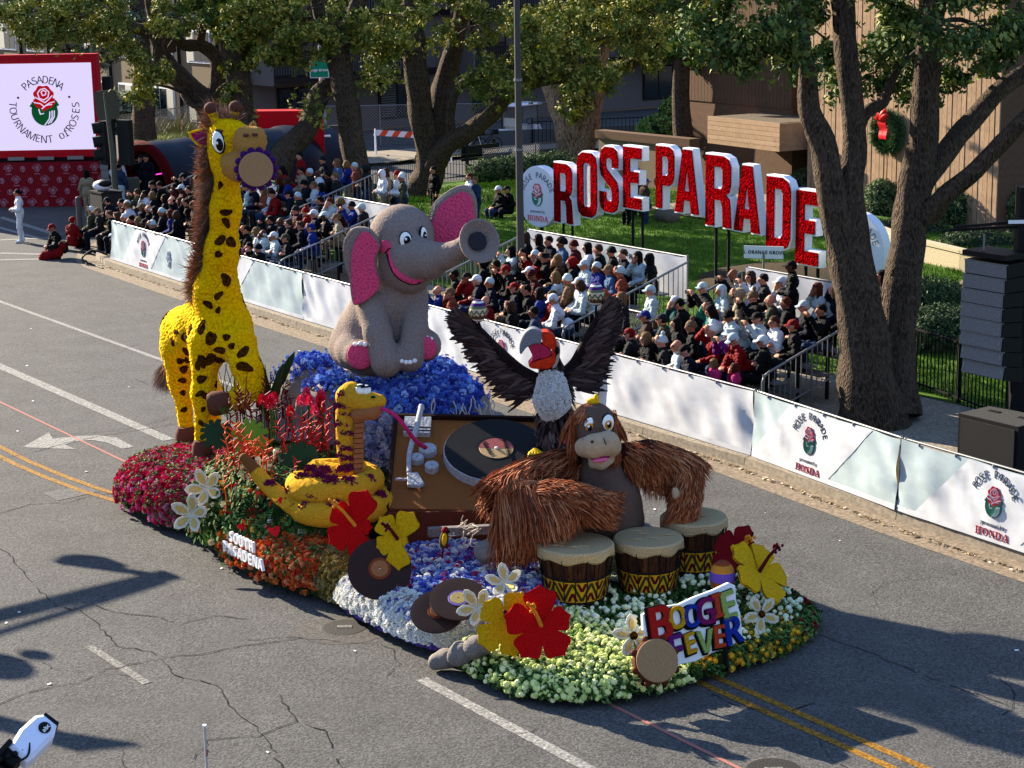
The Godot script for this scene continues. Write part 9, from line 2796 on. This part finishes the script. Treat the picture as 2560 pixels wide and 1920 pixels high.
# ---------------------------------------------------------------- lamp post, signals, barricades, carts, speakers
func street_furniture() -> void:
	mat("lamp_grey", Color(0.36, 0.35, 0.33), 0.6, {"t": tex.fine, "s": 2.0})
	var lb := V(0.26,0.15,-43.15)
	var lp := thing("lamp_post", "tall grey lamp post behind the middle fence banner", "lamp post", lb)
	put(lp, "pole", G.new().tube([lb, lb + V(0, 3, 0), lb + V(0, 9.5, 0)], [0.1, 0.088, 0.06], 14), mats.lamp_grey, true)
	put(lp, "base", G.new().lathe([U(0.2, 0), U(0.18, 0.3), U(0.1, 0.4)], 14, lb), mats.lamp_grey, true)
	for y in [4.1, 5.7]: put(lp, "strap", G.new().tube([lb + V(0, y, 0), lb + V(0, y + 0.06, 0)], [0.1], 14), mats.steel, true)
	put(lp, "arm", G.new().tube([lb + V(0, 9.4, 0), lb + V(-1.2, 9.8, 0.9)], [0.05], 8), mats.lamp_grey, true)
	put(lp, "lamp_head", G.new().ball(lb + V(-1.4, 9.8, 1.0), V(0.35, 0.1, 0.18), 12, 8), mats.lamp_grey, true)
	var sb := V(-8.16,0.1,-82.77)
	var ss := thing("street_sign", "green street name sign on a pale pole among the trees", "street sign", sb)
	put(ss, "pole", G.new().tube([sb, sb + V(0, 9, 0)], [0.14, 0.1], 12), mat("pole_pale", Color(0.55, 0.56, 0.53), 0.6), true)
	var sc := V(-8.24,4.1,-82) * V(1, 1, 1)
	sc.z = sb.z + 0.2
	put(ss, "plate", G.new().slab(PackedVector2Array([U(-0.42, -0.38), U(0.42, -0.38), U(0.42, 0.38), U(-0.42, 0.38)]), 0.03, sc, Basis.IDENTITY, 0.0), mats.white_plastic, true)
	put(ss, "green_face", G.new().slab(PackedVector2Array([U(-0.39, -0.35), U(0.39, -0.35), U(0.39, 0.35), U(-0.39, 0.35)]), 0.01, sc + V(0, 0, 0.012), Basis.IDENTITY, 0.0), mat("sign_green", Color(0.02, 0.5, 0.36), 0.5), true)
	put(ss, "lettering", G.new().text("Orange Grove Bl", 0.11, sc + V(0, -0.04, 0.016), Basis.IDENTITY, 0.004), mats.white, true)
	put(ss, "cabinet", G.new().box(V(0.6, 0.75, 0.4), sb + V(0.4, 1.15, 0.1)), mats.lamp_grey, true)
	for k in 4: put(ss, "signal_visor", G.new().box(V(0.55, 0.06, 0.3), V(-8.98,2.65,-82.5) + V(0, -k * 0.42, 0)), mats.lamp_grey, true)
	put(ss, "signal_box", G.new().box(V(0.35, 1.6, 0.25), V(-8.89,2.07,-82.6)), mats.black, true)
	var tb := V(-13.16,0.15,-61.91)
	var ts := thing("traffic_signal", "traffic signal with dark housings and a square back plate at the left", "traffic signal", tb)
	mat("signal_olive", Color(0.3, 0.3, 0.25), 0.7); mat("signal_dark", Color(0.13, 0.135, 0.125), 0.7)
	put(ts, "pole", G.new().tube([tb, tb + V(0, 2.4, 0), tb + V(-0.15, 4.4, 0)], [0.11, 0.1, 0.05], 12), mats.signal_olive, true)
	var bp := V(-13.75,3.99,-64.2)
	put(ts, "back_plate", G.new().slab(outline(func(a: float) -> Vector2: return U(signf(cos(a)) * pow(absf(cos(a)), 0.25), signf(sin(a)) * pow(absf(sin(a)), 0.25)) * U(0.39, 0.5), 32), 0.05, bp, Basis(V(0, 0, 1), 0.07)), mats.signal_olive, true)
	var hb := V(-13.58,2.74,-64.3)
	put(ts, "housing", G.new().box(V(0.5, 1.55, 0.25), hb + V(0.38, -0.05, 0), Basis(Vector3.UP, -0.5)), mats.signal_dark, true)
	var h2 := put(ts, "housing", G.new().box(V(0.35, 1.5, 0.35), hb + V(-0.3, -0.05, 0), Basis(Vector3.UP, 0.8)), mats.signal_dark, true)
	for k in 3: put(h2, "visor", G.new().tube([hb + V(-0.35, 0.5 - k * 0.47, 0), hb + V(-0.72, 0.45 - k * 0.47, 0.1)], [0.19, 0.19], 12), mats.signal_dark, true)
	put(ts, "walk_signal", G.new().slab(outline(func(a: float) -> Vector2: return U(signf(cos(a)) * pow(absf(cos(a)), 0.3), signf(sin(a)) * pow(absf(sin(a)), 0.3)) * U(0.33, 0.28), 32), 0.3, V(-13.03,1.26,-63.6), Basis(Vector3.UP, 0.1), 0.04), mats.signal_olive, true)
	put(ts, "bracket", G.new().bar(V(-13.48,1.48,-64), V(-12.96,1.49,-63.8), 0.05), mats.signal_olive, true)
	speaker_column("hanging column of grey loudspeakers at the right edge, on a black lift", V(8.17,3.37,-31.4), 8, 0.95, 0.255, 0.5, -0.42, V(8.87,-0.27,-31.6), 30)
	speaker_column("hanging column of loudspeakers beside the video screen", V(-14.57,3.51,-67.2), 9, 0.42, 0.3, 0.42, -0.1, V(-14.46,-0.37,-67.8), 31)
	var c := W(4.75, 6.75, 0.15)
	var sw := thing("subwoofer", "large black speaker box on the ground behind the right banner", "speaker", c, SY)
	mat("speaker_black", Color(0.10, 0.10, 0.1), 0.75, {"t": tex.fine, "s": 0.8}); mat("grille", Color(0.24, 0.235, 0.225), 0.8, {"t": tex.speck, "s": 1.2, "h": tex.speck, "d": 0.5})
	put(sw, "cabinet", G.new().box(V(1.25, 0.8, 0.85), V(0, 0.4, 0)), mats.speaker_black)
	put(sw, "top_panel", G.new().box(V(1.24, 0.01, 0.84), V(0, 0.806, 0)), mat("speaker_top", Color(0.27, 0.265, 0.25), 0.8, {"t": tex.fine, "s": 0.6}))
	put(sw, "grille", G.new().box(V(1.13, 0.68, 0.02), V(0, 0.4, 0.435)), mats.grille)
	for x in [-0.3, 0.32]: put(sw, "handle", G.new().box(V(0.22, 0.02, 0.1), V(x, 0.812, -0.1)), mats.black)
	for y in [0.25, 0.55]: put(sw, "side_handle", G.new().box(V(0.02, 0.04, 0.3), V(0.63, y, 0)), mats.eye_black)
	var lb2 := W(-30.9, 6.6, 0.15)
	var eb := thing("equipment_case", "tall dark equipment case at the left end of the stands", "case", lb2, SY)
	put(eb, "body", G.new().box(V(0.9, 1.5, 0.7), V(0, 0.75, 0)), mats.grille)
	for y in [0.02, 0.75, 1.49]: put(eb, "edge", G.new().box(V(0.94, 0.05, 0.74), V(0, y, 0)), mats.black)
	var hm := thing("white_helmet", "white dish shaped cover lying on the dark equipment case", "cover", lb2 + V(-0.1, 1.5, 0))
	put(hm, "shell", G.new().ball(V(0, 0.18, 0), V(0.3, 0.18, 0.25), 16, 10), mats.white_plastic)
	put(hm, "lining", G.new().ball(V(0.1, 0.25, 0.1), V(0.24, 0.12, 0.2), 14, 8), mats.black)
	var bo := thing("bollard", "grey post standing before the dark equipment case", "bollard", W(-31.0, 5.7, 0.15))
	put(bo, "pipe", G.new().tube([Vector3.ZERO, V(0, 1.35, 0)], [0.09], 12), mats.lamp_grey)
	put(bo, "cap", G.new().ball(V(0, 1.35, 0), V(0.09, 0.05, 0.09), 12, 6), mats.lamp_grey)
	var dl := thing("equipment_dolly", "low wheeled dolly with a plank top at the curb corner", "dolly", W(-28.6, 5.9, 0.16), SY)
	put(dl, "plank", G.new().box(V(1.6, 0.05, 0.6), V(0, 0.5, 0), Basis(V(0, 0, 1), -0.12)), mat("plywood", Color(0.72, 0.6, 0.42), 0.8, {"t": tex.bark, "s": 2.0}))
	for x in [-0.6, 0.55]:
		put(dl, "leg", G.new().bar(V(x, 0.1, 0.2), V(x, 0.48, 0.2), 0.06), mats.black)
		put(dl, "wheel", G.new().tube([V(x, 0.12, 0.2), V(x, 0.12, 0.28)], [0.12], 14), mats.black)
		put(dl, "wheel", G.new().tube([V(x, 0.12, -0.28), V(x, 0.12, -0.2)], [0.12], 14), mats.black)
	put(dl, "frame", G.new().box(V(1.4, 0.1, 0.5), V(0, 0.25, 0)), mats.black_steel)
	var cb := []
	for k in 5: cb.append([W(-28.2, 4.6, 0.3) + V(R(-0.3, 0.3), R(-0.1, 0.2), R(-0.2, 0.2)), 0])
	solo("black_cable", "black cables looping over the curb at the left banner end", "cable", G.new().tube(smooth([W(-27.3, 4.95, 0.18), W(-27.6, 4.7, 0.3), W(-27.9, 4.4, 0.12), W(-27.4, 4.3, 0.03), W(-26, 4.2, 0.03)]), [0.025], 6).tube(smooth([W(-27.2, 4.9, 0.2), W(-27.5, 4.55, 0.34), W(-27.7, 4.3, 0.1), W(-27.0, 4.15, 0.03)]), [0.025], 6), mats.black)
	mat("barricade_orange", Color(0.85, 0.3, 0.12), 0.6)
	for d in [[V(-6,0.05,-84.31), V(-2.49,0.05,-81.32), "white A-frame barricade with a striped board left of the many limbed tree"], [V(-8.79,0.05,-82.76), V(-6.78,0.05,-83.02), "striped barricade behind the pale sign pole"]]:
		var o := thing("barricade", d[2], "barricade", (d[0] + d[1]) / 2, 0, "street barricades")
		var dir: Vector3 = (d[1] - d[0]).normalized()
		var sd := V(-dir.z, 0, dir.x)
		for e in [d[0], d[1]]:
			for s in [-0.32, 0.32]:
				put(o, "leg", G.new().bar(e + sd * s + dir * s * 0.9, e + V(0, 1.25, 0), 0.07, 0.04, sd), mats.white_plastic, true)
			put(o, "crosspiece", G.new().bar(e + sd * -0.2 - dir * 0.18 + V(0, 0.45, 0), e + sd * 0.2 + dir * 0.18 + V(0, 0.45, 0), 0.05), mats.white_plastic, true)
		var n := 12
		for k in n:
			var a: Vector3 = d[0].lerp(d[1], float(k) / n) + V(0, 1.08, 0)
			var b: Vector3 = d[0].lerp(d[1], (k + 1.0) / n) + V(0, 1.08, 0)
			put(o, "stripe", G.new().quad_slant(a, b, 0.26, dir * 0.12), mats.barricade_orange if k % 2 else mats.white_plastic, true)
	golf_cart(V(-8.29,0.05,-74.78), 0.5, "white golf cart behind the pale sign pole")
	golf_cart(V(0.63,0.05,-90.25), 0.9, "white roofed golf cart left of the lamp post's top")
	golf_cart(V(8,0.05,-86.13), 0.9, "golf cart with a cream roof beside the planter wall")
	bicycle(V(-3,0.05,-84.63), 0.15, "dark bicycle parked left of the limb of the many limbed tree", mats.black)
	bicycle(V(-1.74,0.05,-85.04), 0.15, "pale framed bicycle parked across the street", mats.white_plastic)
	bicycle(V(-1.11,0.05,-85.36), 0.15, "black bicycle parked rightmost across the street", mats.black)

func speaker_column(label: String, top: Vector3, n: int, w: float, h: float, dep: float, yaw: float, mast: Vector3, _id: int) -> void:
	var o := thing("speaker_column", label, "loudspeaker", top)
	mat("speaker_face", Color(0.55, 0.545, 0.53), 0.8, {"t": tex.fine, "s": 1.0}); mat("speaker_side", Color(0.07, 0.07, 0.075), 0.6)
	var p := top
	for k in n:
		var b := Basis(Vector3.UP, yaw - 0.55) * Basis(Vector3.RIGHT, 0.05 - 0.035 * k + (0.1 if n == 9 else 0.0))
		p = top + V(-0.02 * sin(k / (n - 1.0) * PI) * 3.0, -(k + 0.5) * h * 0.98, 0.01 * k)
		var m := put(o, "speaker", G.new().box(V(w, h * 0.94, dep), p - b.z * dep / 2, b), mats.speaker_side, true)
		put(m, "grille", G.new().box(V(w * 0.96, h * 0.86, 0.02), p + b.z * 0.012, b), mats.speaker_face, true)
		put(m, "edge", G.new().box(V(w * 1.01, 0.012, 0.03), p + b * V(0, h * 0.47, 0.005), b), mats.steel, true)
		for e in [-0.44, 0.44]: put(m, "latch", G.new().box(V(0.03, 0.07, 0.02), p + b * V(e * w, 0.02, 0.02), b), mats.steel, true)
	var b0 := Basis(Vector3.UP, yaw - 0.55)
	put(o, "hanging_frame", G.new().box(V(w, 0.09, dep * 1.3), top + V(0, 0.12, 0) - b0.z * dep / 2, b0), mats.black_steel, true)
	put(o, "chain", G.new().tube([top + V(0, 0.15, -0.2), top + V(0, 0.45, -0.2)], [0.02], 6), mats.steel, true)
	var mt := V(mast.x, top.y + 1.25, mast.z)
	put(o, "mast", G.new().bar(V(mast.x, 0.1, mast.z), mt, 0.3), mats.black_steel, true)
	put(o, "mast_rail", G.new().bar(V(mast.x - 0.12, 0.1, mast.z + 0.16), mt + V(-0.12, -0.1, 0.16), 0.06), mats.speaker_side, true)
	for e in [-0.15, 0.15]: put(o, "fork", G.new().bar(top + V(-w * 0.6, 0.55 + e * 0.3, -0.2 + e), V(mast.x, top.y + 0.62 + e * 0.3, mast.z), 0.05), mats.black_steel, true)
	put(o, "name_plate", G.new().box(V(0.3, 0.06, 0.02), V(mast.x - 0.2, top.y + 0.68, mast.z + 0.2)), mats.white_plastic, true)

func golf_cart(at: Vector3, yaw: float, label: String) -> void:
	var o := thing("golf_cart", label, "golf cart", at, yaw)
	put(o, "roof", G.new().slab(poly([[-1.05, -0.55], [1.05, -0.55], [1.1, -0.4], [1.1, 0.4], [1.05, 0.55], [-1.05, 0.55], [-1.1, 0.4], [-1.1, -0.4]]), 0.1, V(0, 1.85, 0), Basis(Vector3.RIGHT, -PI / 2), 0.03), mats.white_plastic)
	for x in [-0.85, 0.75]:
		for z in [-0.48, 0.48]: put(o, "roof_post", G.new().bar(V(x, 0.6, z), V(x * 0.95, 1.8, z), 0.035), mats.black)
	put(o, "body", G.new().slab(poly([[-1.15, 0.3], [1.1, 0.3], [1.2, 0.5], [0.95, 0.78], [0.55, 0.82], [0.45, 0.42], [-0.25, 0.4], [-0.3, 0.62], [-1.15, 0.68]]), 1.0, V(0, 0, 0.5), Basis.IDENTITY, 0.04), mats.white_plastic)
	put(o, "seat", G.new().box(V(0.5, 0.14, 0.95), V(-0.35, 0.72, 0)), mats.curtain)
	put(o, "backrest", G.new().box(V(0.12, 0.4, 0.95), V(-0.65, 0.98, 0)), mats.curtain)
	put(o, "steering_wheel", G.new().tube(ring_pts(V(0.42, 0.98, 0.25), Basis(Vector3.UP, PI / 2) * Basis(Vector3.RIGHT, 0.5), 0.17, 16), [0.018], 5, false), mats.black)
	put(o, "windshield", G.new().box(V(0.015, 0.85, 0.9), V(0.78, 1.3, 0)), mat("clear_glass", Color(0.8, 0.85, 0.88, 0.12), 0.05, {}))
	mats.clear_glass.transparency = BaseMaterial3D.TRANSPARENCY_ALPHA
	for x in [-0.75, 0.8]:
		for z in [-0.5, 0.4]:
			var w := put(o, "wheel", G.new().tube([V(x, 0.22, z), V(x, 0.22, z + 0.14)], [0.22], 18), mats.black)
			put(w, "hub", G.new().tube([V(x, 0.22, z - 0.01), V(x, 0.22, z + 0.15)], [0.1], 14), mats.steel)

func bicycle(at: Vector3, yaw: float, label: String, m: Material) -> void:
	var o := thing("bicycle", label, "bicycle", at, yaw)
	for x in [-0.52, 0.52]:
		var w := put(o, "wheel", G.new().tube(ring_pts(V(x, 0.34, 0), Basis.IDENTITY, 0.32), [0.022], 6, false), mats.black)
		var sp := G.new()
		for k in 12: sp.bar(V(x, 0.34, 0), V(x + cos(TAU * k / 12) * 0.31, 0.34 + sin(TAU * k / 12) * 0.31, 0), 0.006)
		put(w, "spokes", sp, mats.steel)
	var fr := G.new()
	for l in [[[-0.52, 0.34], [-0.1, 0.32]], [[-0.52, 0.34], [-0.18, 0.82]], [[-0.1, 0.32], [-0.2, 0.9]], [[-0.1, 0.32], [0.36, 0.78]], [[-0.17, 0.78], [0.36, 0.82]], [[0.52, 0.34], [0.34, 1.0]]]:
		fr.tube([V(l[0][0], l[0][1], 0), V(l[1][0], l[1][1], 0)], [0.022], 6)
	put(o, "frame", fr, m)
	put(o, "saddle", G.new().ball(V(-0.22, 0.93, 0), V(0.14, 0.04, 0.07), 10, 6), mats.black)
	put(o, "handlebar", G.new().tube([V(0.28, 1.02, -0.28), V(0.36, 1.02, 0), V(0.28, 1.02, 0.28)], [0.015], 6), mats.black)
	put(o, "basket", G.new().box(V(0.25, 0.22, 0.3), V(0.56, 0.92, 0)), mats.dark_trim)

# ---------------------------------------------------------------- at the lower left: a crane camera in a white cover, a thin upright
func foreground() -> void:
	var c := V(-2.52,4.6,-9)
	var o := thing("crane_camera", "television camera in a white rain cover on a crane at the lower left corner", "camera", c)
	var ax := (V(-2.46,4.62,-9.1) - V(-2.59,4.51,-8.9)).normalized()
	var side := ax.cross(V(0.1, 0.55, 1).normalized()).normalized()
	var b := Basis(ax, side, ax.cross(side))
	if b.y.y < 0: b = Basis(ax, -b.y, -b.z)
	var hood := G.new()
	var prof := [[-0.14, 0.058], [-0.12, 0.07], [0.1, 0.068], [0.115, 0.05]]
	hood.slab(poly([[-0.14, -0.06], [-0.13, 0.065], [-0.02, 0.085], [0.09, 0.075], [0.125, 0.045], [0.12, -0.045], [0.06, -0.075], [-0.1, -0.07]]), 0.12, c + b.z * 0.06, b, 0.02)
	put(o, "white_cover", hood, mat("cover_white", Color(0.86, 0.87, 0.92), 0.6, {"h": tex.bump, "s": 1.2, "d": 0.4}), true)
	put(o, "lens_front", G.new().box(V(0.02, 0.09, 0.09), c + b.x * 0.128, b), mats.black, true)
	var bd := c + b * V(0.06, -0.01, 0.064)
	put(o, "black_disc", G.new().slab(outline(func(a: float) -> Vector2: return U(cos(a), sin(a)) * 0.032, 32), 0.004, bd + b.z * 0.002, b), mats.black, true)
	put(o, "lettering", G.new().text("abc", 0.022, bd + b.z * 0.004 - b.y * 0.008, b, 0.002), mats.white, true)
	var e := V(-2.62,4.54,-8.9)
	put(o, "body", G.new().box(V(0.13, 0.1, 0.1), e + b.x * 0.02, b), mats.black, true)
	put(o, "bracket", G.new().box(V(0.16, 0.025, 0.12), e + b * V(-0.03, 0.05, 0.02), b), mats.speaker_side, true)
	for k in 4: put(o, "knob", G.new().ball(e + b * V(-0.06 + 0.035 * k, 0.03 - 0.02 * k, 0.06), Vector3.ONE * 0.016, 10, 6), mats.black_steel, true)
	put(o, "cable", G.new().tube(smooth([e + b * V(-0.05, -0.03, 0.06), e + b * V(0.03, -0.07, 0.08), e + b * V(0.1, -0.03, 0.07)]), [0.006], 5), mats.black, true)
	var ft := V(e.x - 1.2, 0, e.z + 0.6)
	put(o, "crane_arm", G.new().bar(e - b.x * 0.05, V(ft.x, 3.2, ft.z), 0.08), mats.black_steel, true)
	put(o, "crane_mast", G.new().bar(ft, V(ft.x, 3.4, ft.z), 0.2), mats.black_steel, true)
	var p := V(-1.72,4.45,-9.5)
	var q := thing("flag_pole", "thin pale upright pole at the lower edge", "pole", V(p.x, 0, p.z))
	put(q, "pole", G.new().tube([V(p.x, 0, p.z), p], [0.007], 8), mat("pole_grey", Color(0.66, 0.64, 0.62), 0.5), true)
	put(q, "red_mark", G.new().tube([V(-1.71,4.31,-9.5), V(-1.72,4.27,-9.5)], [0.0075], 8), mats.pink_paint, true)
	put(q, "cap", G.new().box(V(0.02, 0.01, 0.02), p), mats.white, true)
	var jib := thing("camera_jib", "long camera jib beyond the left edge, casting its shadow on the road", "camera crane", V(-16, 0, -29))
	put(jib, "arm", G.new().bar(V(-16.5, 4.0, -28.2), V(-11.6, 4.0, -32.1), 0.17), mats.black_steel, true)
	put(jib, "cable", G.new().tube([V(-16.5, 4.6, -28.6), V(-12.0, 4.2, -32.1)], [0.05], 6), mats.black, true)
	put(jib, "strut", G.new().bar(V(-11.7, 4.0, -32.0), V(-13.4, 4.0, -32.75), 0.1), mats.black_steel, true)
	put(jib, "camera_head", G.new().ball(V(-13.0, 4.0, -32.8), V(0.4, 0.16, 0.15), 10, 6).box(V(0.2, 0.2, 0.2), V(-12.6, 4.0, -32.6)), mats.black, true)
	put(jib, "mast", G.new().bar(V(-16, 0, -28.6), V(-16, 4.4, -28.6), 0.35), mats.black_steel, true)
	put(jib, "second_arm", G.new().tube([V(-14.2, 4, -25.2), V(-12.9, 4.0, -26.9), V(-11.7, 4.0, -26.2), V(-10.95, 4, -26.1)], [0.1, 0.2, 0.16, 0.03], 8), mats.black_steel, true)
	put(jib, "lamp_head", G.new().ball(V(-13.2, 4, -28.6), V(0.4, 0.25, 0.3), 10, 6).ball(V(-12.8, 4, -28.95), V(0.2, 0.1, 0.12), 8, 5), mats.black, true)
	put(jib, "second_mast", G.new().bar(V(-14.3, 0, -25.2), V(-14.3, 4.1, -25.2), 0.2), mats.black_steel, true)
